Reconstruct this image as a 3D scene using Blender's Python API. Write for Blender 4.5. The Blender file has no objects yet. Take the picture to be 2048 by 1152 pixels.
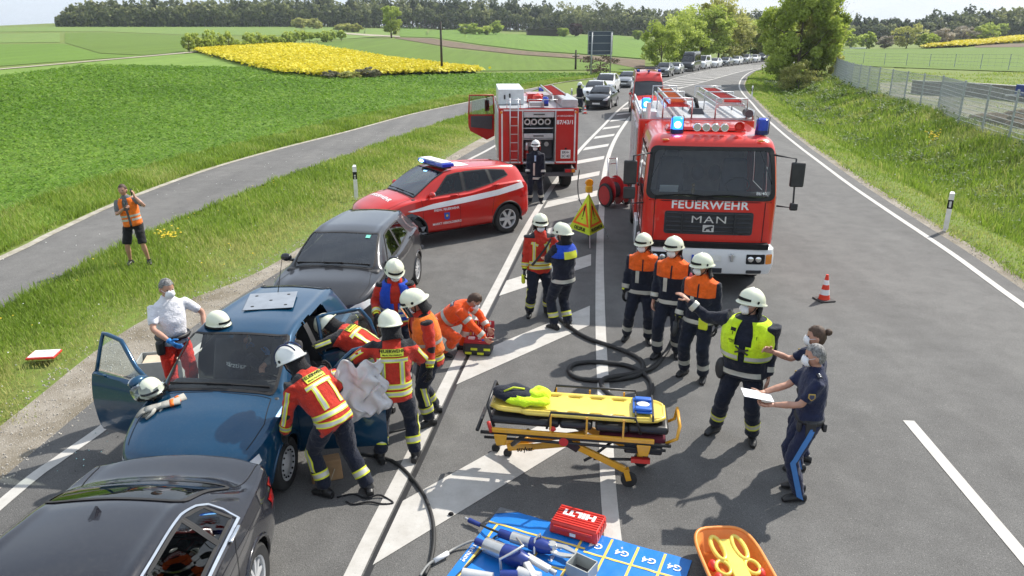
import bpy,bmesh,math,random,numpy as np
from mathutils import Vector,Matrix,noise
from mathutils.bvhtree import BVHTree
from mathutils.geometry import delaunay_2d_cdt,tessellate_polygon
random.seed(7); RNG = np.random.default_rng(7)
R = math.radians; PI = math.pi
scene = bpy.context.scene; COL = scene.collection

# ---------------------------------------------------------------- camera, sky, sun, exposure
FPX,PITCH,CAMH = 1479.0,R(18.8),4.65          # focal length in photo pixels, downward tilt, height over the road
cam_d = bpy.data.cameras.new('camera'); cam = bpy.data.objects.new('camera',cam_d); COL.objects.link(cam)
cam_d.sensor_width = 36.0; cam_d.lens = 36.0*FPX/2048.0
cam.location = (0,0,CAMH); cam.rotation_euler = (PI/2 - PITCH,0,0)
cam_d.clip_start = 0.1; cam_d.clip_end = 12000
scene.camera = cam
SUN_EL,SUN_AZ = R(44),math.atan2(0.66,0.75)       # sun right of and beyond the scene
sun_dir = Vector((math.cos(SUN_AZ)*math.cos(SUN_EL),math.sin(SUN_AZ)*math.cos(SUN_EL),math.sin(SUN_EL)))
world = bpy.data.worlds.new('World'); scene.world = world; world.use_nodes = True
wn = world.node_tree; wn.nodes.clear()
wo = wn.nodes.new('ShaderNodeOutputWorld'); wb = wn.nodes.new('ShaderNodeBackground'); ws = wn.nodes.new('ShaderNodeTexSky')
ws.sky_type = 'NISHITA'; ws.sun_disc = False; ws.sun_elevation = SUN_EL; ws.sun_rotation = PI/2 - SUN_AZ
ws.air_density = 1.0; ws.dust_density = 1.8; ws.ozone_density = 1.2; ws.altitude = 350
# thin high cloud veil over the clear sky
wtc = wn.nodes.new('ShaderNodeTexCoord'); wmp = wn.nodes.new('ShaderNodeMapping'); wmp.inputs['Scale'].default_value = (1.2,1.2,6)
wns = wn.nodes.new('ShaderNodeTexNoise'); wns.inputs['Scale'].default_value = 2.2; wns.inputs['Detail'].default_value = 6; wns.inputs['Roughness'].default_value = .6
wrp = wn.nodes.new('ShaderNodeMapRange'); wrp.inputs[1].default_value = .32; wrp.inputs[2].default_value = .72; wrp.inputs[3].default_value = .62; wrp.inputs[4].default_value = .97
wmx = wn.nodes.new('ShaderNodeMixRGB'); wmx.inputs[2].default_value = (4.8,5.35,6.1,1)
L = wn.links.new
L(wtc.outputs['Generated'],wmp.inputs['Vector']); L(wmp.outputs[0],wns.inputs['Vector']); L(wns.outputs['Fac'],wrp.inputs[0])
L(wrp.outputs[0],wmx.inputs[0]); L(ws.outputs[0],wmx.inputs[1]); L(wmx.outputs[0],wb.inputs[0]); L(wb.outputs[0],wo.inputs[0])
wb.inputs[1].default_value = 0.13
sl = bpy.data.lights.new('sun','SUN'); so = bpy.data.objects.new('sun',sl); COL.objects.link(so)
sl.energy = 4.6; sl.angle = R(0.8); sl.color = (1.0,0.945,0.86)
so.rotation_euler = sun_dir.to_track_quat('Z','Y').to_euler(); so.location = (30,30,60)
vs = scene.view_settings; vs.view_transform = 'Standard'; vs.look = 'None'; vs.gamma = 1; vs.use_curve_mapping = False; vs.exposure = 0.42
scene.cycles.max_bounces = 6; scene.cycles.transparent_max_bounces = 12; scene.cycles.caustics_reflective = False; scene.cycles.caustics_refractive = False
scene.render.film_transparent = False

# ---------------------------------------------------------------- terrain
def lerp(a,b,t): return a + (b - a)*t
def slope_v(v):
    y = (576 - v)/FPX; s,c = math.sin(PITCH),math.cos(PITCH)
    return (-s + y*c)/(c + y*s)
HZ_U = np.array([-900,0,115,600,760,1000,1290,1500,1700,1860,2048,2900]); HZ_V = np.array([60,55,50,50,52,58,68,76,78,78,66,50.])
HZ_A = (HZ_U - 1024)/FPX/1.05; HZ_Z = np.array([CAMH + slope_v(v)*550 for v in HZ_V])
R0_A = np.array([-1.5,-.5,-.1,.1,.3,.5,1.0]); R0_V = np.array([45,55,75,150,170,110,90.])
EDGE_R = np.array([(4.0,-30),(5.6,-10),(7.2,0),(8.3,6.3),(9.32,12.64),(9.95,16.16),(10.54,20.19),(11.16,24.21),(11.98,28.81),(12.72,32.91),(13.89,38.92),(15.75,47.77),(17.75,56.34),(20.1,66.64),(22.9,77.13),(27.5,91.45),(33.4,107.28),(39.8,121.22),(46.5,134),(62,158),(90,190)],float)
EY,EX = EDGE_R[:,1],EDGE_R[:,0]
def sstep(a,b,x): t = np.clip((x - a)/(b - a),0,1); return t*t*(3 - 2*t)
def Hh(x,y):
    """terrain height, numpy friendly; the road corridor lies on z = 0"""
    x = np.asarray(x,float); y = np.asarray(y,float)
    r = np.hypot(x,y); a = np.where(y > 1,x/np.maximum(y,1),np.sign(x)*1.5); a = np.clip(a,-1.5,1.5)
    z5 = np.interp(a,HZ_A,HZ_Z); r0 = np.interp(a,R0_A,R0_V)
    t = np.clip((r - r0)/(550 - r0),0,1.25)
    far = z5*np.where(t < 1,t**1.15,1 - (t - 1)*.6) - 5*np.clip((r - 700)/600,0,1)
    # embankment on the right of the road
    slope_fix = 1/np.sqrt(1 + np.interp(y,[0,40,60,130],[.17,.2,.26,.45])**2)
    d = (x - np.interp(y,EY,EX))*slope_fix
    ditch = -.55*sstep(1.2,3.6,d) + 1.15*sstep(3.9,8.2,d)
    ditch = ditch*(1 - sstep(90,125,y))*sstep(-1,1,d*2)
    bump = .05*np.sin(x*1.7 + y*.6)*np.sin(y*.9)*sstep(1.5,4,d)*(d < 20)
    # the verge beyond the cycle path dips slightly into the field
    lf = -.25*sstep(13.5,17,-x + 0*y)*(1 - sstep(60,90,r))
    return far + ditch + bump + lf
def H1(x,y): return float(Hh(x,y))
def ray(u,v):
    x = (u - 1024)/FPX; y = (576 - v)/FPX; s,c = math.sin(PITCH),math.cos(PITCH)
    return Vector((x,c + y*s,-s + y*c))
def G(u,v,z=None):
    """ground point seen at photo pixel (u, v); with z given, the point at that height"""
    d = ray(u,v)
    if z is not None: t = (z - CAMH)/d.z; return Vector((d.x*t,d.y*t,z))
    t = 4.0; st = .5
    while t < 2500:
        if CAMH + d.z*t < H1(d.x*t,d.y*t): break
        t += st; st = max(.5,t*.02)
    lo,hi = t - st,t
    for _ in range(18):
        m = (lo + hi)/2
        if CAMH + d.z*m < H1(d.x*m,d.y*m): hi = m
        else: lo = m
    return Vector((d.x*hi,d.y*hi,H1(d.x*hi,d.y*hi)))

def GV(us,vs_):
    """the same for arrays of pixels"""
    us = np.asarray(us,float); vs_ = np.asarray(vs_,float)
    dx = (us - 1024)/FPX; y = (576 - vs_)/FPX; s,c = math.sin(PITCH),math.cos(PITCH); dy = c + y*s; dz = -s + y*c
    ts = np.concatenate([np.arange(4,60,.5),np.geomspace(60,2500,420)]); ok = np.zeros(len(us),int) - 1
    Tm = ts[None,:]; below = (CAMH + dz[:,None]*Tm) < Hh(dx[:,None]*Tm,dy[:,None]*Tm)
    i = np.where(below.any(1),below.argmax(1),len(ts) - 1); i = np.maximum(i,1); lo,hi = ts[i - 1].copy(),ts[i].copy()
    for _ in range(18):
        m = (lo + hi)/2; b = CAMH + dz*m < Hh(dx*m,dy*m); hi = np.where(b,m,hi); lo = np.where(b,lo,m)
    return dx*hi,dy*hi

# ---------------------------------------------------------------- materials
MATS = {}
def nmat(name):
    m = bpy.data.materials.new(name); m.use_nodes = True
    nt = m.node_tree; b = nt.nodes['Principled BSDF']; return m,nt,b
def noise_node(nt,scale,detail=4,rough=.55,coord='Object',vec=None,dist=0):
    t = nt.nodes.new('ShaderNodeTexNoise'); t.inputs['Scale'].default_value = scale; t.inputs['Detail'].default_value = detail
    t.inputs['Roughness'].default_value = rough; t.inputs['Distortion'].default_value = dist
    if vec is None:
        tc = nt.nodes.new('ShaderNodeTexCoord'); vec = tc.outputs[coord]
    nt.links.new(vec,t.inputs['Vector']); return t
def ramp(nt,fac,stops):
    r = nt.nodes.new('ShaderNodeValToRGB'); e = r.color_ramp.elements
    while len(e) < len(stops): e.new(.5)
    for i,(p,c) in enumerate(stops): e[i].position = p; e[i].color = (*c,1) if len(c) == 3 else c
    nt.links.new(fac,r.inputs[0]); return r
def mixc(nt,fac,a,b,mode='MIX'):
    m = nt.nodes.new('ShaderNodeMixRGB'); m.blend_type = mode
    for i,v in ((0,fac),(1,a),(2,b)):
        if isinstance(v,(int,float)): m.inputs[i].default_value = v
        elif isinstance(v,tuple): m.inputs[i].default_value = (*v,1) if len(v) == 3 else v
        else: nt.links.new(v,m.inputs[i])
    return m.outputs[0]
def bump(nt,b,h,strength=.3,dist=.01):
    n = nt.nodes.new('ShaderNodeBump'); n.inputs['Strength'].default_value = strength; n.inputs['Distance'].default_value = dist
    nt.links.new(h,n.inputs['Height']); nt.links.new(n.outputs[0],b.inputs['Normal']); return n
def M(name,col=(.5,.5,.5),rough=.5,metal=0,coat=0,var=.12,nscale=6,bmp=0,bscale=60,emit=None,estr=0,spec=None,sheen=0):
    """a plain procedural material: base colour with slight wear, optional fine relief"""
    if name in MATS: return MATS[name]
    m,nt,b = nmat(name)
    n = noise_node(nt,nscale,4)
    dark = tuple(c*(1 - var) for c in col); lite = tuple(min(1,c*(1 + var)) for c in col)
    r = ramp(nt,n.outputs['Fac'],[(.3,dark),(.7,lite)])
    nt.links.new(r.outputs[0],b.inputs['Base Color'])
    b.inputs['Roughness'].default_value = rough; b.inputs['Metallic'].default_value = metal
    if coat: b.inputs['Coat Weight'].default_value = coat; b.inputs['Coat Roughness'].default_value = .04
    if sheen: b.inputs['Sheen Weight'].default_value = sheen
    if spec is not None: b.inputs['Specular IOR Level'].default_value = spec
    if bmp:
        n2 = noise_node(nt,bscale,3); bump(nt,b,n2.outputs['Fac'],bmp,.01)
    if emit: b.inputs['Emission Color'].default_value = (*emit,1); b.inputs['Emission Strength'].default_value = estr
    MATS[name] = m; return m
def paint(name,col,rough=.32,metal=.0,flake=False):
    if name in MATS: return MATS[name]
    m,nt,b = nmat(name)
    n = noise_node(nt,3,5); d = noise_node(nt,40,3)
    c = ramp(nt,n.outputs['Fac'],[(.3,tuple(x*.93 for x in col)),(.75,tuple(min(1,x*1.05) for x in col))])
    # a film of road dust
    f = ramp(nt,d.outputs['Fac'],[(.5,(0,0,0)),(.95,(.07,.07,.07))])
    out = mixc(nt,f.outputs[0],c.outputs[0],(.30,.28,.25)); nt.links.new(out,b.inputs['Base Color'])
    b.inputs['Metallic'].default_value = metal; b.inputs['Roughness'].default_value = rough; b.inputs['Specular IOR Level'].default_value = .2
    b.inputs['Coat Weight'].default_value = .9; b.inputs['Coat Roughness'].default_value = .03
    rr = ramp(nt,n.outputs['Fac'],[(.3,(.03,)*3),(.8,(.09,)*3)]); nt.links.new(rr.outputs[0],b.inputs['Coat Roughness'])
    MATS[name] = m; return m
def glassmat(name,tint=(.75,.82,.8),dark=.0,ior=1.5):
    """vehicle glass: tinted see-through layer plus a real mirror reflection by Fresnel"""
    if name in MATS: return MATS[name]
    m = bpy.data.materials.new(name); m.use_nodes = True; nt = m.node_tree; nt.nodes.clear()
    o = nt.nodes.new('ShaderNodeOutputMaterial'); mx = nt.nodes.new('ShaderNodeMixShader'); t = nt.nodes.new('ShaderNodeBsdfTransparent'); g = nt.nodes.new('ShaderNodeBsdfGlossy')
    f = nt.nodes.new('ShaderNodeFresnel'); f.inputs[0].default_value = ior
    t.inputs[0].default_value = (*tint,1); g.inputs['Roughness'].default_value = .01; g.inputs[0].default_value = (.95,.97,1,1)
    nt.links.new(f.outputs[0],mx.inputs[0]); nt.links.new(t.outputs[0],mx.inputs[1]); nt.links.new(g.outputs[0],mx.inputs[2]); nt.links.new(mx.outputs[0],o.inputs[0])
    MATS[name] = m; return m

# ---------------------------------------------------------------- mesh helpers
class MB:
    """collects shapes and links them as ONE mesh object"""
    def __init__(s): s.v = []; s.f = []; s.mi = []; s.m = 0
    def add(s,vs,fs,T=None):
        o = len(s.v)
        if T is not None: vs = [T @ Vector(p) for p in vs]
        s.v.extend([tuple(p) for p in vs]); s.f.extend([tuple(i + o for i in f) for f in fs]); s.mi.extend([s.m]*len(fs)); return s
    def box(s,c,d,rz=0,T=None,taper=None):
        x,y,z = d[0]/2,d[1]/2,d[2]/2; tx,ty = taper or (1,1)
        vs = [(-x,-y,-z),(x,-y,-z),(x,y,-z),(-x,y,-z),(-x*tx,-y*ty,z),(x*tx,-y*ty,z),(x*tx,y*ty,z),(-x*tx,y*ty,z)]
        A = Matrix.Translation(c) @ Matrix.Rotation(rz,4,'Z')
        if T is not None: A = A @ T
        return s.add(vs,[(0,3,2,1),(4,5,6,7),(0,1,5,4),(1,2,6,5),(2,3,7,6),(3,0,4,7)],A)
    def bar(s,a,b,w,h=None,up=(0,0,1)):
        a = Vector(a); b = Vector(b); d = b - a; L = d.length
        if L < 1e-6: return s
        d.normalize(); u = Vector(up)
        if abs(d.dot(u)) > .98: u = Vector((0,1,0))
        r = d.cross(u).normalized(); u = r.cross(d); h = h or w
        vs = []
        for e in (a,b):
            for i,j in ((-1,-1),(1,-1),(1,1),(-1,1)): vs.append(e + r*(i*w/2) + u*(j*h/2))
        return s.add(vs,[(0,1,2,3),(7,6,5,4),(0,4,5,1),(1,5,6,2),(2,6,7,3),(3,7,4,0)])
    def tube(s,pts,r,n=8,caps=True,closed=False,squash=1,up=None):
        pts = [Vector(p) for p in pts]; k = len(pts)
        rr = r if hasattr(r,'__len__') else [r]*k
        rings = []; prev = Vector(up) if up else None
        for i in range(k):
            if closed: d = pts[(i + 1)%k] - pts[i - 1]
            else: d = pts[min(i + 1,k - 1)] - pts[max(i - 1,0)]
            d = d.normalized() if d.length > 1e-9 else Vector((0,0,1))
            if prev is None: prev = Vector((0,0,1)) if abs(d.z) < .9 else Vector((1,0,0))
            u = prev - d*prev.dot(d)
            if u.length < 1e-5: u = d.orthogonal()
            u.normalize(); prev = u; w = d.cross(u)
            ra,rb = (rr[i] if hasattr(rr[i],'__len__') else (rr[i],rr[i]*squash))
            rings.append([pts[i] + w*(math.cos(2*PI*j/n)*ra) + u*(math.sin(2*PI*j/n)*rb) for j in range(n)])
        vs = [p for rg in rings for p in rg]; fs = []
        m = k if closed else k - 1
        for i in range(m):
            a,b = i*n,((i + 1)%k)*n
            for j in range(n): fs.append((a + j,a + (j + 1)%n,b + (j + 1)%n,b + j))
        if caps and not closed: fs.append(tuple(range(n - 1,-1,-1))); fs.append(tuple((k - 1)*n + j for j in range(n)))
        return s.add(vs,fs)
    def lathe(s,prof,n=24,T=None,axis='Z',cap=True):
        """prof: (radius, height) pairs"""
        vs = []; fs = []; k = len(prof)
        for r,z in prof:
            for j in range(n):
                a = 2*PI*j/n; p = (r*math.cos(a),r*math.sin(a),z)
                if axis == 'X': p = (z,r*math.cos(a),r*math.sin(a))
                if axis == 'Y': p = (r*math.cos(a),-z,r*math.sin(a)) if False else (r*math.sin(a),z,r*math.cos(a))
                vs.append(p)
        for i in range(k - 1):
            for j in range(n): fs.append((i*n + j,i*n + (j + 1)%n,(i + 1)*n + (j + 1)%n,(i + 1)*n + j))
        if cap and prof[0][0] > 1e-4: fs.append(tuple(range(n - 1,-1,-1)))
        if cap and prof[-1][0] > 1e-4: fs.append(tuple((k - 1)*n + j for j in range(n)))
        return s.add(vs,fs,T)
    def prism(s,poly,z0,z1,T=None):
        n = len(poly); vs = [(x,y,z0) for x,y in poly] + [(x,y,z1) for x,y in poly]
        fs = [tuple(range(n - 1,-1,-1)),tuple(range(n,2*n))] + [(i,(i + 1)%n,n + (i + 1)%n,n + i) for i in range(n)]
        return s.add(vs,fs,T)
    def grid(s,rows,close=False):
        k = len(rows[0]); vs = [p for r in rows for p in r]; fs = []
        for i in range(len(rows) - 1):
            for j in range(k - (0 if close else 1)):
                fs.append((i*k + j,i*k + (j + 1)%k,(i + 1)*k + (j + 1)%k,(i + 1)*k + j))
        return s.add(vs,fs)
    def ell(s,c,r,n=16,m=10,T=None):
        prof = [(math.sin(PI*i/m),-math.cos(PI*i/m)) for i in range(m + 1)]
        A = Matrix.Translation(c)
        if T is not None: A = A @ T
        A = A @ Matrix.Diagonal((*r,1)); return s.lathe([(max(a,0.0005),b) for a,b in prof],n,A)
    def mesh(s,name):
        me = bpy.data.meshes.new(name); me.from_pydata(s.v,[],s.f); return me
    def build(s,name,mat=None,parent=None,smooth=False,bevel=0,seg=2,auto=None,sub=0,solid=0):
        me = s.mesh(name)
        mats = mat if isinstance(mat,(list,tuple)) else [mat]
        for x in mats:
            if x: me.materials.append(x)
        if len(mats) > 1: me.polygons.foreach_set('material_index',s.mi)
        o = link(name,me,parent)
        finish(o,smooth,bevel,seg,auto,sub,solid); return o
def link(name,me,parent=None):
    o = bpy.data.objects.new(name,me); COL.objects.link(o)
    if parent is not None: o.parent = parent
    return o
def weld(o):
    bm = bmesh.new(); bm.from_mesh(o.data); bmesh.ops.remove_doubles(bm,verts=bm.verts,dist=.0005); bm.to_mesh(o.data); bm.free(); o.data.set_sharp_from_angle(angle=R(50)); return o
def finish(o,smooth=False,bevel=0,seg=2,auto=None,sub=0,solid=0):
    me = o.data
    bm = bmesh.new(); bm.from_mesh(me); bmesh.ops.recalc_face_normals(bm,faces=bm.faces); bm.to_mesh(me); bm.free()
    if smooth or auto or bevel: me.polygons.foreach_set('use_smooth',[True]*len(me.polygons))
    if auto or bevel:
        me.set_sharp_from_angle(angle=R(auto or 40))
    if solid:
        md = o.modifiers.new('thickness','SOLIDIFY'); md.thickness = solid; md.offset = 0
    if bevel:
        md = o.modifiers.new('bevel','BEVEL'); md.width = bevel; md.segments = seg; md.limit_method = 'ANGLE'; md.angle_limit = R(35); md.harden_normals = False
    if sub:
        md = o.modifiers.new('sub','SUBSURF'); md.levels = sub; md.render_levels = sub
    me.update()
def thing(name,label,cat,loc=(0,0,0),rz=0,group=None):
    o = bpy.data.objects.new(name,None); COL.objects.link(o); o.location = loc; o.rotation_euler = (0,0,rz); o.empty_display_size = .1
    o['label'] = label; o['category'] = cat
    if group: o['group'] = group
    return o
def tag(o,label=None,cat=None,group=None,kind=None):
    if label: o['label'] = label
    if cat: o['category'] = cat
    if group: o['group'] = group
    if kind: o['kind'] = kind
    return o
def kids(o): return [c for c in bpy.data.objects if c.parent == o]
def copy_tree(o,parent=None,label=None,swap=None,cm=None):
    if cm is None:
        cm = {}
        for c in bpy.data.objects:
            if c.parent: cm.setdefault(c.parent.name,[]).append(c)
    c = o.copy(); COL.objects.link(c)
    if parent is not None: c.parent = parent
    if label: c['label'] = label
    if swap and c.type == 'MESH':
        for i,sl_ in enumerate(c.material_slots):
            if sl_.material and sl_.material.name in swap:
                nm_ = swap[sl_.material.name]; sl_.link = 'OBJECT'; sl_.material = nm_
    for ch in cm.get(o.name,[]): copy_tree(ch,c,None,swap,cm)
    return c
def np_mesh(name,verts,faces_flat,counts,mat,attrs=None,smooth=False):
    """fast mesh from numpy arrays; faces_flat are vertex indices, counts the corner counts"""
    me = bpy.data.meshes.new(name); me.vertices.add(len(verts)); me.vertices.foreach_set('co',np.asarray(verts,np.float32).ravel())
    me.loops.add(len(faces_flat)); me.loops.foreach_set('vertex_index',np.asarray(faces_flat,np.int32))
    me.polygons.add(len(counts)); st = np.concatenate([[0],np.cumsum(counts)[:-1]]).astype(np.int32)
    me.polygons.foreach_set('loop_start',st); me.polygons.foreach_set('loop_total',np.asarray(counts,np.int32))
    if smooth: me.polygons.foreach_set('use_smooth',np.ones(len(counts),bool))
    for k,a in (attrs or {}).items():
        at = me.attributes.new(k,'FLOAT','POINT'); at.data.foreach_set('value',np.asarray(a,np.float32))
    me.update(calc_edges=True); me.validate(); me.materials.append(mat); return me
def catmull(pts,n):
    """resample a polyline by Catmull-Rom, n samples per segment"""
    P = [np.array(p,float) for p in pts]; P = [2*P[0] - P[1]] + P + [2*P[-1] - P[-2]]; out = []
    for i in range(1,len(P) - 2):
        for k in range(n):
            t = k/n; a,b,c,d = P[i - 1:i + 3]
            out.append(.5*((2*b) + (-a + c)*t + (2*a - 5*b + 4*c - d)*t*t + (-a + 3*b - 3*c + d)*t**3))
    out.append(P[-2]); return out
def text_mesh(s,size=1,bold=0,extrude=0,align='CENTER',spacing=1):
    c = bpy.data.curves.new('lettering','FONT'); c.body = s; c.size = size; c.align_x = align; c.align_y = 'CENTER'; c.offset = bold*size; c.extrude = extrude; c.space_character = spacing; c.resolution_u = 3
    o = bpy.data.objects.new('tmp',c); COL.objects.link(o); dg = bpy.context.evaluated_depsgraph_get(); dg.update()
    me = bpy.data.meshes.new_from_object(o.evaluated_get(dg)); bpy.data.objects.remove(o); bpy.data.curves.remove(c); return me
def lettering(s,size,T,mat,parent,bold=.02,extrude=.002,xs=1,name='lettering',spacing=1):
    me = text_mesh(s,size,bold,extrude,spacing=spacing); me.transform(T @ Matrix.Diagonal((xs,1,1,1))); me.materials.clear(); me.materials.append(mat)
    me.name = name; return link(name,me,parent)
def frameT(o,x,y):
    x = Vector(x).normalized(); y = Vector(y); y = (y - x*x.dot(y)).normalized(); z = x.cross(y)
    m = Matrix((x,y,z)).transposed().to_4x4(); m.translation = Vector(o); return m

# ================================================================ SETTING
def ground_mat(name,cols,s1,s2,rough=.95,bmp=.5,bsc=40,speck=None):
    m,nt,b = nmat(name)
    n1 = noise_node(nt,s1,6,.6); n2 = noise_node(nt,s2,3,.6)
    a = ramp(nt,n1.outputs['Fac'],[(.3,cols[0]),(.7,cols[1])]); c = ramp(nt,n2.outputs['Fac'],[(.3,(0,0,0)),(.7,(1,1,1))])
    out = mixc(nt,c.outputs[0],a.outputs[0],cols[2])
    if speck:
        v = nt.nodes.new('ShaderNodeTexVoronoi'); v.inputs['Scale'].default_value = speck[0]
        tc = nt.nodes.new('ShaderNodeTexCoord'); nt.links.new(tc.outputs['Object'],v.inputs['Vector'])
        sp = ramp(nt,v.outputs['Distance'],[(speck[1],(1,1,1)),(speck[1] + .08,(0,0,0))]); out = mixc(nt,sp.outputs[0],out,speck[2])
    nt.links.new(out,b.inputs['Base Color']); b.inputs['Roughness'].default_value = rough; b.inputs['Specular IOR Level'].default_value = .25
    n3 = noise_node(nt,bsc,4,.7); bump(nt,b,n3.outputs['Fac'],bmp,.03); return m

def asphalt_mat(name,base,lite,wear=True,red=False):
    m,nt,b = nmat(name)
    n1 = noise_node(nt,.22,5,.6); n2 = noise_node(nt,90,2,.7); n3 = noise_node(nt,2.2,6,.65)
    a = ramp(nt,n1.outputs['Fac'],[(.3,base),(.7,lite)])
    g = ramp(nt,n2.outputs['Fac'],[(.35,(.6,.6,.6)),(.5,(1,1,1)),(.66,(1.25,1.25,1.25))]); out = mixc(nt,1,a.outputs[0],g.outputs[0],'MULTIPLY')
    v = nt.nodes.new('ShaderNodeTexVoronoi'); v.inputs['Scale'].default_value = 42; tc = nt.nodes.new('ShaderNodeTexCoord'); nt.links.new(tc.outputs['Object'],v.inputs['Vector'])
    sp = ramp(nt,v.outputs['Distance'],[(.10,(1,1,1)),(.22,(0,0,0))]); vc = nt.nodes.new('ShaderNodeSeparateColor'); nt.links.new(v.outputs['Color'],vc.inputs[0])
    pk = ramp(nt,vc.outputs[0],[(.72,(0,0,0)),(.8,(.8,.8,.8))]); sp2 = mixc(nt,1,sp.outputs[0],pk.outputs[0],'MULTIPLY')
    out = mixc(nt,sp2,out,(.34,.33,.31))
    st = ramp(nt,n3.outputs['Fac'],[(.3,(.82,.82,.82)),(.65,(1.08,1.08,1.08))]); out = mixc(nt,1,out,st.outputs[0],'MULTIPLY')
    mp = nt.nodes.new('ShaderNodeMapping'); mp.inputs['Scale'].default_value = (1.1,.05,1); mp.inputs['Rotation'].default_value = (0,0,.12); nt.links.new(tc.outputs['Object'],mp.inputs['Vector'])
    tr_ = noise_node(nt,1.0,3,.5,vec=mp.outputs[0]); tk = ramp(nt,tr_.outputs['Fac'],[(.35,(.90,.90,.90)),(.65,(1.12,1.12,1.11))]); out = mixc(nt,1,out,tk.outputs[0],'MULTIPLY')
    nt.links.new(out,b.inputs['Base Color']); b.inputs['Roughness'].default_value = .82; b.inputs['Specular IOR Level'].default_value = .35
    bump(nt,b,n2.outputs['Fac'],.55,.012); return m

MAT_ASPH = asphalt_mat('road_asphalt',(.112,.110,.107),(.138,.136,.132))
MAT_PATH = asphalt_mat('path_asphalt',(.125,.122,.118),(.165,.16,.152))
def marking_mat(name='road_marking_paint',tone=.52):
    m,nt,b = nmat(name)
    n1 = noise_node(nt,3.5,7,.7); n2 = noise_node(nt,60,3,.7)
    a = ramp(nt,n1.outputs['Fac'],[(.3,(tone*.8,tone*.765,tone*.70)),(.62,(tone,tone*.97,tone*.91))])
    c = ramp(nt,n2.outputs['Fac'],[(.24,(.3,.29,.28)),(.36,(1,1,1))]); out = mixc(nt,1,a.outputs[0],c.outputs[0],'MULTIPLY')
    nt.links.new(out,b.inputs['Base Color']); b.inputs['Roughness'].default_value = .7; bump(nt,b,n2.outputs['Fac'],.25,.008); return m
MAT_MARK = marking_mat()

def ribbon(name,L1,L2,z,mat,kind='structure',n=6,label=None,terrain=False):
    """sheet between two ground curves given with the same number of points"""
    a = catmull(L1,n); b = catmull(L2,n); mb = MB(); rows = []
    for p,q in zip(a,b):
        row = []
        for k in range(5):
            x,y = lerp(p[0],q[0],k/4),lerp(p[1],q[1],k/4); row.append((x,y,z + (H1(x,y) if terrain else 0)))
        rows.append(row)
    mb.grid(rows); o = mb.build(name,mat)
    if kind: o['kind'] = kind
    return o
def offset_curve(c,d):
    c = [np.array(p,float) for p in c]; out = []
    for i in range(len(c)):
        t = c[min(i + 1,len(c) - 1)] - c[max(i - 1,0)]; t /= np.hypot(*t); out.append(tuple(c[i] + np.array([t[1],-t[0]])*d))
    return out
def line_strip(name,c,w,z=.008,n=5,label=None):
    cc = [tuple(p) for p in catmull(c,n)]
    return ribbon(name,offset_curve(cc,-w/2),offset_curve(cc,w/2),z,MAT_MARK,n=1)

# terrain sheet (polar so that it is fine nearby and reaches the horizon)
def build_terrain():
    az = np.concatenate([np.linspace(-PI,-1.0,24)[:-1],np.linspace(-1.0,1.0,260),np.linspace(1.0,PI,24)[1:]])
    rr = np.concatenate([np.linspace(.5,40,110),np.geomspace(40.6,700,150),np.geomspace(760,9000,14)])
    A,Q = np.meshgrid(az,rr,indexing='ij'); X = Q*np.sin(A); Y = Q*np.cos(A); Z = Hh(X,Y)
    # keep the ground just under road and path
    EXi = np.interp(Y,EY,EX); road = (X < EXi + .9) & (X > np.interp(Y,[-40,0,60,90,140],[-12,-12,-7,5,38])) & (Q < 175)
    Z = Z - .06*road; Z = np.where(Q > 1200,Z - (Q - 1200)*.004,Z)
    n,k = A.shape; idx = np.arange(n*k).reshape(n,k)
    f = np.stack([idx[:-1,:-1],idx[1:,:-1],idx[1:,1:],idx[:-1,1:]],-1).reshape(-1,4)
    V = np.stack([X,Y,Z],-1).reshape(-1,3)
    m = ground_mat('meadow_soil',[(.13,.20,.03),(.17,.25,.04),(.15,.17,.05)],.35,5,bsc=25)
    me = np_mesh('ground',V,f.ravel()[::1],np.full(len(f),4),m,smooth=True)
    o = link('ground',me); finish(o,smooth=True); o['kind'] = 'structure'
build_terrain()

# --- the road sheet, its shoulder, the cycle path
LEFT_A = [(-6.2,-30),(-5.9,-8),(-5.75,0),(-5.67,7),(-5.63,8.97),(-5.35,12),(-4.62,16),(-3.5,23),(-2.3,29),(-1.5,33),(.9,43),(3.9,57),(6.1,66),(12.4,84),(19.6,102),(26.7,117),(36,133),(50,157),(76,190)]
LA_Y = np.array([p[1] for p in LEFT_A]); LA_X = np.array([p[0] for p in LEFT_A])
def road_rows():
    rows = []; mb = MB()
    for y in np.concatenate([np.arange(-30,60,1.5),np.arange(60,190,3)]):
        xl = np.interp(y,LA_Y,LA_X) - .0; xr = np.interp(y,EY,EX) + .42
        rows.append([(lerp(xl,xr,k/10),y,.002) for k in range(11)])
    mb.grid(rows); return mb
o = road_rows().build('road',MAT_ASPH); o['kind'] = 'structure'
GRAV = ground_mat('shoulder_gravel',[(.34,.30,.25),(.47,.43,.37),(.20,.17,.12)],6,1.1,bmp=.9,bsc=55,speck=(38,.16,(.58,.54,.48)))
PATHL = [(-11.6,-12),(-11.4,0),(-11.3,8),(-11.4,15.8),(-11.56,18),(-11.7,21.85),(-11.3,27.1),(-10.3,32.15),(-8.6,38.5),(-6.3,48),(-3.6,56),(-1.0,63.7),(5.1,81.4),(9.07,89.25),(16,102)]
PATHR = [(-9.3,-12),(-9.2,0),(-9.2,7),(-9.2,13),(-9.2,16.2),(-9.05,18.75),(-8.7,21),(-8.0,25.58),(-6.75,30.8),(-5.45,36.4),(-3.64,44.2),(-2.0,50),(3.83,77.13),(8.4,87.4),(15.4,100.5)]
def pl(c): return catmull(c,4)
ribbon('cycle_path',PATHL,PATHR,.004,MAT_PATH)
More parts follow.
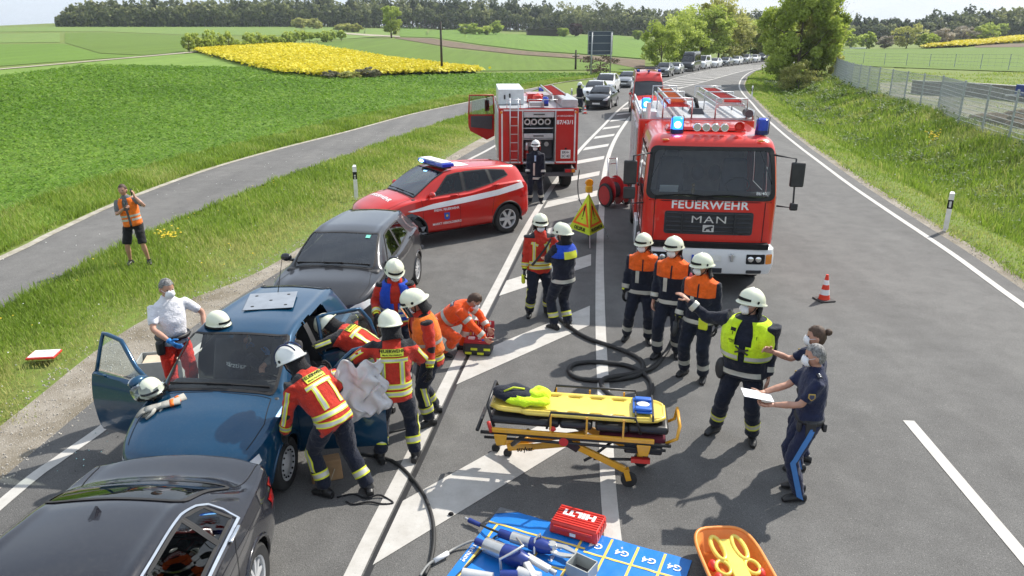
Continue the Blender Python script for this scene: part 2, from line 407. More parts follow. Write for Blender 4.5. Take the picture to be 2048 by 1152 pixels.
KERBM = ground_mat('pale_edge_gravel',[(.42,.39,.34),(.60,.57,.50),(.3,.27,.2)],9,3,bmp=.8)
ribbon('path_gravel_edge',offset_curve(PATHL,-.02),offset_curve(PATHL,.2),.012,KERBM)
GEL = [(-7.2,-30),(-6.9,-8),(-6.6,2),(-6.45,8.0),(-6.5,10.65),(-6.25,12.43),(-5.35,14.5),(-4.85,17),(-3.98,22),(-2.95,28),(-2.1,33),(-.6,40),(2.9,55),(5.6,65.5)]
ribbon('gravel_shoulder',GEL,[(float(np.interp(y,LA_Y,LA_X)) + .05,y) for _,y in GEL],.0,GRAV)
RSH = [(x + .38,y) for x,y in EDGE_R[1:16]]
ribbon('right_gravel_shoulder',RSH,[(x + .45 + .3*(1 if y < 60 else .4),y) for x,y in EDGE_R[1:16]],-.001,GRAV)

# --- painted markings
A_L = [(-1.75,2),(-1.6,3.8),(-1.45,5.53),(-1.15,7.69),(-.87,9.83),(-.24,14.16),(.47,19.02),(1.5,24.9),(2.9,32.0),(4.85,40.6),(7.2,50.8),(9.5,59.6),(12.2,68.5),(17.74,86.13),(25.2,104.28),(31.8,117.5),(41.5,134)]
B_L = [(.85,2),(.92,4),(.96,5.53),(1.04,6.83),(1.18,8.29),(1.4,10.65),(1.64,12.97),(2.02,16.37),(2.53,20.5),(3.42,27.11),(4.54,33.7),(5.95,40.47),(7.9,48.74),(10.6,57.8),(14.9,69.8),(22.3,86.13),(32.0,107.28),(39.5,121),(47.5,136)]
mk = lambda n,c,w: line_strip(n,c,w)
mk('road_edge_line',[(x + .0,y) for x,y in EDGE_R],.14)
LLN = [(-5.5,-6),(-5.45,3),(-5.36,6.65),(-5.25,7.53),(-5.1,8.42),(-4.95,10.5),(-4.55,14),(-3.75,19.5),(-2.75,25),(-1.68,29.6),(-.9,32.76),(1.4,43),(4.45,57),(6.7,66),(13,84),(20.2,102),(27.3,117),(36.6,133)]
mk('road_edge_line',LLN,.15)
mk('hatch_border_line',A_L,.16); mk('hatch_border_line',B_L,.17)
AY = np.array([p[1] for p in A_L]); AX = np.array([p[0] for p in A_L]); BY = np.array([p[1] for p in B_L]); BX = np.array([p[0] for p in B_L])
k = 0
y0 = 5.68 - 3.77
while y0 < 128:
    # bar from the left border line up to the right one, at about 45 degrees
    def hit(y):
        x,yy = float(np.interp(y,AY,AX)) + .14,y
        d = (.68,.73) if y < 12 else (.70,.71)
        pts = []
        for _ in range(900):
            x += d[0]*.03; yy += d[1]*.03
            if x > float(np.interp(yy,BY,BX)) - .2: break
        return x,yy
    T1 = 1.0 if y0 < 10 else .92
    x1,x2 = float(np.interp(y0,AY,AX)) + .14,float(np.interp(y0 + T1,AY,AX)) + .14
    e1,e2 = hit(y0),hit(y0 + T1)
    if e1[0] - x1 > .3:
        m_ = MB(); m_.grid([[(lerp(x1,e1[0],i/6),lerp(y0,e1[1],i/6),.009) for i in range(7)],[(lerp(x2,e2[0],i/6),lerp(y0 + T1,e2[1],i/6),.009) for i in range(7)]])
        o = m_.build('hatch_bar',MAT_MARK); o['kind'] = 'structure'
    y0 += 3.755; k += 1
for ya in (-7.2,.0):
    line_strip('lane_dash',[(4.38 + .08*ya,ya + 1),(4.66 + .0*ya,ya + 4),(5.06,ya + 8.39)] if ya == 0 else [(4.2,-7),(4.3,-4)],.14)
# sealed crack and water stain along line A
SEAL = M('bitumen_seal',(.022,.022,.023),.5,var=.2)
line = [(p[0] + .13,p[1]) for p in A_L[1:7]]
o = ribbon('road_seam',offset_curve(line,-.03),offset_curve(line,.03),.0065,SEAL)

# --- fields as sheets draped on the terrain
def patch(name,low,high,mat,z=.12,nu=90,nr=16,kind='structure'):
    lu,lv = zip(*low); hu,hv = zip(*high)
    u0,u1 = max(lu[0],hu[0]),min(lu[-1],hu[-1]); uu = np.linspace(u0,u1,nu + 1)
    px,py = GV(uu,np.interp(uu,lu,lv)); qx,qy = GV(uu,np.interp(uu,hu,hv)); t = np.linspace(0,1,nr + 1)[None]
    X = px[:,None] + (qx - px)[:,None]*t; Y = py[:,None] + (qy - py)[:,None]*t; Z = Hh(X,Y) + z
    idx = np.arange(X.size).reshape(X.shape); f = np.stack([idx[:-1,:-1],idx[1:,:-1],idx[1:,1:],idx[:-1,1:]],-1).reshape(-1,4)
    me = np_mesh(name,np.stack([X,Y,Z],-1).reshape(-1,3),f.ravel(),np.full(len(f),4),mat,smooth=True); o = link(name,me); finish(o,smooth=True); o['kind'] = kind; return o

def field_mat(name,c,s=.12,s2=3.,bmpd=.6,rows_=None):
    m = ground_mat(name,c,s,s2,bmp=bmpd,bsc=7); nt = m.node_tree; b = nt.nodes['Principled BSDF']; src = b.inputs['Base Color'].links[0].from_socket
    tc = nt.nodes.new('ShaderNodeTexCoord'); mp = nt.nodes.new('ShaderNodeMapping'); mp.inputs['Scale'].default_value = (.9,.02,.2); mp.inputs['Rotation'].default_value = (0,0,1.25 + len(name)*.13); nt.links.new(tc.outputs['Object'],mp.inputs['Vector'])
    n = noise_node(nt,1.0,4,.6,vec=mp.outputs[0]); r = ramp(nt,n.outputs['Fac'],[(.3,(.84,.84,.80)),(.55,(1,1,1)),(.75,(1.12,1.10,1.0))]); nt.links.new(mixc(nt,1,src,r.outputs[0],'MULTIPLY'),b.inputs['Base Color']); return m
F1 = field_mat('young_crop',[(.13,.225,.028),(.155,.26,.036),(.10,.18,.02)])
F2 = field_mat('meadow_grass',[(.17,.27,.045),(.20,.30,.055),(.14,.23,.04)],.05,.6)
F3 = field_mat('winter_wheat',[(.11,.19,.022),(.135,.21,.03),(.11,.17,.025)],.03,.5)
F4 = field_mat('pale_meadow',[(.17,.25,.055),(.20,.27,.065),(.14,.22,.05)],.03,.3)
F5 = field_mat('ploughed_earth',[(.17,.125,.085),(.21,.155,.105),(.13,.1,.065)],.2,1.5)
FY = field_mat('rapeseed_bloom',[(.58,.50,.02),(.68,.60,.03),(.40,.40,.03)],.6,1.6)
TR = field_mat('track_gravel',[(.42,.38,.31),(.5,.46,.38),(.3,.26,.18)],.6,3)
patch('meadow',[(-120,215),(200,182),(430,165),(650,156)],[(-120,150),(0,138),(190,121),(400,106),(560,130),(650,152)],F2,.05)
patch('crop_field',[(-120,141),(0,133),(200,118),(290,113)],[(-120,96),(0,89),(130,88),(200,108),(290,112.5)],F1,.06)
patch('crop_field',[(130,86),(200,107),(290,111),(370,105)],[(130,66),(200,65),(290,68),(370,72)],F3,.07)
patch('meadow_strip',[(-120,90),(0,86),(130,85)],[(-120,71),(0,68),(120,66)],F4,.07)
patch('hill_meadow',[(-120,67),(0,64),(200,63),(370,70),(600,72)],[(-120,58),(0,55.5),(200,51),(370,49.5),(600,50)],F4,.09)
patch('farm_track',[(-120,150),(0,141),(190,124),(400,105)],[(-120,148),(0,139),(190,122),(400,103)],TR,.12,nr=2)
patch('rapeseed_field',[(400,104.5),(480,127),(560,146),(640,154),(760,152),(945,146.5)],[(400,102),(480,97),(560,93),(620,94),(760,121),(880,139),(945,145)],FY,.5,nr=30)
patch('wheat_field',[(600,93),(760,119),(880,137),(945,143),(1180,141),(1290,148)],[(600,88),(720,78),(800,79),(900,98),(1040,112),(1180,121),(1290,124)],F3,.08)
patch('ploughed_strip',[(790,77),(900,95),(1040,110),(1180,119.5),(1290,141)],[(790,75.5),(860,77),(960,92),(1060,104),(1180,112),(1290,121)],F5,.12)
patch('hill_field',[(800,74),(870,76),(960,90),(1060,102),(1180,110),(1290,119)],[(800,54),(920,55),(1010,68),(1120,72),(1230,70),(1290,80)],F1,.16)
patch('hill_meadow',[(610,84),(700,78),(780,73)],[(610,53),(700,51),(780,52)],F4,.12)
patch('farm_track',[(675,68),(740,73),(800,75)],[(675,65),(740,69.5),(800,73)],TR,.2,nr=2)
patch('wheat_field',[(1650,126),(1750,134),(1900,140),(2200,150)],[(1650,99),(1750,98.5),(1860,97),(2200,93)],F3,.09)
patch('ploughed_strip',[(1950,96),(2200,93)],[(1950,90),(2200,84)],F5,.14)
patch('rapeseed_field',[(1848,97.5),(1920,94),(2048,84),(2200,74)],[(1848,95.5),(1920,87),(2048,75.5),(2200,64)],FY,.5)
def cover(name,low,high,n,h,size,mat,z=0):
    lu,lv = zip(*low); hu,hv = zip(*high); u = RNG.uniform(max(lu[0],hu[0]),min(lu[-1],hu[-1]),n); t = RNG.random(n); x,y = GV(u,lerp(np.interp(u,lu,lv),np.interp(u,hu,hv),t))
    x += RNG.normal(0,.5,n); y += RNG.normal(0,.8,n); zz = Hh(x,y) + z + h*RNG.random(n); nn = vnoise(x,y,.35,3); P = np.stack([x,y,zz],-1); a = RNG.uniform(0,2*PI,n); s = size*RNG.uniform(.6,1.4,n)[:,None]
    U = np.stack([np.cos(a),np.sin(a),RNG.uniform(-.8,.8,n)],-1)*s; W = np.stack([-np.sin(a),np.cos(a),RNG.uniform(-.8,.8,n)],-1)*s
    V = np.stack([P - U,P - W,P + U,P + W],1).reshape(-1,3); me = np_mesh(name,V,np.arange(n*4),np.full(n,4),mat,{'tone': np.repeat(np.clip(.62 + .12*nn + RNG.normal(0,.16,n),0,1),4)}); link(name,me)['kind'] = 'stuff'
# gravel lot behind the fence
LOT = ground_mat('lot_gravel',[(.30,.27,.22),(.36,.33,.28),(.13,.17,.05)],.9,.35,bmp=.8)
patch('gravel_lot',[(1760,196),(1850,220),(1960,262),(2200,330)],[(1760,166),(1850,166),(1960,180),(2200,195)],LOT,.07,nu=60)

# --- grass blades, crop leaves
def blade_cloud(name,P,h,w,lean,mat,col,seg=2):
    """P (n,3) roots; bent tapering blades"""
    n = len(P); a = RNG.uniform(0,2*PI,n); d = np.stack([np.cos(a),np.sin(a),np.zeros(n)],-1); s = np.stack([-np.sin(a),np.cos(a),np.zeros(n)],-1)
    h = h[:,None]; w = w[:,None]; ln = (lean*RNG.uniform(.3,1.3,n))[:,None]*h; up = np.array([[0,0,1.]])
    v0 = P - s*w; v1 = P + s*w; v2 = P + up*h*.55 + d*ln*.35 + s*w*.7; v3 = P + up*h*.55 + d*ln*.35 - s*w*.7; v4 = P + up*h*.95 + d*ln
    V = np.stack([v0,v1,v2,v3,v4],1).reshape(-1,3); b = (np.arange(n)*5)[:,None]
    F = np.concatenate([b + 0,b + 1,b + 2,b + 3,b + 3,b + 2,b + 4],1).ravel(); cn = np.tile([4,3],n)
    me = np_mesh(name,V,F,cn,mat,{'tone': np.repeat(col,5)}); o = link(name,me); o['kind'] = 'stuff'; return o
def leaf_mat(name,c0,c1,c2,trans=.35,rough=.6):
    m,nt,b = nmat(name); at = nt.nodes.new('ShaderNodeAttribute'); at.attribute_name = 'tone'
    r = ramp(nt,at.outputs['Fac'],[(0,c0),(.55,c1),(1,c2)]); nt.links.new(r.outputs[0],b.inputs['Base Color']); b.inputs['Roughness'].default_value = rough; b.inputs['Specular IOR Level'].default_value = .3
    tr = nt.nodes.new('ShaderNodeBsdfTranslucent'); nt.links.new(r.outputs[0],tr.inputs[0]); mx = nt.nodes.new('ShaderNodeMixShader'); mx.inputs[0].default_value = trans
    o = nt.nodes['Material Output']; nt.links.new(b.outputs[0],mx.inputs[1]); nt.links.new(tr.outputs[0],mx.inputs[2]); nt.links.new(mx.outputs[0],o.inputs[0]); return m
MG = leaf_mat('grass_blade',(.14,.22,.025),(.26,.38,.045),(.46,.46,.16),.45)
MC = leaf_mat('crop_leaf',(.09,.19,.015),(.165,.31,.03),(.28,.41,.07),.45)
def scatter(n,fx,ylo,yhi,pw=1.0):
    """n ground points with y between ylo and yhi (denser near) and x between fx(y) bounds"""
    y = ylo + (yhi - ylo)*RNG.random(n)**pw; xa,xb = fx(y); x = xa + (xb - xa)*RNG.random(n); return x,y
PLx = lambda y: np.interp(y,[p[1] for p in PATHL],[p[0] for p in PATHL]); PRx = lambda y: np.interp(y,[p[1] for p in PATHR],[p[0] for p in PATHR]); GEx = lambda y: np.interp(y,[p[1] for p in GEL],[p[0] for p in GEL])
def vnoise(x,y,s,seed=0):
    return (np.sin(x*s + seed + 1.3*np.sin(y*s*.7 + seed)) + np.sin(y*s*1.3 + 2.1*seed + 1.7*np.sin(x*s*.8)) + np.sin((x + y)*s*2.3 + seed))/3
def grass(name,n,fx,ylo,yhi,hh,pw=1.5,mat=MG,thin=None,hmul=None,dry=None):
    x,y = scatter(n,fx,ylo,yhi,pw)
    if thin is not None:
        k = RNG.random(n) < thin(x,y); x,y = x[k],y[k]
    z = Hh(x,y) - .02; dist = np.hypot(x,y); nn = vnoise(x,y,1.3,2); h = hh*RNG.uniform(.45,1.25,len(x))*(1 + .45*nn)
    if hmul is not None: h = h*hmul(x,y)
    w = np.maximum(.0048,dist*.00052)*RNG.uniform(.7,1.3,len(x)); tone = np.clip(.5 + .3*vnoise(x,y,.7,5) + RNG.normal(0,.18,len(x)),0,1)
    if dry is not None: tone = np.clip(tone + dry(x,y),0,1)
    return blade_cloud(name,np.stack([x,y,z],-1),h,w,.6,mat,tone)
def edge_thin(x,y): e = (GEx(y) - x); return np.clip(.06 + e/1.5 + .25*vnoise(x,y,2.2,3),.0,1)
def edge_h(x,y): return np.clip(.35 + .5*(GEx(y) - x)/1.6,.35,1.1)
grass('verge_grass',105000,lambda y: (PRx(y) - .05,GEx(y) + .55),8,60,.17,2.0,thin=edge_thin,hmul=edge_h,dry=lambda x,y: .5*np.clip(1.1 - (GEx(y) - x)/2.2,0,1)*(1 + .6*vnoise(x,y,1.9,7)))
grass('verge_grass',60000,lambda y: (PLx(y) - 2.6,PLx(y) - .1),12,100,.24,1.8)
def rfx(y): e = np.interp(y,EY,EX); return e + .6,e + 9.2
grass('bank_grass',115000,rfx,10,110,.32,1.7,hmul=lambda x,y: np.where(x - np.interp(y,EY,EX) < 2.4,.35,1.0 + .5*np.clip(vnoise(x,y,2.4,6),0,1)),dry=lambda x,y: np.where(x - np.interp(y,EY,EX) < 2.4,.12,.0) + .3*np.clip((x - np.interp(y,EY,EX) - 6)/3,0,1)*(vnoise(x,y,.9,9) > 0) + .1*vnoise(x,y,.6,8))
def weeds():
    C = 420; yc = 12 + 75*RNG.random(C)**1.5; xc = np.interp(yc,EY,EX) + 2.6 + 6.5*RNG.random(C); n = C*34; k = np.repeat(np.arange(C),34); r = (.18 + .3*RNG.random(C))[k]; x = xc[k] + RNG.normal(0,1,n)*r*.6; y = yc[k] + RNG.normal(0,1,n)*r*.6
    P = np.stack([x,y,Hh(x,y) + .05 + RNG.random(n)*r*1.3],-1); s = (np.maximum(.04,np.hypot(x,y)*.0016)*RNG.uniform(.6,1.4,n))[:,None]; a = RNG.uniform(0,2*PI,n); U = np.stack([np.cos(a),np.sin(a),RNG.uniform(-.7,.7,n)],-1)*s; W = np.stack([-np.sin(a),np.cos(a),RNG.uniform(-.4,.4,n)],-1)*s*.5
    me = np_mesh('bank_weeds',np.stack([P - U,P - W,P + U,P + W],1).reshape(-1,3),np.arange(n*4),np.full(n,4),leaf_mat('weed_leaf',(.05,.09,.015),(.11,.19,.03),(.30,.26,.10)),{'tone': np.repeat(np.clip(.1 + .55*RNG.random(C)[k] + RNG.normal(0,.1,n),0,1),4)}); link('bank_weeds',me)['kind'] = 'stuff'
weeds()
grass('lot_grass',30000,lambda y: (np.interp(y,EY,EX) + 8.5,np.interp(y,EY,EX) + 34),20,90,.16,1.5,thin=lambda x,y: np.clip(.5 + .8*vnoise(x,y,.5,4),0,1),dry=lambda x,y: .2 + 0*x)
MATS_RB = leaf_mat('rapeseed_blossom',(.30,.32,.02),(.70,.60,.03),(.80,.72,.08),.3)
def crop():
    cover('rapeseed_plants',[(400,105),(480,129),(560,149),(640,156),(760,154),(945,148)],[(400,101),(480,96),(560,92),(620,93),(760,120),(880,138),(945,145)],70000,.35,.19,MATS_RB,.48)
    cover('rapeseed_plants',[(1840,98.5),(1920,95),(2048,86),(2120,80)],[(1848,95),(1920,86.5),(2048,75),(2120,69)],14000,.5,.4,MATS_RB,.7)
    n = 150000; y = 12 + 88*RNG.random(n)**1.6; x = PLx(y) - 2.3 - (6 + y*.62)*RNG.random(n)
    k = x > -y*.80 - 3; x,y = x[k],y[k]; n = len(x); z = Hh(x,y)
    d = np.hypot(x,y); s = np.maximum(.038,d*.0021)*RNG.uniform(.6,1.3,n)
    cl = vnoise(x,y,2.6,1); P = np.stack([x,y,z + .04 + .16*RNG.random(n)*(1 + .6*cl)],-1)
    a = RNG.uniform(0,2*PI,n); t = RNG.uniform(-.7,.7,n); U = np.stack([np.cos(a),np.sin(a),t],-1)*s[:,None]; W = np.stack([-np.sin(a),np.cos(a),RNG.uniform(-.4,.4,n)],-1)*s[:,None]*.6
    V = np.stack([P - U,P - W*.9,P + U,P + W],1).reshape(-1,3); F = np.arange(n*4)
    tone = np.clip(.45 + .18*cl + .22*vnoise(x,y,.16,4) + RNG.normal(0,.2,n),0,1); row = np.abs(((x*.93 - y*.36)%14) - 7); keep_ = (np.abs(row - 6.2) > .16); V = V.reshape(-1,4,3)[keep_].reshape(-1,3); tone = tone[keep_]; n = len(tone); F = np.arange(n*4)
    me = np_mesh('crop_leaves',V,F,np.full(n,4),MC,{'tone': np.repeat(tone,4)}); o = link('crop_leaves',me); o['kind'] = 'stuff'
    patch('near_crop_field',[(-160,700),(0,500),(235,385),(400,325),(700,250),(940,192),(1120,158),(1180,152)],[(-160,216),(200,183),(430,166),(650,157),(945,147),(1060,146),(1120,150),(1180,151.5)],F1,.03,nu=120,nr=30)
crop()

# ================================================================ TREES, HEDGES, FOREST
ML = leaf_mat('spring_leaf',(.20,.26,.04),(.40,.49,.09),(.62,.68,.20),.5)
MLO = leaf_mat('young_olive_leaf',(.24,.24,.07),(.44,.45,.13),(.62,.60,.26),.5)
MP = leaf_mat('pine_needles',(.018,.035,.022),(.04,.07,.035),(.08,.12,.05),.15)
MBL = leaf_mat('blossom_leaf',(.20,.17,.12),(.40,.35,.27),(.62,.58,.50),.4)
MBK = M('bark',(.13,.10,.075),.9,var=.4,nscale=12,bmp=.8,bscale=20)
MTW = M('bare_twig',(.20,.15,.11),.9,var=.3)
def crown_pts(n,seed,shape,clumps=60,cs=.16,inner=.35):
    r = np.random.default_rng(seed); C = []; 
    while len(C) < clumps:
        p = r.uniform(-1,1,3); q = np.hypot(p[0],p[1]); zz = p[2]
        if shape == 'round': ok = q*q + zz*zz < 1 and q*q + zz*zz > inner**2
        elif shape == 'pine': ok = q < (.25 + .55*(1 - (zz + 1)/2)) and zz > -.2 or (q < .18 and zz > -.9)
        elif shape == 'scots': ok = q*q + ((zz - .45)/.5)**2 < .8
        elif shape == 'column': ok = (q/.62)**2 + zz**4 < 1
        elif shape == 'bush': ok = q*q + zz*zz < 1 and zz > -.75
        else: ok = q*q + zz*zz < 1
        if ok: C.append(p)
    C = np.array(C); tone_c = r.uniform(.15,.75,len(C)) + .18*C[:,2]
    k = r.integers(0,len(C),n); sc = r.uniform(.5,1.25,len(C))[k]
    d = r.normal(0,1,(n,3)); d /= np.linalg.norm(d,axis=1)[:,None]; rad = r.random(n)**.4
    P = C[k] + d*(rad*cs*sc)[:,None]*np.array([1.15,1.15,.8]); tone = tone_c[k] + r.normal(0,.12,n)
    return P,np.clip(tone,0,1),C
def leaf_quads(P,size,seed,asp=.6):
    r = np.random.default_rng(seed); n = len(P); U = r.normal(0,1,(n,3)); U /= np.linalg.norm(U,axis=1)[:,None]; W = r.normal(0,1,(n,3)); W = np.cross(U,W); W /= np.linalg.norm(W,axis=1)[:,None]
    s = (np.asarray(size)*r.uniform(.6,1.4,n))[:,None]; return np.stack([P - U*s,P - W*s*asp,P + U*s,P + W*s*asp],1).reshape(-1,3)
CROWNS = {}
def crown_mesh(key,n,seed,shape,half,leaf,mat,clumps=60,cs=.16,inner=.35):
    """crown of size half=(rx, ry, rz) centred on the origin"""
    if key in CROWNS: return CROWNS[key]
    P,t,C = crown_pts(n,seed,shape,clumps,cs,inner); P = P*np.array(half); V = leaf_quads(P,leaf,seed)
    me = np_mesh('crown',V,np.arange(len(V)),np.full(n,4),mat,{'tone': np.repeat(t,4)}); CROWNS[key] = (me,C*np.array(half)); return CROWNS[key]
TRUNKS = {}
def trunk_mesh(key,h,r0,C,seed,limbs=9):
    """tapered, slightly bent trunk with limbs reaching into the crown clumps (crown centre at height h)"""
    if key in TRUNKS: return TRUNKS[key]
    r = random.Random(seed); mb = MB(); top = h*1.25; pts = []; x = y = 0
    for i in range(7):
        pts.append((x,y,top*i/6)); x += r.uniform(-.04,.04)*h*.3; y += r.uniform(-.04,.04)*h*.3
    mb.tube(pts,[r0*(1 - .13*i) for i in range(7)],8)
    Cs = sorted(C.tolist(),key=lambda p: r.random())[:limbs]
    for c in Cs:
        e = Vector((c[0],c[1],c[2] + h)); b = Vector(pts[min(5,2 + r.randrange(4))]); b.z = min(b.z,e.z - .05*h)
        if b.z < 0: continue
        m = b.lerp(e,.5) + Vector((0,0,-.06*h)); mb.tube([b,m,e],[r0*.38,r0*.22,r0*.06],5)
    me = mb.mesh('trunk'); me.materials.append(MBK); me.polygons.foreach_set('use_smooth',[True]*len(me.polygons)); TRUNKS[key] = me; return me
def tree(name,key,loc,h,r0,seed,shape,half,leaf,mat,n,label,cat='tree',group=None,sc=1,rz=0,clumps=60,cs=.16,inner=.35,sx=1,limbs=9):
    me,C = crown_mesh(key,n,seed,shape,half,leaf,mat,clumps,cs,inner); t = thing(name,label,cat,loc,rz,group); t.scale = (sc*sx,sc*sx,sc)
    o = link('crown',me,t); o.location = (0,0,h); link('trunk',trunk_mesh(key,h,r0,C,seed,limbs),t); return t
rnd = random.Random(3)
def at(u,v): x,y = GV([u],[v]); return Vector((float(x[0]),float(y[0]),H1(float(x[0]),float(y[0])) - .1))
# the big leafy trees at the bend
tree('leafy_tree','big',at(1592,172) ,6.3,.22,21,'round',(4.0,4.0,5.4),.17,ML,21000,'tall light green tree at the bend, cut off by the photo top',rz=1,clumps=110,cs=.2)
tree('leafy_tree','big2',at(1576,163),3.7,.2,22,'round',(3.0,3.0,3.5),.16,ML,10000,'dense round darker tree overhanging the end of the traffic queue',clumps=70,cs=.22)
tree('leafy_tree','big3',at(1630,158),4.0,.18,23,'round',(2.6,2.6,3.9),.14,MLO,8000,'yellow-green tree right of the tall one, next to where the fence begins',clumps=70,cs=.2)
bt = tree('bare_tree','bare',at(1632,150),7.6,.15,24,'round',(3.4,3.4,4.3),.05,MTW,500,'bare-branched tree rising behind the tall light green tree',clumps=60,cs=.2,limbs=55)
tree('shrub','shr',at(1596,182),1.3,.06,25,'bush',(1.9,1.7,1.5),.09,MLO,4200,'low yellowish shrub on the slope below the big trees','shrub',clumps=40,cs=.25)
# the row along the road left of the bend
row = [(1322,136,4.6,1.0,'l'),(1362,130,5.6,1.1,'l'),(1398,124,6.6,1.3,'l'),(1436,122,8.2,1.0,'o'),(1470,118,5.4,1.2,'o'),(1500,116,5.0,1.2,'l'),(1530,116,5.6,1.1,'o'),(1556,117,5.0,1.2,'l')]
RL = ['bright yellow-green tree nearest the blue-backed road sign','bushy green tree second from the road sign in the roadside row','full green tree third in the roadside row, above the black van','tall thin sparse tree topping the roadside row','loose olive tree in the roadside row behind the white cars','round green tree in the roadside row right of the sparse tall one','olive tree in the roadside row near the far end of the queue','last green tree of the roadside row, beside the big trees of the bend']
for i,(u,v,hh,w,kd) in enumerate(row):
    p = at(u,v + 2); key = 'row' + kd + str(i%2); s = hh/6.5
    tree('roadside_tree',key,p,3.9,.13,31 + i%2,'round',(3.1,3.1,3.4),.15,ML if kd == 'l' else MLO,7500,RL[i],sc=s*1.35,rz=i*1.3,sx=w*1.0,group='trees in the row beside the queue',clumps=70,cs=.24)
# solitary trees, hedges and bushes in the fields
def lone(u,v,hpx,wpx,mat,key,label,name='field_tree',cat='tree',n=2600,seed=41,shape='round',group=None):
    p = at(u,v); d = p.y*math.cos(PITCH) + (CAMH - p.z)*math.sin(PITCH); H_ = hpx/FPX*d; W = wpx/FPX*d
    return tree(name,key,p,H_*.56,H_*.03,seed,shape,(W/2,W/2,H_*.47),max(.1,d*.0015),mat,n,label,cat,group,clumps=40,cs=.24)
lone(783,76,62,46,ML,'lone1','tall round light green tree by the track junction, middle of the hill')
lone(1150,74,26,28,leaf_mat('copper_leaf',(.05,.03,.03),(.10,.06,.05),(.16,.10,.08)),'lone2','dark copper-red tree right of the open shed')
lone(1125,74,17,24,ML,'lone3','low green bush between the open shed and the copper-red tree','bush','bush')
lone(1274,80,18,20,ML,'lone4','small dark green bush at the forest foot above the blue-backed sign','bush','bush')
for i,(u,v,hp,wp) in enumerate([(933,68,20,34),(952,70,22,30),(972,70,17,28),(992,70,26,30)]):
    lone(u,v,hp,wp,ML,'cl%d'%i,['leftmost low bush of the clump left of the open shed','second bush of the clump left of the open shed','lowest bush of the clump left of the open shed','tallest bush of the clump left of the open shed'][i],'bush','bush',1200,50 + i,group='bushes left of the shed')
for i,(u,v,hp,wp) in enumerate([(600,56,18,34),(628,58,20,36),(688,64,16,36),(712,65,15,26)]):
    lone(u,v,hp,wp,MLO,'ob%d'%i,['brownish bush at the forest edge, left of its twin','brownish bush at the forest edge, right of its twin','dark olive bush beside the farm track, the wider one','dark olive bush beside the farm track, the narrower one'][i],'bush','bush',1200,60 + i,group='bushes along the forest edge')
hl = []
for i in range(21):
    u = 380 + i*15 + rnd.uniform(-3,3); v = np.interp(u,[380,480,680],[105,97,83]); hp = (36 if i < 6 else 26)*rnd.uniform(.8,1.15)
    if 6 <= i < 8: hp *= .7
    lab = None; lab = 'dark green bush of the hedge above the rapeseed field, ' + ('at its left end' if i == 0 else 'at its right end' if i == 20 else 'one of the middle row') if i in (0,20) else ['second','third','fourth','fifth','sixth','seventh','eighth','ninth','tenth','eleventh','twelfth','thirteenth','fourteenth','fifteenth','sixteenth','seventeenth','eighteenth','nineteenth','twentieth'][min(18,max(0,i - 1))] + ' bush from the left in the long hedge above the rapeseed'
    lone(u,v,hp,26,ML,'hg%d'%(i%5) + ('a' if i < 6 else 'b'),lab,'hedge_bush','bush',900,70 + i%5,group='bushes of the long hedge' )
for i,(u,v,hp,wp) in enumerate([(662,158,18,34),(700,158,17,46),(735,156,21,46),(753,155,16,20)]):
    lone(u,v,hp,wp,leaf_mat('grey_scrub_leaf',(.13,.12,.07),(.24,.23,.14),(.36,.35,.26)) if i != 1 else MLO,'sc%d'%i,['leftmost grey-green scrub bush below the rapeseed','olive scrub bush below the rapeseed','tallest grey scrub bush below the rapeseed','rightmost small scrub bush below the rapeseed'][i],'scrub_bush','bush',1100,80 + i,group='scrub bushes below the rapeseed field')
# brush pile below the road sign
lone(1200,150,42,74,MTW,'brush','tangled bare brown brush behind the road sign posts','brushwood','brush',800,88)
# right side: bushes and trees beyond the lot
RT = [(1700,96,34,40,ML,'yellow-green bush left of the fence corner behind the lot'),(1733,98,32,34,ML,'light green pointed bush behind the white trailer roof'),(1768,98,26,34,MBL,'pinkish budding tree beyond the green field'),(1812,97,46,60,MLO,'large round olive tree beyond the green field'),(1850,97,30,40,ML,'pale green tree right of the large olive one'),(1885,92,34,44,MBL,'pale blossoming tree left of the rapeseed strip'),(1925,86,32,56,MBL,'wide blossoming hedge tree above the rapeseed strip'),(1965,84,34,50,ML,'bright green tree above the far rapeseed strip'),(1990,76,28,40,ML,'dark green round tree at the right edge of the forest'),(1672,92,26,30,ML,'small green tree just right of the big bend trees')]
for i,(u,v,hp,wp,mt,lb) in enumerate(RT): lone(u,v,hp,wp,mt,'rt%d'%i,lb,'field_tree' if hp > 30 else 'bush','tree' if hp > 30 else 'bush',1500,90 + i,group='trees beyond the green field')
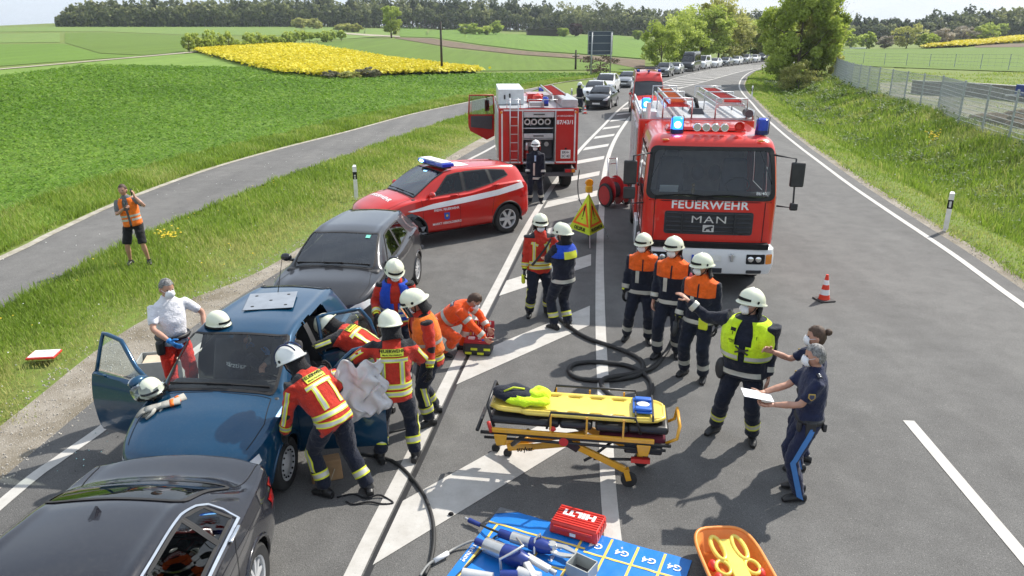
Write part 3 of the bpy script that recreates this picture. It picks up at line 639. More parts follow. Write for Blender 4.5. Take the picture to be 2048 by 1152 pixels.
# weeds at the fence foot
# far forest: one mass of trees
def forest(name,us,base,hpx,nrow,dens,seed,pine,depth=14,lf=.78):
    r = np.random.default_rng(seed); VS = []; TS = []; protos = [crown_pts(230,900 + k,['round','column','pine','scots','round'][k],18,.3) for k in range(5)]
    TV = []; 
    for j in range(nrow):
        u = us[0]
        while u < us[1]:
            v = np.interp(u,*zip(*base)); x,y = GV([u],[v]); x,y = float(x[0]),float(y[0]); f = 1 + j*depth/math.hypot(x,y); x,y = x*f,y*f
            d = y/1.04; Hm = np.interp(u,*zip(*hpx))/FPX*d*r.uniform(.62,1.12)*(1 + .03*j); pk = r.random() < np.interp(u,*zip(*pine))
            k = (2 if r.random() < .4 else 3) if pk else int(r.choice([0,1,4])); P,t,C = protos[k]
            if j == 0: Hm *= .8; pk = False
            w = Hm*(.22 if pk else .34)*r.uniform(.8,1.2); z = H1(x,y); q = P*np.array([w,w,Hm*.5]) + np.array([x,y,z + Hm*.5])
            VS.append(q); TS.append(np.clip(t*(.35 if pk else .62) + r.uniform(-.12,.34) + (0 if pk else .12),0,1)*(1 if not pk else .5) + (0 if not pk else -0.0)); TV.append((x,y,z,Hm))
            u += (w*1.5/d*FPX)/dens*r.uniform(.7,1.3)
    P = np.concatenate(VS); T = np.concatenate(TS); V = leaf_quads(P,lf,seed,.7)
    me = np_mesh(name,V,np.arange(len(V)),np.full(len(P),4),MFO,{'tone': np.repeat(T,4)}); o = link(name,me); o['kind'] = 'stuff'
    mb = MB()
    for x,y,z,h in TV: mb.bar((x,y,z - .3),(x,y,z + h*.55),.35)
    o = mb.build(name + '_trunks',MBK); o['kind'] = 'stuff'; return len(P)
MFO = leaf_mat('forest_leaf',(.035,.06,.025),(.16,.19,.07),(.42,.43,.19),.35)
n1 = forest('far_forest',(118,1300),[(118,54),(600,54),(760,56),(1000,62),(1300,73)],[(118,14),(150,34),(200,44),(430,46),(560,52),(600,46),(760,52),(900,54),(1060,50),(1300,50)],4,2.5,5,[(118,0),(400,.05),(560,.2),(700,.55),(1050,.55),(1100,.2),(1300,.15)])
n2 = forest('far_forest_behind_the_road',(1290,1660),[(1290,73),(1660,83)],[(1290,46),(1500,46),(1660,40)],4,2.3,6,[(1290,.3),(1660,.8)])
n3 = forest('right_forest',(1640,2120),[(1640,84),(1800,84),(1860,82),(2120,68)],[(1640,38),(1760,40),(1830,30),(1860,46),(1960,50),(2120,46)],4,2.3,8,[(1640,.9),(1800,.8),(1980,.4),(2120,.1)])
# blue hills far beyond, right
mb = MB()
for (D,base,amp,sd) in ((2600,52,6,1),(4200,42,5,2)):
    rows = []
    for i in range(121):
        u = 1350 + i*8; v = base + amp*math.sin(i*.11 + sd)*.4 + amp*.25*math.sin(i*.31 + sd) + (0 if u < 1900 else 0); a = (u - 1024)/FPX/1.06
        zt = CAMH + slope_v(v)*D; rows.append([(a*D,D - 400 - 200*sd,-30*sd),(a*D*1.02,D - 150,zt*.55),(a*D*1.0,D,zt),(a*D*1.06,D + 500,zt*.9 - 30)])
    mb.grid(rows)
o = mb.build('far_hills',field_mat('wooded_hill',[(.03,.06,.03),(.05,.085,.04),(.09,.13,.05)],.006,.03),smooth=True); o['kind'] = 'structure'
# haze in the air
hz = MB(); hz.box((0,2700,24),(7000,6400,70)); o = hz.build('haze'); o['kind'] = 'stuff'
hm = bpy.data.materials.new('haze'); hm.use_nodes = True; nt = hm.node_tree; nt.nodes.clear(); ho = nt.nodes.new('ShaderNodeOutputMaterial'); pv = nt.nodes.new('ShaderNodeVolumePrincipled')
pv.inputs['Color'].default_value = (.82,.9,1,1); pv.inputs['Density'].default_value = .00019; pv.inputs['Anisotropy'].default_value = .2; nt.links.new(pv.outputs[0],ho.inputs['Volume']); o.data.materials.append(hm)

# ================================================================ CARS
def pchip(xs,ys,x):
    xs = np.asarray(xs,float); ys = np.asarray(ys,float); h = np.diff(xs); d = np.diff(ys)/h; m = np.zeros(len(xs))
    for i in range(1,len(xs) - 1):
        if d[i - 1]*d[i] > 0: m[i] = 2*d[i - 1]*d[i]/(d[i - 1] + d[i])
    m[0],m[-1] = d[0],d[-1]
    x = np.clip(x,xs[0],xs[-1]); i = np.clip(np.searchsorted(xs,x,side='right') - 1,0,len(h) - 1); t = (x - xs[i])/h[i]
    return (2*t**3 - 3*t**2 + 1)*ys[i] + (t**3 - 2*t**2 + t)*h[i]*m[i] + (-2*t**3 + 3*t**2)*ys[i + 1] + (t**3 - t**2)*h[i]*m[i + 1]
RUB = M('black_rubber',(.018,.018,.019),.75,var=.3); TYR = M('tyre_rubber',(.028,.028,.028),.85,var=.3,bmp=.3,bscale=80)
ALU = M('brushed_aluminium',(.62,.63,.64),.35,metal=.9); CHR = M('chrome_trim',(.8,.81,.82),.12,metal=1); BPL = M('black_plastic',(.03,.03,.032),.55,var=.25)
GLD = glassmat('dark_car_glass',(.10,.12,.12),ior=1.9); GLC = glassmat('clear_car_glass',(.74,.82,.78),ior=2.0); GLT = glassmat('tinted_privacy_glass',(.035,.04,.04)); INT = M('dark_cabin_fabric',(.045,.045,.05),.85,var=.3,bmp=.3)
LMP = M('headlamp_lens',(.75,.78,.80),.08,coat=1); LMR = M('tail_lamp_red',(.50,.012,.012),.15,coat=1); LMO = M('indicator_amber',(.80,.25,.02),.2,coat=1); PLT = M('number_plate_white',(.75,.75,.72),.4); BLK = M('plain_black',(.008,.008,.009),.9)
WHT = M('white_lettering',(.80,.80,.80),.5,var=.04); SIL = M('wheel_silver',(.58,.59,.60),.4,metal=.25); DGR = M('dark_grey_metal',(.09,.09,.1),.5,metal=.3)
class Surf:
    """lofted car body: S(s, k, side) with s metres from the nose and k the position in the half section (0 floor ... 9 roof centre)"""
    def __init__(s,L,rows,bowf=.2,bowr=.14):
        s.L = L; s.rows = np.array(rows,float); s.bowf,s.bowr = bowf,bowr      # rows: s, z0, w, zm, wb, zb, we, ze, zt
    def sec(s,q):
        c = [pchip(s.rows[:,0],s.rows[:,i],q) for i in range(1,9)]; z0,w,zm,wb,zb,we,ze,zt = c
        o = np.zeros_like(z0)
        X = [o,w*.80,w*.95,w,(w*.55 + wb*.45) + .008,wb,wb - .035,we,we*.72,o]
        Z = [z0,z0,z0 + .05,zm,zm*.4 + zb*.6,zb,zb + .022,ze,ze + (zt - ze)*.62,zt]
        return np.array(X),np.array(Z)
    def P(s,q,k,side=1):
        q = np.asarray(q,float); k = np.asarray(k,float); q,k = np.broadcast_arrays(q,k); sh = q.shape; q = q.ravel(); k = k.ravel()
        X,Z = s.sec(q); i = np.clip(k.astype(int),0,8); t = k - i; n = np.arange(len(q))
        def cr(A):
            a = A[np.maximum(i - 1,0),n]; b = A[i,n]; c = A[i + 1,n]; d = A[np.minimum(i + 2,9),n]
            m1 = (c - a)/2; m2 = (d - b)/2; a0 = i == 0; z = i == 8
            if A is X: m2 = np.where(z,-b,m2)
            else: m2 = np.where(z,0,m2)
            sharp = (i == 5); m1 = np.where(sharp,c - b,m1*.9); m2 = np.where(sharp | (i == 4),(c - b)*.7,m2*.9); m1 = np.where(i == 6,(c - b)*.9,m1)
            return (2*t**3 - 3*t**2 + 1)*b + (t**3 - 2*t**2 + t)*m1 + (-2*t**3 + 3*t**2)*c + (t**3 - t**2)*m2
        x = cr(X); z = cr(Z); wmax = np.interp(q,s.rows[:,0],s.rows[:,2])
        f = np.clip(1 - q/(s.L*.36),0,1)**1.4*s.bowf; r = np.clip(1 - (s.L - q)/(s.L*.33),0,1)**1.4*s.bowr
        y = s.L/2 - q; rel = (np.abs(x)/.82)**2.4; y = y - f*rel + r*rel
        return np.stack([x*side,y,z],-1).reshape(sh + (3,))
    def N(s,q,k,side=1):
        e = .01; a = s.P(q + e,k,side) - s.P(q - e,k,side); b = s.P(q,np.minimum(k + .04,8.999),side) - s.P(q,np.maximum(k - .04,0),side); n = np.cross(a,b)*side
        l = np.linalg.norm(n,axis=-1,keepdims=True); n = n/np.maximum(l,1e-9); c = s.P(q,k,side) - np.array([0,0,.6]); fl = np.sign((n*c).sum(-1,keepdims=True)); return n*np.where(fl == 0,1,fl)
    def at(s,q,k,side=1,off=0): return s.P(q,k,side) + s.N(q,k,side)*off
def inpoly(px,py,poly):
    ins = np.zeros(px.shape,bool); j = len(poly) - 1
    for i in range(len(poly)):
        xi,yi = poly[i]; xj,yj = poly[j]
        c = ((yi > py) != (yj > py)) & (px < (xj - xi)*(py - yi)/(yj - yi + 1e-12) + xi); ins ^= c; j = i
    return ins
def body_mesh(S,holes,arches,ds=.03,dk=.1,door_holes=()):
    """holes: (poly in (s,k), sides); returns MB of the body with openings and wheel arches cut"""
    q = np.arange(0,S.L + ds/2,ds); q[-1] = S.L; k = np.concatenate([np.arange(0,3,dk*1.5),np.linspace(3,9,int(round(6/dk)) + 1)]); mb = MB()
    for side in (1,-1):
        Q,K = np.meshgrid(q,k,indexing='ij'); P = S.P(Q,K,side); qc = (Q[:-1,:-1] + Q[1:,1:])/2; kc = (K[:-1,:-1] + K[1:,1:])/2; keep = np.ones(qc.shape,bool)
        for poly,sides in holes:
            if side in sides: keep &= ~inpoly(qc,kc,poly)
        Pc = (P[:-1,:-1] + P[1:,1:])/2
        for sw,zw,ra in arches:
            d = np.hypot(Pc[...,1] - (S.L/2 - sw),Pc[...,2] - zw); keep &= ~((d < ra) & (kc < 5) & (np.abs(Pc[...,0]) > .42))
        n,m = Q.shape; idx = np.arange(n*m).reshape(n,m); f = np.stack([idx[:-1,:-1],idx[1:,:-1],idx[1:,1:],idx[:-1,1:]],-1)[keep]
        if side < 0: f = f[:,::-1]
        mb.add(P.reshape(-1,3).tolist(),f.tolist())
    for q0 in (0,S.L):
        a = S.P(np.full(len(k),q0),k,1); b = S.P(np.full(len(k),q0),k,-1)[::-1]; ring = np.concatenate([a,b]).tolist(); c = np.mean(ring,0)
        mb.add(ring + [c.tolist()],[(i,i + 1,len(ring)) for i in range(len(ring) - 1)] + [(len(ring) - 1,0,len(ring))])
    return mb
def spatch(S,poly,side,off,nq=10,nk=6,mirror=False):
    """surface patch over a quad in (s,k): poly = 4 corners; with mirror it spans both sides (windscreen)"""
    mb = MB(); (a,b,c,d) = [np.array(p,float) for p in poly]; t = np.linspace(0,1,nq + 1)[:,None,None]; u = np.linspace(0,1,nk + 1)[None,:,None]
    Q = (a + (b - a)*t)*(1 - u) + (d + (c - d)*t)*u; q = Q[...,0]; k = np.minimum(Q[...,1],8.98 if mirror else 9); P = S.at(q,k,1 if mirror else side,off)
    if mirror: P[:,-1,0] = 0; m = P[:,:-1][:,::-1].copy(); m[...,0] *= -1; P = np.concatenate([P,m],1)
    mb.grid([[tuple(p) for p in r] for r in P.tolist()]); return mb
def resamp(path,st):
    out = []
    for (a,b) in zip(path[:-1],path[1:]):
        n = max(1,int(max(abs(b[0] - a[0])/st,abs(b[1] - a[1])/(st*4)))); out += [(lerp(a[0],b[0],i/n),lerp(a[1],b[1],i/n)) for i in range(n)]
    return out + [path[-1]]
def sribbon(S,path,side,w,off,mb=None,st=.06):
    """thin ribbon of width w (metres) following a path in (s,k)"""
    mb = mb or MB(); path = resamp(path,st); qa = np.array(path,float); C = [Vector(p) for p in S.at(qa[:,0],qa[:,1],side,off)]; Nn = [Vector(p) for p in S.N(qa[:,0],qa[:,1],side)]; rows = []
    for i in range(len(C)):
        t = (C[min(i + 1,len(C) - 1)] - C[max(i - 1,0)]); t = t.normalized() if t.length > 1e-9 else Vector((0,1,0)); b = t.cross(Nn[i]).normalized()*(w/2); rows.append([tuple(C[i] - b),tuple(C[i] + b)])
    mb.grid(rows); return mb
def wheel(parent,x,y,r,w,style='five',rz=0,name='wheel',rimmat=None):
    sd = 1 if x > 0 else -1; e = link(name,None,parent) if False else None
    T = Matrix.Translation((x,y,r)) @ Matrix.Rotation(rz,4,'Z'); rr = r*(.66 if style != 'truck' else .56)
    mb = MB(); mb.lathe([(rr,-w*.42),(r*.9,-w/2),(r*.985,-w*.4),(r,-w*.25),(r,w*.25),(r*.985,w*.4),(r*.9,w/2),(rr,w*.42),(rr*.97,0),(rr,-w*.42)],32,T,'X',cap=False)
    t = mb.build('wheel',TYR,parent,smooth=True,auto=50)
    rb = MB(); f = sd*w*.36
    rb.lathe([(rr*1.0,sd*w*.44),(rr*.93,sd*w*.40),(rr*.9,0)],28,T,'X',cap=False)
    ns = {'five': 5,'multi': 10,'cap': 14,'truck': 8,'six': 6}[style]
    if style in ('cap','truck'):
        rb.lathe([(.001,f + sd*(.03 if style == 'cap' else -.06)),(rr*.3,f + sd*(.025 if style == 'cap' else -.05)),(rr*.75,f),(rr*.93,f + sd*.012),(rr*.95,f - sd*.02)],28,T,'X',cap=False)
    else:
        for i in range(ns):
            a = 2*PI*i/ns; c,s_ = math.cos(a),math.sin(a); wd = rr*(.30 if ns <= 6 else .13)
            P = [(f,rr*.12*c,rr*.12*s_),(f - sd*.012,rr*.93*c,rr*.93*s_)]; rb.bar(T @ Vector(P[0]),T @ Vector(P[1]),.02,wd,up=(0,-s_,c) if True else None)
        rb.lathe([(.001,f + sd*.015),(rr*.2,f + sd*.012),(rr*.22,f - sd*.01)],16,T,'X',cap=False)
    rb.build('rim',rimmat or SIL,t,smooth=True,auto=30)
    dk = MB(); dk.lathe([(.001,f - sd*.05),(rr*.9,f - sd*.055)],20,T,'X',cap=False)
    if ns == 14 or ns == 8:
        for i in range(ns):
            a = 2*PI*i/ns; q = T @ Vector((f + sd*.012,rr*.78*math.cos(a),rr*.78*math.sin(a))); dk.ell(q,(.012,rr*.06,rr*.06),6,4)
    dk.build('brake_disc' if ns not in (14,8) else 'rim_slot',BLK if ns in (14,8) else DGR,t)
    return t
def project(bvh,T,pts,d,off,maxd=6):
    out = []; dw = (T.to_3x3() @ Vector(d)).normalized()
    for x,y in pts:
        o = T @ Vector((x,y,0)) - dw*2; h = bvh.ray_cast(o,dw,maxd)
        out.append(h[0] + h[1]*(off if h[1].dot(dw) < 0 else -off) if h[0] is not None else T @ Vector((x,y,0)) + dw*9)
    return out
def decal(bvh,T,poly,mat,name,parent,off=.004,d=(0,0,-1),res=.05,maxdep=.42):
    """2D outline laid on the surface under the frame T (looking along d)"""
    n = len(poly); P = [Vector(p) for p in poly]; xs = [p[0] for p in poly]; ys = [p[1] for p in poly]; B = []
    for i in range(n):
        a,b = P[i],P[(i + 1)%n]; m = max(1,int((b - a).length/res)); B += [a.lerp(b,j/m) for j in range(m)]
    nb = len(B); X,Y = np.meshgrid(np.arange(min(xs),max(xs),res),np.arange(min(ys),max(ys),res)); ins = inpoly(X,Y,poly); In = [Vector((x,y)) for x,y in zip(X[ins],Y[ins])]
    vs,es,fs,*_ = delaunay_2d_cdt(B + In,[],[list(range(nb))],1,1e-5)
    W = project(bvh,T,[(v[0],v[1]) for v in vs],d,off); dw = (T.to_3x3() @ Vector(d)).normalized(); dep = [w.dot(dw) for w in W]; d0 = min(dep); mb = MB()
    fs = [tuple(f) for f in fs if max(dep[i] for i in f) - d0 < maxdep and max((W[f[i]] - W[f[i - 1]]).length for i in range(len(f))) < .3]; mb.add(W,fs); return mb.build(name,mat,parent,smooth=True)
def decal_text(bvh,T,s,size,mat,parent,off=.004,d=(0,0,-1),bold=.02,xs=1,name='lettering',spacing=1):
    me = text_mesh(s,size,bold,0,spacing=spacing); bm = bmesh.new(); bm.from_mesh(me); bmesh.ops.triangulate(bm,faces=bm.faces); bmesh.ops.subdivide_edges(bm,edges=[e for e in bm.edges if e.calc_length() > size*.4],cuts=1); bm.to_mesh(me); bm.free()
    co = [(v.co.x*xs,v.co.y) for v in me.vertices]; W = project(bvh,T,co,d,off)
    for v,w in zip(me.vertices,W): v.co = w
    me.name = name; me.materials.clear(); me.materials.append(mat); me.update(); return link(name,me,parent)
def bvh_of(mb): return BVHTree.FromPolygons([Vector(v) for v in mb.v],mb.f)

def hatch_rows(L,W,H,hood=.78,belt=.92,cowl=.95,wst=1.65,roofw=.50,tail=.30,z0=.2,rear='hatch',beltr=None):
    w = W/2; br = beltr or belt + .05; R_ = [
     (0,z0 + .10,w*.70,.42,w*.66,hood - .22,w*.55,hood - .19,hood - .17),
     (.05,z0 + .02,w*.82,.42,w*.78,hood - .12,w*.62,hood - .09,hood - .07),
     (.28,z0,w*.95,.46,w*.89,hood - .03,w*.68,hood + .02,hood + .045),
     (.60,z0,w*.99,.50,w*.935,lerp(hood,belt,.45),w*.72,lerp(hood,belt,.5) + .04,lerp(hood,belt,.5) + .09),
     (cowl,z0,w,.52,w*.945,belt - .01,w*.76,belt + .03,belt + .085),
     (cowl + .12,z0,w,.52,w*.945,belt,w*.775,belt + .10,belt + .17),
     (wst - .06,z0,w,.55,w*.945,belt + .01,roofw + .055,H - .115,H - .075),
     (wst + .1,z0,w,.55,w*.945,belt + .012,roofw + .04,H - .075,H - .03),
     (L*.55,z0,w,.56,w*.945,belt + .02,roofw + .03,H - .05,H)]
    if rear == 'hatch': R_ += [
     (L*.76,z0,w,.56,w*.94,br,roofw,H - .065,H - .02),(L - tail - .16,z0 + .02,w*.985,.56,w*.92,br + .01,roofw - .04,H - .10,H - .06),
     (L - tail,z0 + .03,w*.97,.56,w*.90,br,roofw - .06,H - .17,H - .12),(L - .16,z0 + .05,w*.93,.55,w*.86,br - .03,w*.70,br + .06,br + .10),
     (L - .06,z0 + .08,w*.88,.52,w*.82,br - .12,w*.66,br - .10,br - .08),(L,z0 + .15,w*.78,.5,w*.74,br - .30,w*.6,br - .27,br - .25)]
    if rear == 'coupe': R_ += [
     (L*.68,z0,w,.56,w*.94,br,roofw - .01,H - .09,H - .035),(L*.77,z0,w,.57,w*.935,br + .005,roofw + .03,H - .20,H - .13),(L*.87,z0,w*.99,.58,w*.92,br + .0,w*.76,br + .05,br + .10),
     (L*.90,z0 + .01,w*.98,.58,w*.91,br - .01,w*.76,br + .02,br + .055),(L - .10,z0 + .05,w*.93,.56,w*.86,br - .02,w*.7,br + .005,br + .03),(L - .04,z0 + .08,w*.89,.52,w*.84,br - .10,w*.68,br - .07,br - .05),(L,z0 + .12,w*.82,.5,w*.78,br - .28,w*.6,br - .25,br - .23)]
    if rear == 'van': R_ += [
     (L*.9,z0,w*.995,.56,w*.94,br,roofw + .02,H - .05,H),(L - .12,z0 + .02,w*.98,.56,w*.93,br,roofw,H - .08,H - .04),(L,z0 + .08,w*.92,.56,w*.88,br - .02,roofw - .05,H - .16,H - .14)]
    return R_
def car(name,label,cat,loc,rz,L,W,H,rows,pm,wheels,r,style='five',cowl=.95,wst=1.65,side_win=None,rw=None,glass=GLD,sglass=None,near=False,group=None,doors=True,open_doors=(),lamps=None,trim=None,plate=True,wh=.2,grille=True,arch=None,mirror=True,bow=(.2,.14),tail_lamps=True,shelf=None,ds=None,arch_trim=RUB,skip=()):
    t = thing(name,label,cat,loc,rz,group); S = Surf(L,rows,*bow); ra = arch or r + .055; arches = [(s_,r,ra) for s_ in wheels]
    cw = cowl + .03; wst2 = wst - .0
    ws_poly = [(cw,7.25),(wst2,7.25),(wst2,9.01),(cw,9.01)]; holes = [(ws_poly,(1,-1))]
    sw = side_win or [[(cowl + .42,6.12),(wst + .05,6.86),(L*.49,6.9),(L*.49,6.10)],[(L*.51,6.10),(L*.51,6.9),(L*.72,6.9),(L*.74,6.12)]]
    for p in sw: holes.append((p,(1,-1)))
    if rw: holes.append(([(rw[0],7.3),(rw[1],7.3),(rw[1],9.01),(rw[0],9.01)],(1,-1)))
    dpoly = {}
    for sd,(a,b),*rest in open_doors:
        poly = [(a,1.6),(b,1.6),(b,6.0),(b,7.0),(a + .42,6.8),(a,6.0)] if not rest else rest[0]; holes.append((poly,(sd,)))
        if not rest: dpoly[sd] = (a,b)
    mb = body_mesh(S,holes,arches,ds or (.03 if near else .055),.09 if near else .18); full = body_mesh(S,[],arches,.06,.2) ; bv = bvh_of(full)
    weld(mb.build('body',pm,t,smooth=True,auto=50))
    g2 = sglass or glass; nn = 12 if near else 6
    spatch(S,[(cw - .01,7.2),(wst2 + .01,7.2),(wst2 + .01,9),(cw - .01,9)],1,.004,nn,8,True).build('windscreen',glass,t,smooth=True)
    def mring(S,q0,q1,kk,w_):
        dk = .12; dq = .06 if q1 > q0 else -.06; path = [(q0,8.98),(q0,kk + dk*2),(q0 + dq*.3,kk + dk*.6),(q0 + dq,kk),(q1 - dq,kk),(q1 - dq*.3,kk + dk*.6),(q1,kk + dk*2),(q1,8.98)]; m1 = sribbon(S,path,1,w_,.008); m2 = sribbon(S,path,-1,w_,.008); v1,v2 = m1.v,m2.v; n = len(v1) // 2; mb_ = MB()
        A = [v1[2*i:2*i + 2] for i in range(n)]; B = [v2[2*i:2*i + 2][::-1] for i in range(n)][::-1]; mb_.grid(A + B + [A[0]]); mb_.build('window_seal',RUB,t)
    mring(S,cw,wst2,7.22,.035 if near else .05)
    if rw:
        spatch(S,[(rw[0] - .01,7.25),(rw[1] + .01,7.25),(rw[1] + .01,9),(rw[0] - .01,9)],1,.004,nn,8,True).build('rear_window',g2,t,smooth=True)
        mring(S,rw[0],rw[1],7.28,.035 if near else .05)
    for sd in (1,-1):
        for p in sw:
            if (sd in dpoly and p is sw[0]) or any(k_[0] == sd and p is sw[k_[1]] for k_ in skip): continue
            spatch(S,[p[0],p[3],p[2],p[1]],sd,.004,nn,6).build('side_window',g2,t,smooth=True); sribbon(S,p + [p[0]],sd,.028 if near else .04,.007).build('window_seal',RUB,t)
    # pillars between the side windows
    if len(sw) > 1:
        for sd in (1,-1):
            for p,q in zip(sw[:-1],sw[1:]):
                if abs(q[0][0] - p[3][0]) < .2: spatch(S,[(p[3][0],6.1),(q[0][0],6.1),(q[1][0],6.88),(p[2][0],6.88)],sd,.005,2,6).build('pillar_trim',BPL,t,smooth=True)
    if trim == 'chrome':
        for sd in (1,-1):
            cb = MB(); top = [sw[0][1],sw[0][2]] + [sw[-1][2],sw[-1][3]]
            sribbon(S,[(sw[0][0][0] - .05,6.02)] + [(q,k + .1) for q,k in (sw[0][1],sw[0][2],sw[-1][1])] + [(sw[-1][2][0] - .06,sw[-1][2][1] + .12),(sw[-1][2][0] + .06,sw[-1][2][1] - .02),(sw[-1][2][0] + .14,6.44),(sw[-1][3][0] + .05,6.02)],sd,.018,.014,cb,.04); sribbon(S,[(sw[0][0][0] - .05,6.0),(sw[-1][3][0] + .06,6.0)],sd,.026,.014,cb,.04); cb.build('chrome_window_trim',CHR,t,smooth=True)
    if doors:
        f0 = cowl + .12; m0 = L*.50; e0 = min(wheels[1] - ra*.55,L*.74)
        for sd in (1,-1):
            sm = MB()
            if sd not in dpoly: sribbon(S,[(f0,1.6),(f0,5.8)],sd,.008,.003,sm)
            sribbon(S,[(m0,1.6),(m0,6.05)],sd,.008,.003,sm)
            if not (sd in dpoly): sribbon(S,[(f0,1.6),(e0 - .1,1.6)],sd,.008,.003,sm)
            if near: sribbon(S,[(e0 - .1,1.6),(wheels[1] - ra - .02,3.2),(wheels[1] - ra*.8,4.4),(e0 + .12,6.0)],sd,.008,.003,sm)
            if near: sribbon(S,[(cw - .03,8.9),(cw - .06,7.2),(.5,6.4),(.14,6.4)],sd,.008,.003,sm)
            if near and rw and 'boot' in (lamps or {}): sribbon(S,[(rw[1] + .06,8.9),(rw[1] + .05,7.2),(L - .16,6.5),(L - .1,6.3)],sd,.008,.003,sm)
            sm.build('panel_gap',BLK,t)
        if near:
            for sd in (1,-1):
                for a in ((m0 - .14,) if sd not in dpoly else ()) + ((e0 - .02,) if True else ()):
                    h = MB(); P = S.at(a,5.15,sd,.02); h.bar((P[0],P[1] + .1,P[2]),(P[0],P[1] - .1,P[2]),.03,.025); h.build('door_handle',pm if trim != 'chrome' else CHR,t,bevel=.008)
    # arch lips and liners
    for s_ in wheels:
        for sd in (1,-1):
            lp = MB(); ln = MB(); w_ = W/2 - .015; pts = []
            for i in range(17):
                a = PI*(-.06 + 1.12*i/16); yy = L/2 - s_ + ra*math.cos(a); zz = r + ra*math.sin(a); x_ = np.interp(L/2 - yy,S.rows[:,0],S.rows[:,2]) - .012
                h = bv.ray_cast(Vector((sd*2,yy + (.03*math.cos(a)),zz + .03*math.sin(a))),Vector((-sd,0,0)),2); xx = abs(h[0].x) - .004 if h[0] is not None and abs(h[0].x) > W*.38 else x_
                pts.append((sd*xx,yy,zz))
            lp.tube(pts,.022 if near else .03,6)
            ln.grid([[(p[0],p[1],p[2]) for p in pts],[(p[0]*.45,p[1],p[2]) for p in pts]])
            ln.add([(pts[0][0]*.45,p[1],p[2]) for p in pts],[tuple(range(len(pts)))])
            lp.build('wheel_arch',arch_trim if arch_trim != 'body' else pm,t,smooth=True); ln.build('arch_liner',BLK,t)
    for s_ in wheels:
        for sd in (1,-1): wheel(t,sd*(W/2 - wh/2 - .015),L/2 - s_,r,wh,style)
    # lamps: decals projected onto nose and tail
    lm = lamps or {}
    hl = lm.get('head',[(.42,.60),(.70,.62),(.76,.74),(.72,.80),(.50,.72)]); tl = lm.get('tail',[(.52,.72),(.74,.70),(.78,.92),(.66,.98),(.56,.90)])
    k_ = W/1.75
    for sd in (1,-1):
        T = frameT((0,L/2,0),(-1,0,0),(0,0,1)); decal(bv,T,[(-sd*x*k_,z) for x,z in hl],LMP,'headlight',t,.008,res=.03)
        T = frameT((0,-L/2,0),(1,0,0),(0,0,1))
        if tail_lamps: decal(bv,T,[(sd*x*k_,z) for x,z in tl],LMR,'taillight',t,.008,res=.03)
    T = frameT((0,L/2,0),(-1,0,0),(0,0,1)); gz = lm.get('grille',(.34,.50,.62)); decal(bv,T,[(-gz[0]*k_,gz[1]),(gz[0]*k_,gz[1]),(gz[0]*1.1*k_,gz[2]),(-gz[0]*1.1*k_,gz[2])],BPL,'grille',t,.006,res=.08)
    decal(bv,T,[(-.5*k_,.24),(.5*k_,.24),(.56*k_,.36),(-.56*k_,.36)],BPL,'lower_grille',t,.006,res=.08)
    if plate:
        for T in (frameT((0,L/2,0),(-1,0,0),(0,0,1)),frameT((0,-L/2,0),(1,0,0),(0,0,1))):
            c = project(bv,T,[(0,.42)],(0,0,-1),.015)[0]; b_ = MB(); b_.box((c.x,c.y,.42),(.52,.014,.11)); b_.build('number_plate',PLT,t)
    if mirror:
        for sd in (1,-1):
            if sd in dpoly: continue
            P = S.at(cowl + .40,6.2,sd,.0); mbm = MB(); c = Vector((P[0] + sd*.14,P[1] + .0,P[2] + .05)); mbm.ell(c,(.10,.06,.07),12,8); mbm.bar((P[0] - sd*.02,P[1],P[2] + .0),(c.x,c.y,c.z - .03),.05,.04); m_ = mbm.build('wing_mirror',pm,t,smooth=True)
            g = MB(); g.ell((c.x,c.y - .045,c.z),(.082,.02,.054),12,6); g.build('mirror_glass',CHR,m_,smooth=True)
    wp = MB(); P = [Vector(S.at(cw - .02,8.6 - .9*j,sd_,.03)) for sd_,j in ((-1,0),(-1,1),(1,.3),(1,1.0))]
    q1 = Vector(S.at(cw + .06,7.6,-1,.02)); q2 = Vector(S.at(cw + .05,8.7,1,.02)); q3 = Vector(S.at(cw + .05,8.7,-1,.02)); q4 = Vector(S.at(cw + .07,7.5,1,.02)); wp.bar(q1,q2,.018,.02); wp.bar(q3,q4,.018,.02); wp.build('wiper',BLK,t)
    t['_S'] = 0; del t['_S']
    return t,S,bv
def cabin(t,L,W,belt,cowl,seats=True,floor=.28,steer=True,mat=INT,rwd=.74):
    """dashboard, seats and steering wheel seen through the glass"""
    w = W/2 - .12; y0 = L/2 - cowl; d = MB(); d.box((0,y0 - .22,belt - .02),(2*w,.5,.14)); d.box((0,y0 - .2,belt - .3),(2*w - .1,.4,.45)); d.build('dashboard',BPL,t,bevel=.05)
    fl = MB(); fl.box((0,(y0 - L*.42)/2,floor),(2*w,y0 + L*.42,.04)); fl.build('cabin_floor',BPL,t)
    if seats:
        for x,y in ((-.36,y0 - .98),(.36,y0 - .98),(-.34,y0 - 1.78),(.34,y0 - 1.78)):
            s_ = MB(); s_.box((x,y + .18,floor + .22),(.48,.50,.18)); s_.build('seat',mat,t,bevel=.06)
            s_ = MB(); s_.box((x,y - .12,floor + .56),(.46,.14,.62),T=Matrix.Rotation(R(12),4,'X'),taper=(.8,.8)); s_.box((x,y - .21,floor + .97),(.24,.09,.16)); s_.build('seat_backrest',mat,t,bevel=.05)
    if steer:
        s_ = MB(); c = Vector((-.36,y0 - .50,belt - .01)); n = Vector((0,-.85,.52)).normalized(); u = Vector((1,0,0)); v = n.cross(u); s_.tube([c + u*math.cos(a)*.18 + v*math.sin(a)*.18 for a in np.linspace(0,2*PI,25)[:-1]],.015,6,closed=True); s_.bar(c,c - n*.3,.05); s_.bar(c - u*.17,c + u*.17,.03,.05); s_.build('steering_wheel',BLK,t,smooth=True)

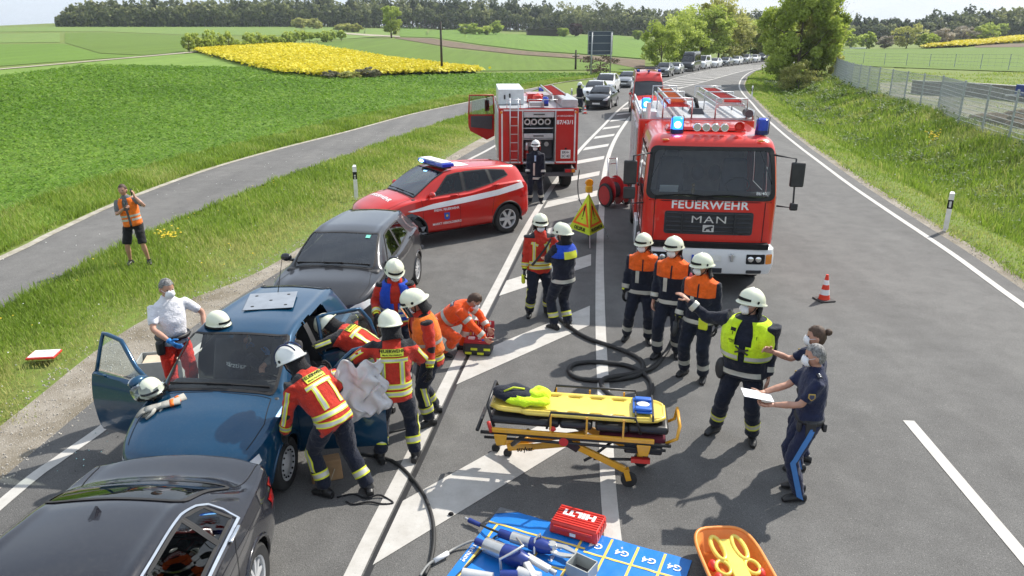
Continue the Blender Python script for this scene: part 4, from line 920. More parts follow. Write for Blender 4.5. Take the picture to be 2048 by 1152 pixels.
P_CLA = paint('black_blue_car_paint',(.012,.013,.019),.25); P_BLUE = paint('petrol_blue_paint',(.002,.050,.115),.28,.25); P_GREY = paint('anthracite_paint',(.030,.031,.036),.28,.3)
P_RED = paint('fire_red_paint',(.58,.022,.016),.3); P_WHITE = paint('white_car_paint',(.72,.73,.74),.35); P_SILV = paint('silver_car_paint',(.36,.37,.38),.3,.6); P_DBLUE = paint('dark_car_paint',(.02,.023,.03),.3); P_MID = paint('mid_grey_car_paint',(.14,.15,.16),.3,.4)

# --- the black coupe-saloon in the foreground
L_,W_,H_ = 4.63,1.80,1.42
rowsC = hatch_rows(L_,W_,H_,hood=.80,belt=.92,cowl=1.25,wst=2.05,roofw=.56,rear='coupe',beltr=.97)
black_car,SC,bvC = car('black_saloon','black coupe car with chrome window trim, cut off by the lower left photo edge','car',(-2.98,3.74,0),R(181),L_,W_,H_,rowsC,P_CLA,(.93,3.63),.325,'multi',1.25,2.0,
    side_win=[[(1.72,6.12),(2.18,6.80),(2.46,6.88),(2.46,6.10)],[(2.52,6.10),(2.52,6.88),(3.12,6.86),(3.20,6.12)],[(3.23,6.12),(3.16,6.86),(3.42,6.76),(3.56,6.16)]],rw=(3.33,3.95),glass=glassmat('black_car_glass',(.05,.07,.065),ior=1.55),near=True,trim='chrome',lamps={'boot': 1,'tail': [(.56,.70),(.84,.66),(.86,.80),(.80,.86),(.60,.82)]},wh=.23,bow=(.2,.2),arch_trim='body')
cabin(black_car,L_,W_,.92,1.3)
sf = MB(); P = SC.P(3.05,8.99,1); sf.prism([(0,-.005),(.11,-.012),(.11,.012),(0,.005)],0,.012,Matrix.Translation((0,P[1] + .05,P[2] - .005)) @ Matrix.Rotation(-PI/2,4,'Z'))
sf.add([(-.025,P[1] + .06,P[2] - .01),(.025,P[1] + .06,P[2] - .01),(.02,P[1] - .08,P[2] - .01),(-.02,P[1] - .08,P[2] - .01),(-.006,P[1] - .06,P[2] + .055),(.006,P[1] - .06,P[2] + .055)],[(0,1,5,4),(1,2,5),(2,3,4,5),(3,0,4)]); sf.build('roof_antenna',P_CLA,black_car)

# --- the blue hatchback the crew works on, both front doors open
L_,W_,H_ = 3.84,1.65,1.44; rowsB = hatch_rows(L_,W_,H_,hood=.80,belt=.92,cowl=.98,wst=1.72,roofw=.55,tail=.22,rear='hatch',beltr=.99)
FD = (1.10,2.12)
blue_car,SB,bvB = car('blue_hatchback','petrol blue hatchback with both front doors open and a firefighter crew around it','car',(-3.12,8.15,0),R(175.5),L_,W_,H_,rowsB,P_BLUE,(.78,3.27),.285,'cap',.98,1.72,
    side_win=[[(1.38,6.12),(1.80,6.84),(2.08,6.88),(2.08,6.10)],[(2.20,6.10),(2.20,6.88),(2.80,6.86),(2.86,6.14)]],skip=((-1,1),),rw=(3.42,3.66),glass=glassmat('blue_car_glass',(.86,.92,.89),ior=1.55),near=True,open_doors=((1,FD),(-1,FD),(-1,(2.16,2.92),[(2.16,1.6),(2.70,1.6),(2.92,4.6),(2.92,6.0),(2.86,6.95),(2.16,7.0)])),lamps={'head': [(.54,.53),(.71,.53),(.77,.61),(.75,.69),(.62,.62)]},wh=.18,bow=(.26,.14),arch_trim='body')
cabin(blue_car,L_,W_,.90,.98)
def door(S,parent,side,a,b,angle,mat,win,name='front_door',rear=False):
    """a front door swung open about its leading edge: panel, frame, glass, mirror"""
    hinge = Vector(S.at(a,4.2,side,0)); hinge.x -= side*.02; D = bpy.data.objects.new(name,None)
    T = Matrix.Translation((hinge.x,hinge.y,0)) @ Matrix.Rotation(side*R(angle),4,'Z') @ Matrix.Translation((-hinge.x,-hinge.y,0))
    pn = MB(); o = spatch(S,[(a + .005,1.65),(b - .005,1.65),(b - .005,6.0),(a + .005,5.95)],side,.0,12,22); inn = spatch(S,[(a + .005,1.65),(b - .005,1.65),(b - .005,6.0),(a + .005,5.95)],side,-.09,12,22)
    pn.add(o.v,o.f); nk = 23; n0 = len(pn.v); pn.add(inn.v,[f[::-1] for f in inn.f])
    for i in range(12):
        pn.f += [(i*nk,(i + 1)*nk,n0 + (i + 1)*nk,n0 + i*nk),(i*nk + 22,(i + 1)*nk + 22,n0 + (i + 1)*nk + 22,n0 + i*nk + 22)]; pn.mi += [0,0]
    for j in range(22): pn.f += [(j,j + 1,n0 + j + 1,n0 + j),(12*nk + j,12*nk + j + 1,n0 + 12*nk + j + 1,n0 + 12*nk + j)]; pn.mi += [0,0]
    pn.v = [tuple(T @ Vector(v)) for v in pn.v]; d = pn.build(name,mat,parent,smooth=True,auto=40)
    fr = MB(); path = resamp([(a + .02,6.0),(win[1][0] - .30,6.42),(win[1][0] - .02,6.93),(b - .04,6.98),(b - .02,6.0)] if not rear else [(a + .03,6.0),(a + .04,6.95),(b - .16,6.93),(b - .06,6.5),(b - .02,6.0)],.06); fr.tube([T @ Vector(S.at(q,k,side,-.02)) for q,k in path],.03,6,squash=.8); fr.build('window_frame',mat,d,smooth=True)
    g = spatch(S,[(a + .12,6.08),(b - .04,6.08),(b - .05,6.94),(win[1][0] - .03,6.90)] if not rear else [(a + .04,6.08),(b - .05,6.08),(b - .16,6.92),(a + .05,6.93)],side,-.02,8,6); g.v = [tuple(T @ Vector(v)) for v in g.v]; g.build('door_glass',GLC,d,smooth=True)
    tr = MB(); trm = spatch(S,[(a + .08,2.4),(b - .06,2.4),(b - .06,5.7),(a + .08,5.6)],side,-.105,8,8); trm.v = [tuple(T @ Vector(v)) for v in trm.v]; trm.build('door_lining',BPL,d,smooth=True)
    if rear: return d
    P = Vector(S.at(a + .16,6.15,side,.0)); c = Vector((P.x + side*.14,P.y,P.z + .06)); m = MB(); m.ell(T @ c,(.12,.07,.075),12,8,T.to_3x3().to_4x4()); m.bar(T @ (P - Vector((side*.02,0,0))),T @ c,.05,.04); mm = m.build('wing_mirror',mat,d,smooth=True)
    g = MB(); g.ell(T @ (c + Vector((0,-.05,0))),(.10,.02,.058),12,6,T.to_3x3().to_4x4()); g.build('mirror_glass',CHR,mm,smooth=True)
    h = MB(); P = Vector(S.at(b - .14,5.15,side,.02)); h.bar(T @ (P + Vector((0,.09,0))),T @ (P - Vector((0,.09,0))),.03,.025); h.build('door_handle',mat,d,bevel=.008)
    return d
door(SB,blue_car,1,FD[0],FD[1],72,P_BLUE,[(1.38,6.12),(1.80,6.84)])['label'] = 'open passenger door with shattered window glass'
door(SB,blue_car,-1,FD[0],FD[1],78,P_BLUE,[(1.38,6.12),(1.80,6.84)])
door(SB,blue_car,-1,2.16,2.92,52,P_BLUE,None,'rear_door',True)
hb = MB(); P0 = SB.P(2.15,8.99,1); 
# aluminium plate on the roof
pl_ = MB(); T0 = Matrix.Translation((.0,1.92 - 2.80,1.452)) @ Matrix.Rotation(R(8),4,'Z'); pts = [(-.36,-.30),(.36,-.30),(.36,.30),(-.36,.30)]
an = MB(); an.tube([(0.05,-1.05 + .0,1.43),(0.05,-1.35,1.90)],[.006,.003],5); an.build('roof_aerial',BLK,blue_car)

# --- anthracite hatchback behind
L_,W_,H_ = 4.34,1.82,1.48; rowsF = hatch_rows(L_,W_,H_,hood=.86,belt=.96,cowl=1.12,wst=1.95,roofw=.57,tail=.36,rear='hatch',beltr=1.06)
grey_car,SF,bvF = car('grey_hatchback','anthracite hatchback with a crumpled tail standing between the blue and the red car','car',(-2.86,12.68,0),R(174.5),L_,W_,H_,rowsF,P_GREY,(.86,3.50),.315,'multi',1.12,1.95,
    side_win=[[(1.60,6.12),(2.05,6.84),(2.42,6.88),(2.42,6.10)],[(2.48,6.10),(2.48,6.88),(3.08,6.85),(3.18,6.16)]],rw=(3.72,4.0),glass=GLC,sglass=GLD,near=True,lamps={'head': [(.42,.64),(.66,.61),(.80,.69),(.79,.77),(.62,.74)]},wh=.21,bow=(.34,.14),arch_trim='body')
cabin(grey_car,L_,W_,.96,1.12)
cr = MB(); r_ = random.Random(5)
for i in range(16):
    a = Vector((-.86 + r_.uniform(0,.5),-1.75 - r_.uniform(0,.45),.55 + r_.uniform(0,.55))); b = a + Vector((r_.uniform(-.15,.15),r_.uniform(-.2,.1),r_.uniform(-.1,.2))); cc = a + Vector((r_.uniform(-.2,.2),r_.uniform(-.2,.1),r_.uniform(-.2,.2))); cr.add([a,b,cc,a + (b - a)*.5 + (cc - a)*.7 + Vector((0,-.04,.03))],[(0,1,3),(0,3,2),(1,2,3)])
cr.build('crumpled_metal',[P_GREY],grey_car)
st = MB(); st.box((0,0,0),(.07,.002,.07)); 
T = frameT((0,0,3),(1,0,0),(0,1,0)); decal(bvF,T,[(-.46,.27),(-.38,.27),(-.38,.36),(-.46,.36)],M('green_sticker',(.2,.6,.5),.5),'windscreen_sticker',grey_car,.014)

# --- red command car
L_,W_,H_ = 4.44,1.84,1.70; rowsK = hatch_rows(L_,W_,H_,hood=.98,belt=1.10,cowl=1.05,wst=1.95,roofw=.60,tail=.30,z0=.30,rear='hatch',beltr=1.24)
kuga,SK,bvK = car('red_command_car','red fire command car with white side stripe and blue light bar on its roof','car',(-1.74,17.85,0),R(125),L_,W_,H_,rowsK,P_RED,(.90,3.59),.37,'six',1.05,1.95,
    side_win=[[(1.52,6.12),(2.02,6.84),(2.36,6.88),(2.36,6.10)],[(2.44,6.10),(2.44,6.88),(3.10,6.86),(3.16,6.13)],[(3.22,6.14),(3.18,6.84),(3.66,6.70),(3.74,6.40)]],rw=(3.98,4.2),glass=glassmat('sky_mirroring_glass',(.7,.78,.75),ior=2.5),sglass=glassmat('half_tinted_glass',(.16,.18,.18)),near=True,lamps={'head': [(.44,.80),(.70,.80),(.92,.92),(.90,1.00),(.60,.92)],'grille': (.36,.70,.84),'tail': [(.62,.90),(.84,.86),(.88,1.12),(.80,1.18),(.66,1.1)]},wh=.23,arch=.44,bow=(.3,.14),arch_trim=BPL)
cabin(kuga,L_,W_,1.08,1.05,floor=.42)
WST = M('reflective_white',(.92,.92,.92),.4,var=.03)
for sd in (1,-1):
    T = frameT((sd*2,0,0),(0,sd,0),(0,0,1)); up_ = [(.85,.90),(1.5,1.0),(2.4,1.06),(3.3,1.13),(4.05,1.24)]; lo_ = [(4.12,1.10),(3.3,.995),(2.4,.93),(1.5,.885),(.95,.875)]
    decal(bvK,T,[(sd*(L_/2 - q),z) for q,z in up_ + lo_],WST,'side_stripe',kuga,.008,res=.06)
    sl_ = MB(); sribbon(SK,[(1.25,1.55),(2.0,1.5),(3.1,1.55)],sd,.14,.012,sl_); sl_.build('sill_cladding',BPL,kuga)
    T = frameT((sd*2,0,0),(0,sd,0),(0,0,1))
    c0 = sd*(L_/2 - 1.85); decal_text(bvK,T @ Matrix.Translation((c0,.84,0)),'FREIW. FEUERWEHR',.075,WHT,kuga,.006); decal_text(bvK,T @ Matrix.Translation((c0,.52,0)),'MARKT HEROLDSBERG',.075,WHT,kuga,.006)
    decal(bvK,T,[(c0 - .07,.62),(c0 + .0,.59),(c0 + .07,.62),(c0 + .075,.76),(c0 - .075,.76)],M('crest_blue',(.03,.10,.42),.4),'door_crest',kuga,.006); decal(bvK,T,[(c0 + .03*math.cos(a),.69 + .03*math.sin(a)) for a in np.linspace(0,2*PI,9)[:-1]],M('crest_gold',(.7,.5,.08),.4),'door_crest_emblem',kuga,.01)
T = frameT((0,L_/2 - .62,2),(-1,0,0),(0,-1,.0)); decal_text(bvK,T,'FEUERWEHR',.17,WHT,kuga,.006,bold=.03)
BLUE = M('blue_lens',(.01,.05,.55),.12,coat=1); BLIT = M('lit_blue_lens',(.02,.15,.8),.2,emit=(.02,.22,1.0),estr=2.2); BFLASH = M('blue_flash',(.4,.7,1),.3,emit=(.25,.6,1.0),estr=9)
lb = thing('light_bar','blue light bar with silver lid mounted across the roof of the red command car','light bar',(0,0,0)); lb.parent = kuga; del lb['category'],lb['label']
def bpart(name,f,mat,parent,**k): b = MB(); f(b); return b.build(name,mat,parent,**k)
bpart('light_bar_base',lambda b: b.box((0,.12,H_ + .03),(1.12,.22,.05)),BPL,lb,bevel=.01); bpart('light_bar_lid',lambda b: b.box((0,.12,H_ + .145),(1.06,.28,.03)),WHT,lb,bevel=.012)
for x in (-.42,.42): bpart('blue_lens',lambda b: b.box((x,.12,H_ + .09),(.38,.32,.09)),BLUE,lb,bevel=.02)
bpart('blue_lens',lambda b: b.box((0,.12,H_ + .09),(.44,.30,.085)),BLUE,lb,bevel=.01)
bpart('flash',lambda b: b.ell((.40,.29,H_ + .09),(.10,.02,.035)),BFLASH,lb,smooth=True)
T = frameT((0,-.45,3),(1,0,0),(0,1,0)); decal(bvK,T,[(-.3,-.18),(.3,-.18),(.3,.18),(-.3,.18)],WST,'roof_number_panel',kuga,.006)

# --- the queue behind
rowsS = hatch_rows(4.1,1.75,1.45,hood=.84,belt=.94,cowl=1.05,wst=1.85,roofw=.54,rear='hatch'); rowsV = hatch_rows(5.9,2.0,2.6,hood=1.15,belt=1.30,cowl=.85,wst=1.45,roofw=.80,rear='van',z0=.25); rowsV = [(0,.35,.70,.5,.66,.62,.55,.66,.70),(.05,.30,.84,.5,.80,.80,.62,.86,.92),(.25,.26,.95,.5,.90,.98,.70,1.06,1.12),(.60,.25,.985,.55,.95,1.12,.76,1.20,1.28),(.85,.25,1.0,.6,.96,1.18,.80,1.27,1.36),(1.0,.25,1.0,.6,.965,1.22,.84,1.42,1.50),(1.45,.25,1.0,.6,.965,1.26,.82,2.02,2.12),(1.62,.25,1.0,.6,.965,1.28,.80,2.20,2.34),(2.1,.25,1.0,.6,.965,1.30,.78,2.46,2.62),(2.6,.25,1.0,.6,.965,1.32,.78,2.54,2.66),(5.3,.25,1.0,.6,.965,1.32,.78,2.54,2.66),(5.8,.28,.98,.6,.95,1.32,.76,2.50,2.62),(5.9,.4,.93,.6,.9,1.3,.70,2.4,2.5)]
rowsW = hatch_rows(4.9,1.90,1.95,hood=1.02,belt=1.12,cowl=.8,wst=1.6,roofw=.72,rear='van',z0=.22); rowsU = hatch_rows(4.5,1.86,1.66,hood=.96,belt=1.06,cowl=1.05,wst=1.85,roofw=.60,rear='hatch',z0=.26)
QP = {}
def qcar(kind,label,x,y,rz,pm,name='parked_car',cat='car'):
    if kind in QP:
        c = copy_tree(QP[kind][0],None,label,{QP[kind][1].name: pm}); c.location = (x,y,0); c.rotation_euler = (0,0,rz); return c
    c = qcar0(kind,label,x,y,rz,pm,name,cat); QP[kind] = (c,pm); return c
def qcar0(kind,label,x,y,rz,pm,name='parked_car',cat='car'):
    a = dict(group='cars waiting in the queue',near=False,doors=True)
    if kind == 'hatch': return car(name,label,cat,(x,y,0),rz,4.1,1.75,1.45,rowsS,pm,(.82,3.36),.31,'five',1.05,1.85,rw=(3.60,3.82),**a)[0]
    if kind == 'suv': return car(name,label,cat,(x,y,0),rz,4.5,1.86,1.66,rowsU,pm,(.88,3.56),.35,'five',1.05,1.85,rw=(4.0,4.22),lamps={'head': [(.42,.76),(.74,.76),(.80,.92),(.50,.88)],'grille': (.36,.62,.86)},**a)[0]
    if kind == 'van': return car(name,label,cat,(x,y,0),rz,5.9,2.0,2.6,rowsV,pm,(.95,4.6),.35,'truck',.85,1.45,side_win=[[(1.2,6.1),(1.45,6.7),(2.0,6.66),(2.0,6.05)],[(2.1,6.05),(2.1,6.6),(3.6,6.6),(3.6,6.05)],[(3.7,6.05),(3.7,6.6),(5.5,6.6),(5.5,6.05)]],lamps={'head': [(.60,.95),(.84,.95),(.86,1.15),(.66,1.12)],'grille': (.4,.7,1.05)},**a)[0]
    return car(name,label,cat,(x,y,0),rz,4.9,1.9,1.95,rowsW,pm,(.92,3.92),.33,'five',.8,1.6,lamps={'head': [(.52,.82),(.78,.82),(.82,1.0),(.6,.98)],'grille': (.4,.74,.92)},**a)[0]
def heading(y):
    dx = np.interp(y + 3,LA_Y,LA_X) - np.interp(y - 3,LA_Y,LA_X); return math.atan2(6,dx) + PI/2
def lane(y,o=2.05): a = math.atan2(6,np.interp(y + 3,LA_Y,LA_X) - np.interp(y - 3,LA_Y,LA_X)); return np.interp(y,LA_Y,LA_X) + o/math.sin(a)
Q = [('hatch','black hatchback at the head of the waiting queue',6.18,52.3,P_DBLUE),('hatch','white car second in the queue, right behind the black one',None,58.8,P_WHITE),('suv','white SUV third in the queue',None,65.6,P_WHITE),('hatch','silver-grey car fourth in the queue, left of the red fire van',None,74.5,P_SILV)]
for k_,lb_,x,y,pm in Q: qcar(k_,lb_,x if x else lane(y),y,R(162.5) if x else heading(y),pm)
Q2 = [('hatch','dark car just past the red fire van, mostly hidden by it',1300,160,P_DBLUE),('suv','grey car in the queue right above the roof of the fire van',1328,155,P_MID),('hatch','silver car in the queue just left of the black van',1350,150,P_SILV),
      ('van','tall black delivery van in the middle of the queue',1380,146,P_DBLUE),('minibus','white minibus directly behind the black van',1404,140,P_WHITE),('hatch','white compact car behind the white minibus',1424,138,P_WHITE),('hatch','dark green car tucked behind the white compact car',1443,135.5,P_MID),('hatch','low white car in the far queue, second white one from the minibus',1462,134.5,P_WHITE),
      ('suv','silver SUV in the far part of the queue',1487,132,P_SILV),('hatch','small white car just right of the silver SUV',1500,131,P_WHITE),('suv','black SUV near the far end of the queue',1518,129.5,P_DBLUE),('hatch','last white car of the queue, half behind the big tree',1534,128.5,P_WHITE),('hatch','grey car at the very end, seen through the tree leaves',1549,128,P_MID)]
ld = -99
for k_,lb_,u,v,pm in Q2:
    p = G(u,v,0); d = lane(p.y); y = p.y
    for _ in range(12):     # keep the bearing of the car but put it in its lane
        y = y + .5*((lane(y) - (u - 1024)/FPX*(y*math.cos(PITCH) + CAMH*math.sin(PITCH)))*-1.0)*(1 if True else 0) if False else y
    best = min(np.arange(60,175,.25),key=lambda yy: abs(1024 + FPX*lane(yy)/(yy*math.cos(PITCH) + CAMH*math.sin(PITCH)) - u)); y = float(best)
    y = max(y,ld + (5.8 if k_ != 'van' else 6.6)); ld = y + (.8 if k_ == 'van' else 0)
    qcar(k_,lb_,lane(y),y,heading(y),pm,*(('delivery_van','van') if k_ == 'van' else ('minibus','minibus') if k_ == 'minibus' else ()))

# ================================================================ FIRE TRUCKS
RED2 = paint('truck_fire_red',(.68,.032,.020),.3); RED3 = paint('older_truck_red',(.50,.025,.02),.4); WHB = paint('white_bumper_paint',(.74,.75,.76),.35)
LGT = M('light_cabin_lining',(.42,.42,.40),.8); SEATF = M('grey_seat_cloth',(.10,.105,.12),.85); SHT = M('shutter_aluminium',(.55,.56,.57),.4,metal=.6)
def rrect(hw,yf,yr,r,n=6,bulge=.05):
    """rounded rectangle in plan, front at yf (curved), rear at yr; counter-clockwise from front middle going to +x"""
    pts = []
    for k in range(14): x = (hw - r)*k/14; pts.append((x,yf - bulge*(x/hw)**2))
    y0 = yf - bulge
    for k in range(n + 1): a = PI/2*(1 - k/n); pts.append((hw - r + r*math.cos(a),y0 - r + r*math.sin(a)))
    for k in range(1,24): pts.append((hw,lerp(y0 - r,yr + .04,k/24)))
    for k in range(4): a = PI/2*k/3; pts.append((hw - .04 + .04*math.cos(a),yr + .04 - .04*math.sin(a)))
    for k in range(1,8): pts.append(((hw - .04)*(1 - k/8),yr))
    return pts + [(-x,y) for x,y in pts[::-1][:-1]] if False else pts + [(0,yr)] + [(-x,y) for x,y in pts[::-1][:-1]]
man = thing('fire_engine','large red fire engine with white bumper and lit blue beacons, facing the camera','fire engine',(3.62,13.30,0),R(172.8))
def cab(parent,levels,yr,holes,mat,dz=.035):
    zs = np.arange(levels[0][0],levels[-1][0] + 1e-6,dz); lv = np.array(levels); rings = []
    for z in zs:
        hw,yf,r = [float(pchip(lv[:,0],lv[:,i],np.array([z]))[0]) for i in (1,2,3)]; rings.append([(x,y,z) for x,y in rrect(hw,yf,yr,r)])
    n = len(rings[0]); mb = MB(); vs = [p for rg in rings for p in rg]; fs = []
    for i in range(len(rings) - 1):
        for j in range(n):
            f = (i*n + j,i*n + (j + 1)%n,(i + 1)*n + (j + 1)%n,(i + 1)*n + j); c = [sum(vs[q][k] for q in f)/4 for k in range(3)]; nx = abs(rings[i][(j + 1)%n][1] - rings[i][j][1]); ny = abs(rings[i][(j + 1)%n][0] - rings[i][j][0])
            cut = any((ax == 'f' and c[1] > yr + 1.2 and ny > nx*.6 and inpoly(np.array([c[0]]),np.array([c[2]]),poly)[0]) or (ax == 's' and nx > ny and inpoly(np.array([c[1]]),np.array([c[2]]),poly)[0]) for ax,poly in holes)
            if not cut: fs.append(f)
    mb.add(vs,fs); top = rings[-1]; c = (0,(levels[-1][2] + yr)/2,zs[-1] + .03); mb.add(top + [c],[(i,(i + 1)%n,n) for i in range(n)]); full = MB(); full.add(vs,[(i*n + j,i*n + (j + 1)%n,(i + 1)*n + (j + 1)%n,(i + 1)*n + j) for i in range(len(rings) - 1) for j in range(n)]); full.add(top + [c],[(i,(i + 1)%n,n) for i in range(n)])
    o = mb.build('cab',mat,parent,smooth=True,auto=35); return o,bvh_of(full)
def rpoly(x0,x1,z0,z1,r,xt=0,n=4):
    o = []
    for cx,cz,a0 in ((x1 - r,z0 + r,-PI/2),(x1 - r - xt,z1 - r,0),(x0 + r + xt,z1 - r,PI/2),(x0 + r,z0 + r,PI)):
        for k in range(n + 1): a = a0 + PI/2*k/n; o.append((cx + r*math.cos(a),cz + r*math.sin(a)))
    return o
wsp = rpoly(-1.12,1.12,1.84,2.72,.12,.05); sdw = [(-.35,1.75),(-.42,2.62),(-1.15,2.62),(-1.15,1.75)]; sdw2 = [(-1.45,1.75),(-1.45,2.62),(-2.5,2.62),(-2.5,1.75)]
cabo,bvM = cab(man,[(1.0,1.20,0,.16),(1.8,1.20,.0,.18),(2.3,1.18,-.09,.2),(2.7,1.14,-.20,.22),(2.82,1.10,-.26,.24),(2.90,1.02,-.38,.26),(2.94,.9,-.55,.26)],-3.0,[('f',wsp),('s',sdw),('s',sdw2)],RED2)
TF = frameT((0,.6,0),(-1,0,0),(0,0,1))          # front elevation frame: x to the truck's left (image right)
def fdec(poly,mat,name,off=.006,par=None,res=.06,md=.6): return decal(bvM,TF,poly,mat,name,par or man,off,res=res,maxdep=md)
def ringdec(bv,T,poly,w,mat,name,par,off=.012):
    n = len(poly); cx = sum(p[0] for p in poly)/n; cy = sum(p[1] for p in poly)/n; P = []
    for i in range(n):
        a,b = Vector(poly[i]),Vector(poly[(i + 1)%n]); m = max(1,int((b - a).length/.06)); P += [a.lerp(b,j/m) for j in range(m)]
    inn = [Vector((cx + (p.x - cx)*(1 - w/max(.2,abs(p.x - cx) + .05)) if True else 0,cy + (p.y - cy)*(1 - w/max(.15,abs(p.y - cy) + .05)))) for p in P]
    A = project(bv,T,[(p.x,p.y) for p in P],(0,0,-1),off); B = project(bv,T,[(p.x,p.y) for p in inn],(0,0,-1),off); mb = MB(); k = len(P)
    mb.add(A + B,[(i,(i + 1)%k,k + (i + 1)%k,k + i) for i in range(k)]); return mb.build(name,mat,par,smooth=True)
fdec(rpoly(-1.13,1.13,1.83,2.73,.12,.05),glassmat('truck_windscreen',(.66,.72,.74),ior=1.6),'windscreen',.004)
ringdec(bvM,TF,rpoly(-1.15,1.15,1.81,2.75,.12,.05),.075,RUB,'windscreen_seal',man)
for sd in (1,-1):
    T = frameT((sd*1.6,0,0),(0,sd,0),(0,0,1))
    for p in (sdw,sdw2): decal(bvM,T,[(y*sd,z) for y,z in p],GLD,'side_window',man,.004); ringdec(bvM,T,[(y*sd,z) for y,z in p],.04,RUB,'window_seal',man)
    for y0,y1 in ((-.22,-1.3),(-1.38,-2.65)):
        g = MB(); 
        for a,b in (((y0,1.05),(y0,2.68)),((y1,1.05),(y1,2.68)),((y0,1.05),(y1,1.05))):
            P = project(bvM,T,[(a[0]*sd,a[1]),(lerp(a[0],b[0],.5)*sd,lerp(a[1],b[1],.5)),(b[0]*sd,b[1])],(0,0,-1),.002); g.bar(P[0],P[1],.012); g.bar(P[1],P[2],.012)
        g.build('door_gap',BLK,man); h = MB(); h.box((sd*1.215,y1 + .18,1.62),(.03,.2,.05)); h.build('door_handle',BPL,man,bevel=.01)
decal_text(bvM,TF @ Matrix.Translation((0,1.715,0)),'FEUERWEHR',.205,WHT,man,.007,bold=.022,xs=1.14,spacing=1.07)
# grille with slats
GRM = M('grille_plastic',(.035,.038,.045),.45)
fdec(rpoly(-.80,.80,1.17,1.60,.05),GRM,'grille',.008)
for i in range(5):
    z = 1.235 + i*.082
    for x0,x1 in ((-.76,-.49),(-.45,.45),(.49,.76)):
        b_ = MB(); P = project(bvM,TF,[(lerp(x0,x1,k/4),z) for k in range(5)],(0,0,-1),.03); b_.tube(P,.016,6); b_.build('grille_slat',GRM,man,smooth=True)
for x in (-.47,.47): b_ = MB(); P = project(bvM,TF,[(x,1.19),(x,1.58)],(0,0,-1),.035); b_.bar(P[0],P[1],.02); b_.build('grille_divider',GRM,man)
SLV = M('silver_badge',(.72,.73,.74),.3,metal=.6)
decal_text(bvM,TF @ Matrix.Translation((0,1.455,0)),'MAN',.19,SLV,man,.05,bold=0,xs=1.45,spacing=1.15,name='badge_lettering')
eb = MB(); P = project(bvM,TF,[(-.10,1.23),(.10,1.23),(.10,1.36),(-.10,1.36)],(0,0,-1),.05); eb.add(P + [p + Vector((0,-.01,0)) for p in P],[(0,1,2,3),(7,6,5,4)]); e_ = eb.build('badge',SLV,man)
lion = [(-.08,1.25),(-.04,1.25),(-.03,1.28),(.02,1.28),(.03,1.25),(.06,1.25),(.055,1.30),(.085,1.32),(.07,1.345),(.03,1.335),(-.02,1.32),(-.06,1.30)]; fdec(lion,GRM,'badge_emblem',.056,res=.05)
dk = MB(); dk.box((0,-.05,.985),(2.2,.3,.10)); dk.build('bumper_recess',BLK,man)
g = MB(); P = project(bvM,TF,[(-.99,1.05),(-.99,1.78)],(0,0,-1),.002); g.bar(P[0],P[1],.012); P = project(bvM,TF,[(.99,1.05),(.99,1.78)],(0,0,-1),.002); g.build('panel_gap',BLK,man); g = MB(); g.bar(P[0],P[1],.012); g.build('panel_gap',BLK,man)
g = MB(); P = project(bvM,TF,[(lerp(-1.1,1.1,k/8),1.785) for k in range(9)],(0,0,-1),.003); g.tube(P,.008,4); g.build('panel_gap',BLK,man)
# white bumper
bp = MB(); bs = []
for z,hw,yf in ((.42,1.16,.02),(.46,1.22,.10),(.62,1.25,.14),(.80,1.25,.13),(.92,1.24,.10),(.95,1.20,.04)): bs.append([(x,y,z) for x,y in rrect(hw,yf,-1.0,.2)][:])
nb = len(bs[0]); bp.add([p for r_ in bs for p in r_],[(i*nb + j,i*nb + (j + 1)%nb,(i + 1)*nb + (j + 1)%nb,(i + 1)*nb + j) for i in range(5) for j in range(nb)]); top = bs[-1]; bp.add(top,[tuple(range(nb))])
bvB2 = bvh_of(bp); bp.build('bumper',WHB,man,smooth=True,auto=40)
def bdec(poly,mat,name,off=.008,par=None): return decal(bvB2,TF,poly,mat,name,par or man,off,res=.05,maxdep=.6)
for sd in (1,-1):
    sx = lambda a,b,c,d: rpoly(min(sd*a,sd*b),max(sd*a,sd*b),c,d,.02)
    h = bdec(sx(.72,1.06,.66,.84),BLK,'headlight',.008)
    for x in (.80,.94): L2 = MB(); P = project(bvB2,TF,[(sd*x,.75)],(0,0,-1),.01)[0]; L2.ell(P,(.058,.02,.055),14,8); L2.build('lamp_reflector',CHR,h,smooth=True)
    bdec(sx(1.075,1.19,.66,.84),LMO,'indicator_lamp',.010); bdec(sx(.74,1.02,.47,.54),GRM,'fog_lamp',.008)
bdec(rpoly(-.30,.30,.47,.57,.01),GRM,'bumper_opening')
bdec(rpoly(-.27,.27,.70,.81,.008),PLT,'number_plate',.014); bdec(rpoly(-.27,-.225,.70,.81,.005),M('plate_blue',(.02,.08,.5),.4),'plate_strip',.018); decal_text(bvB2,TF @ Matrix.Translation((-.18,.755,0)),'E',.09,BLK,man,.018,bold=.02)
h = MB(); P = project(bvB2,TF,[(.46,.78)],(0,0,-1),.02)[0]; h.box(P,(.05,.05,.14)); h.box((P.x,P.y,P.z + .03),(.11,.04,.03)); h.build('tow_coupling',ALU,man,bevel=.01)
T = frameT((0,.6,0),(-1,0,0),(0,0,1))
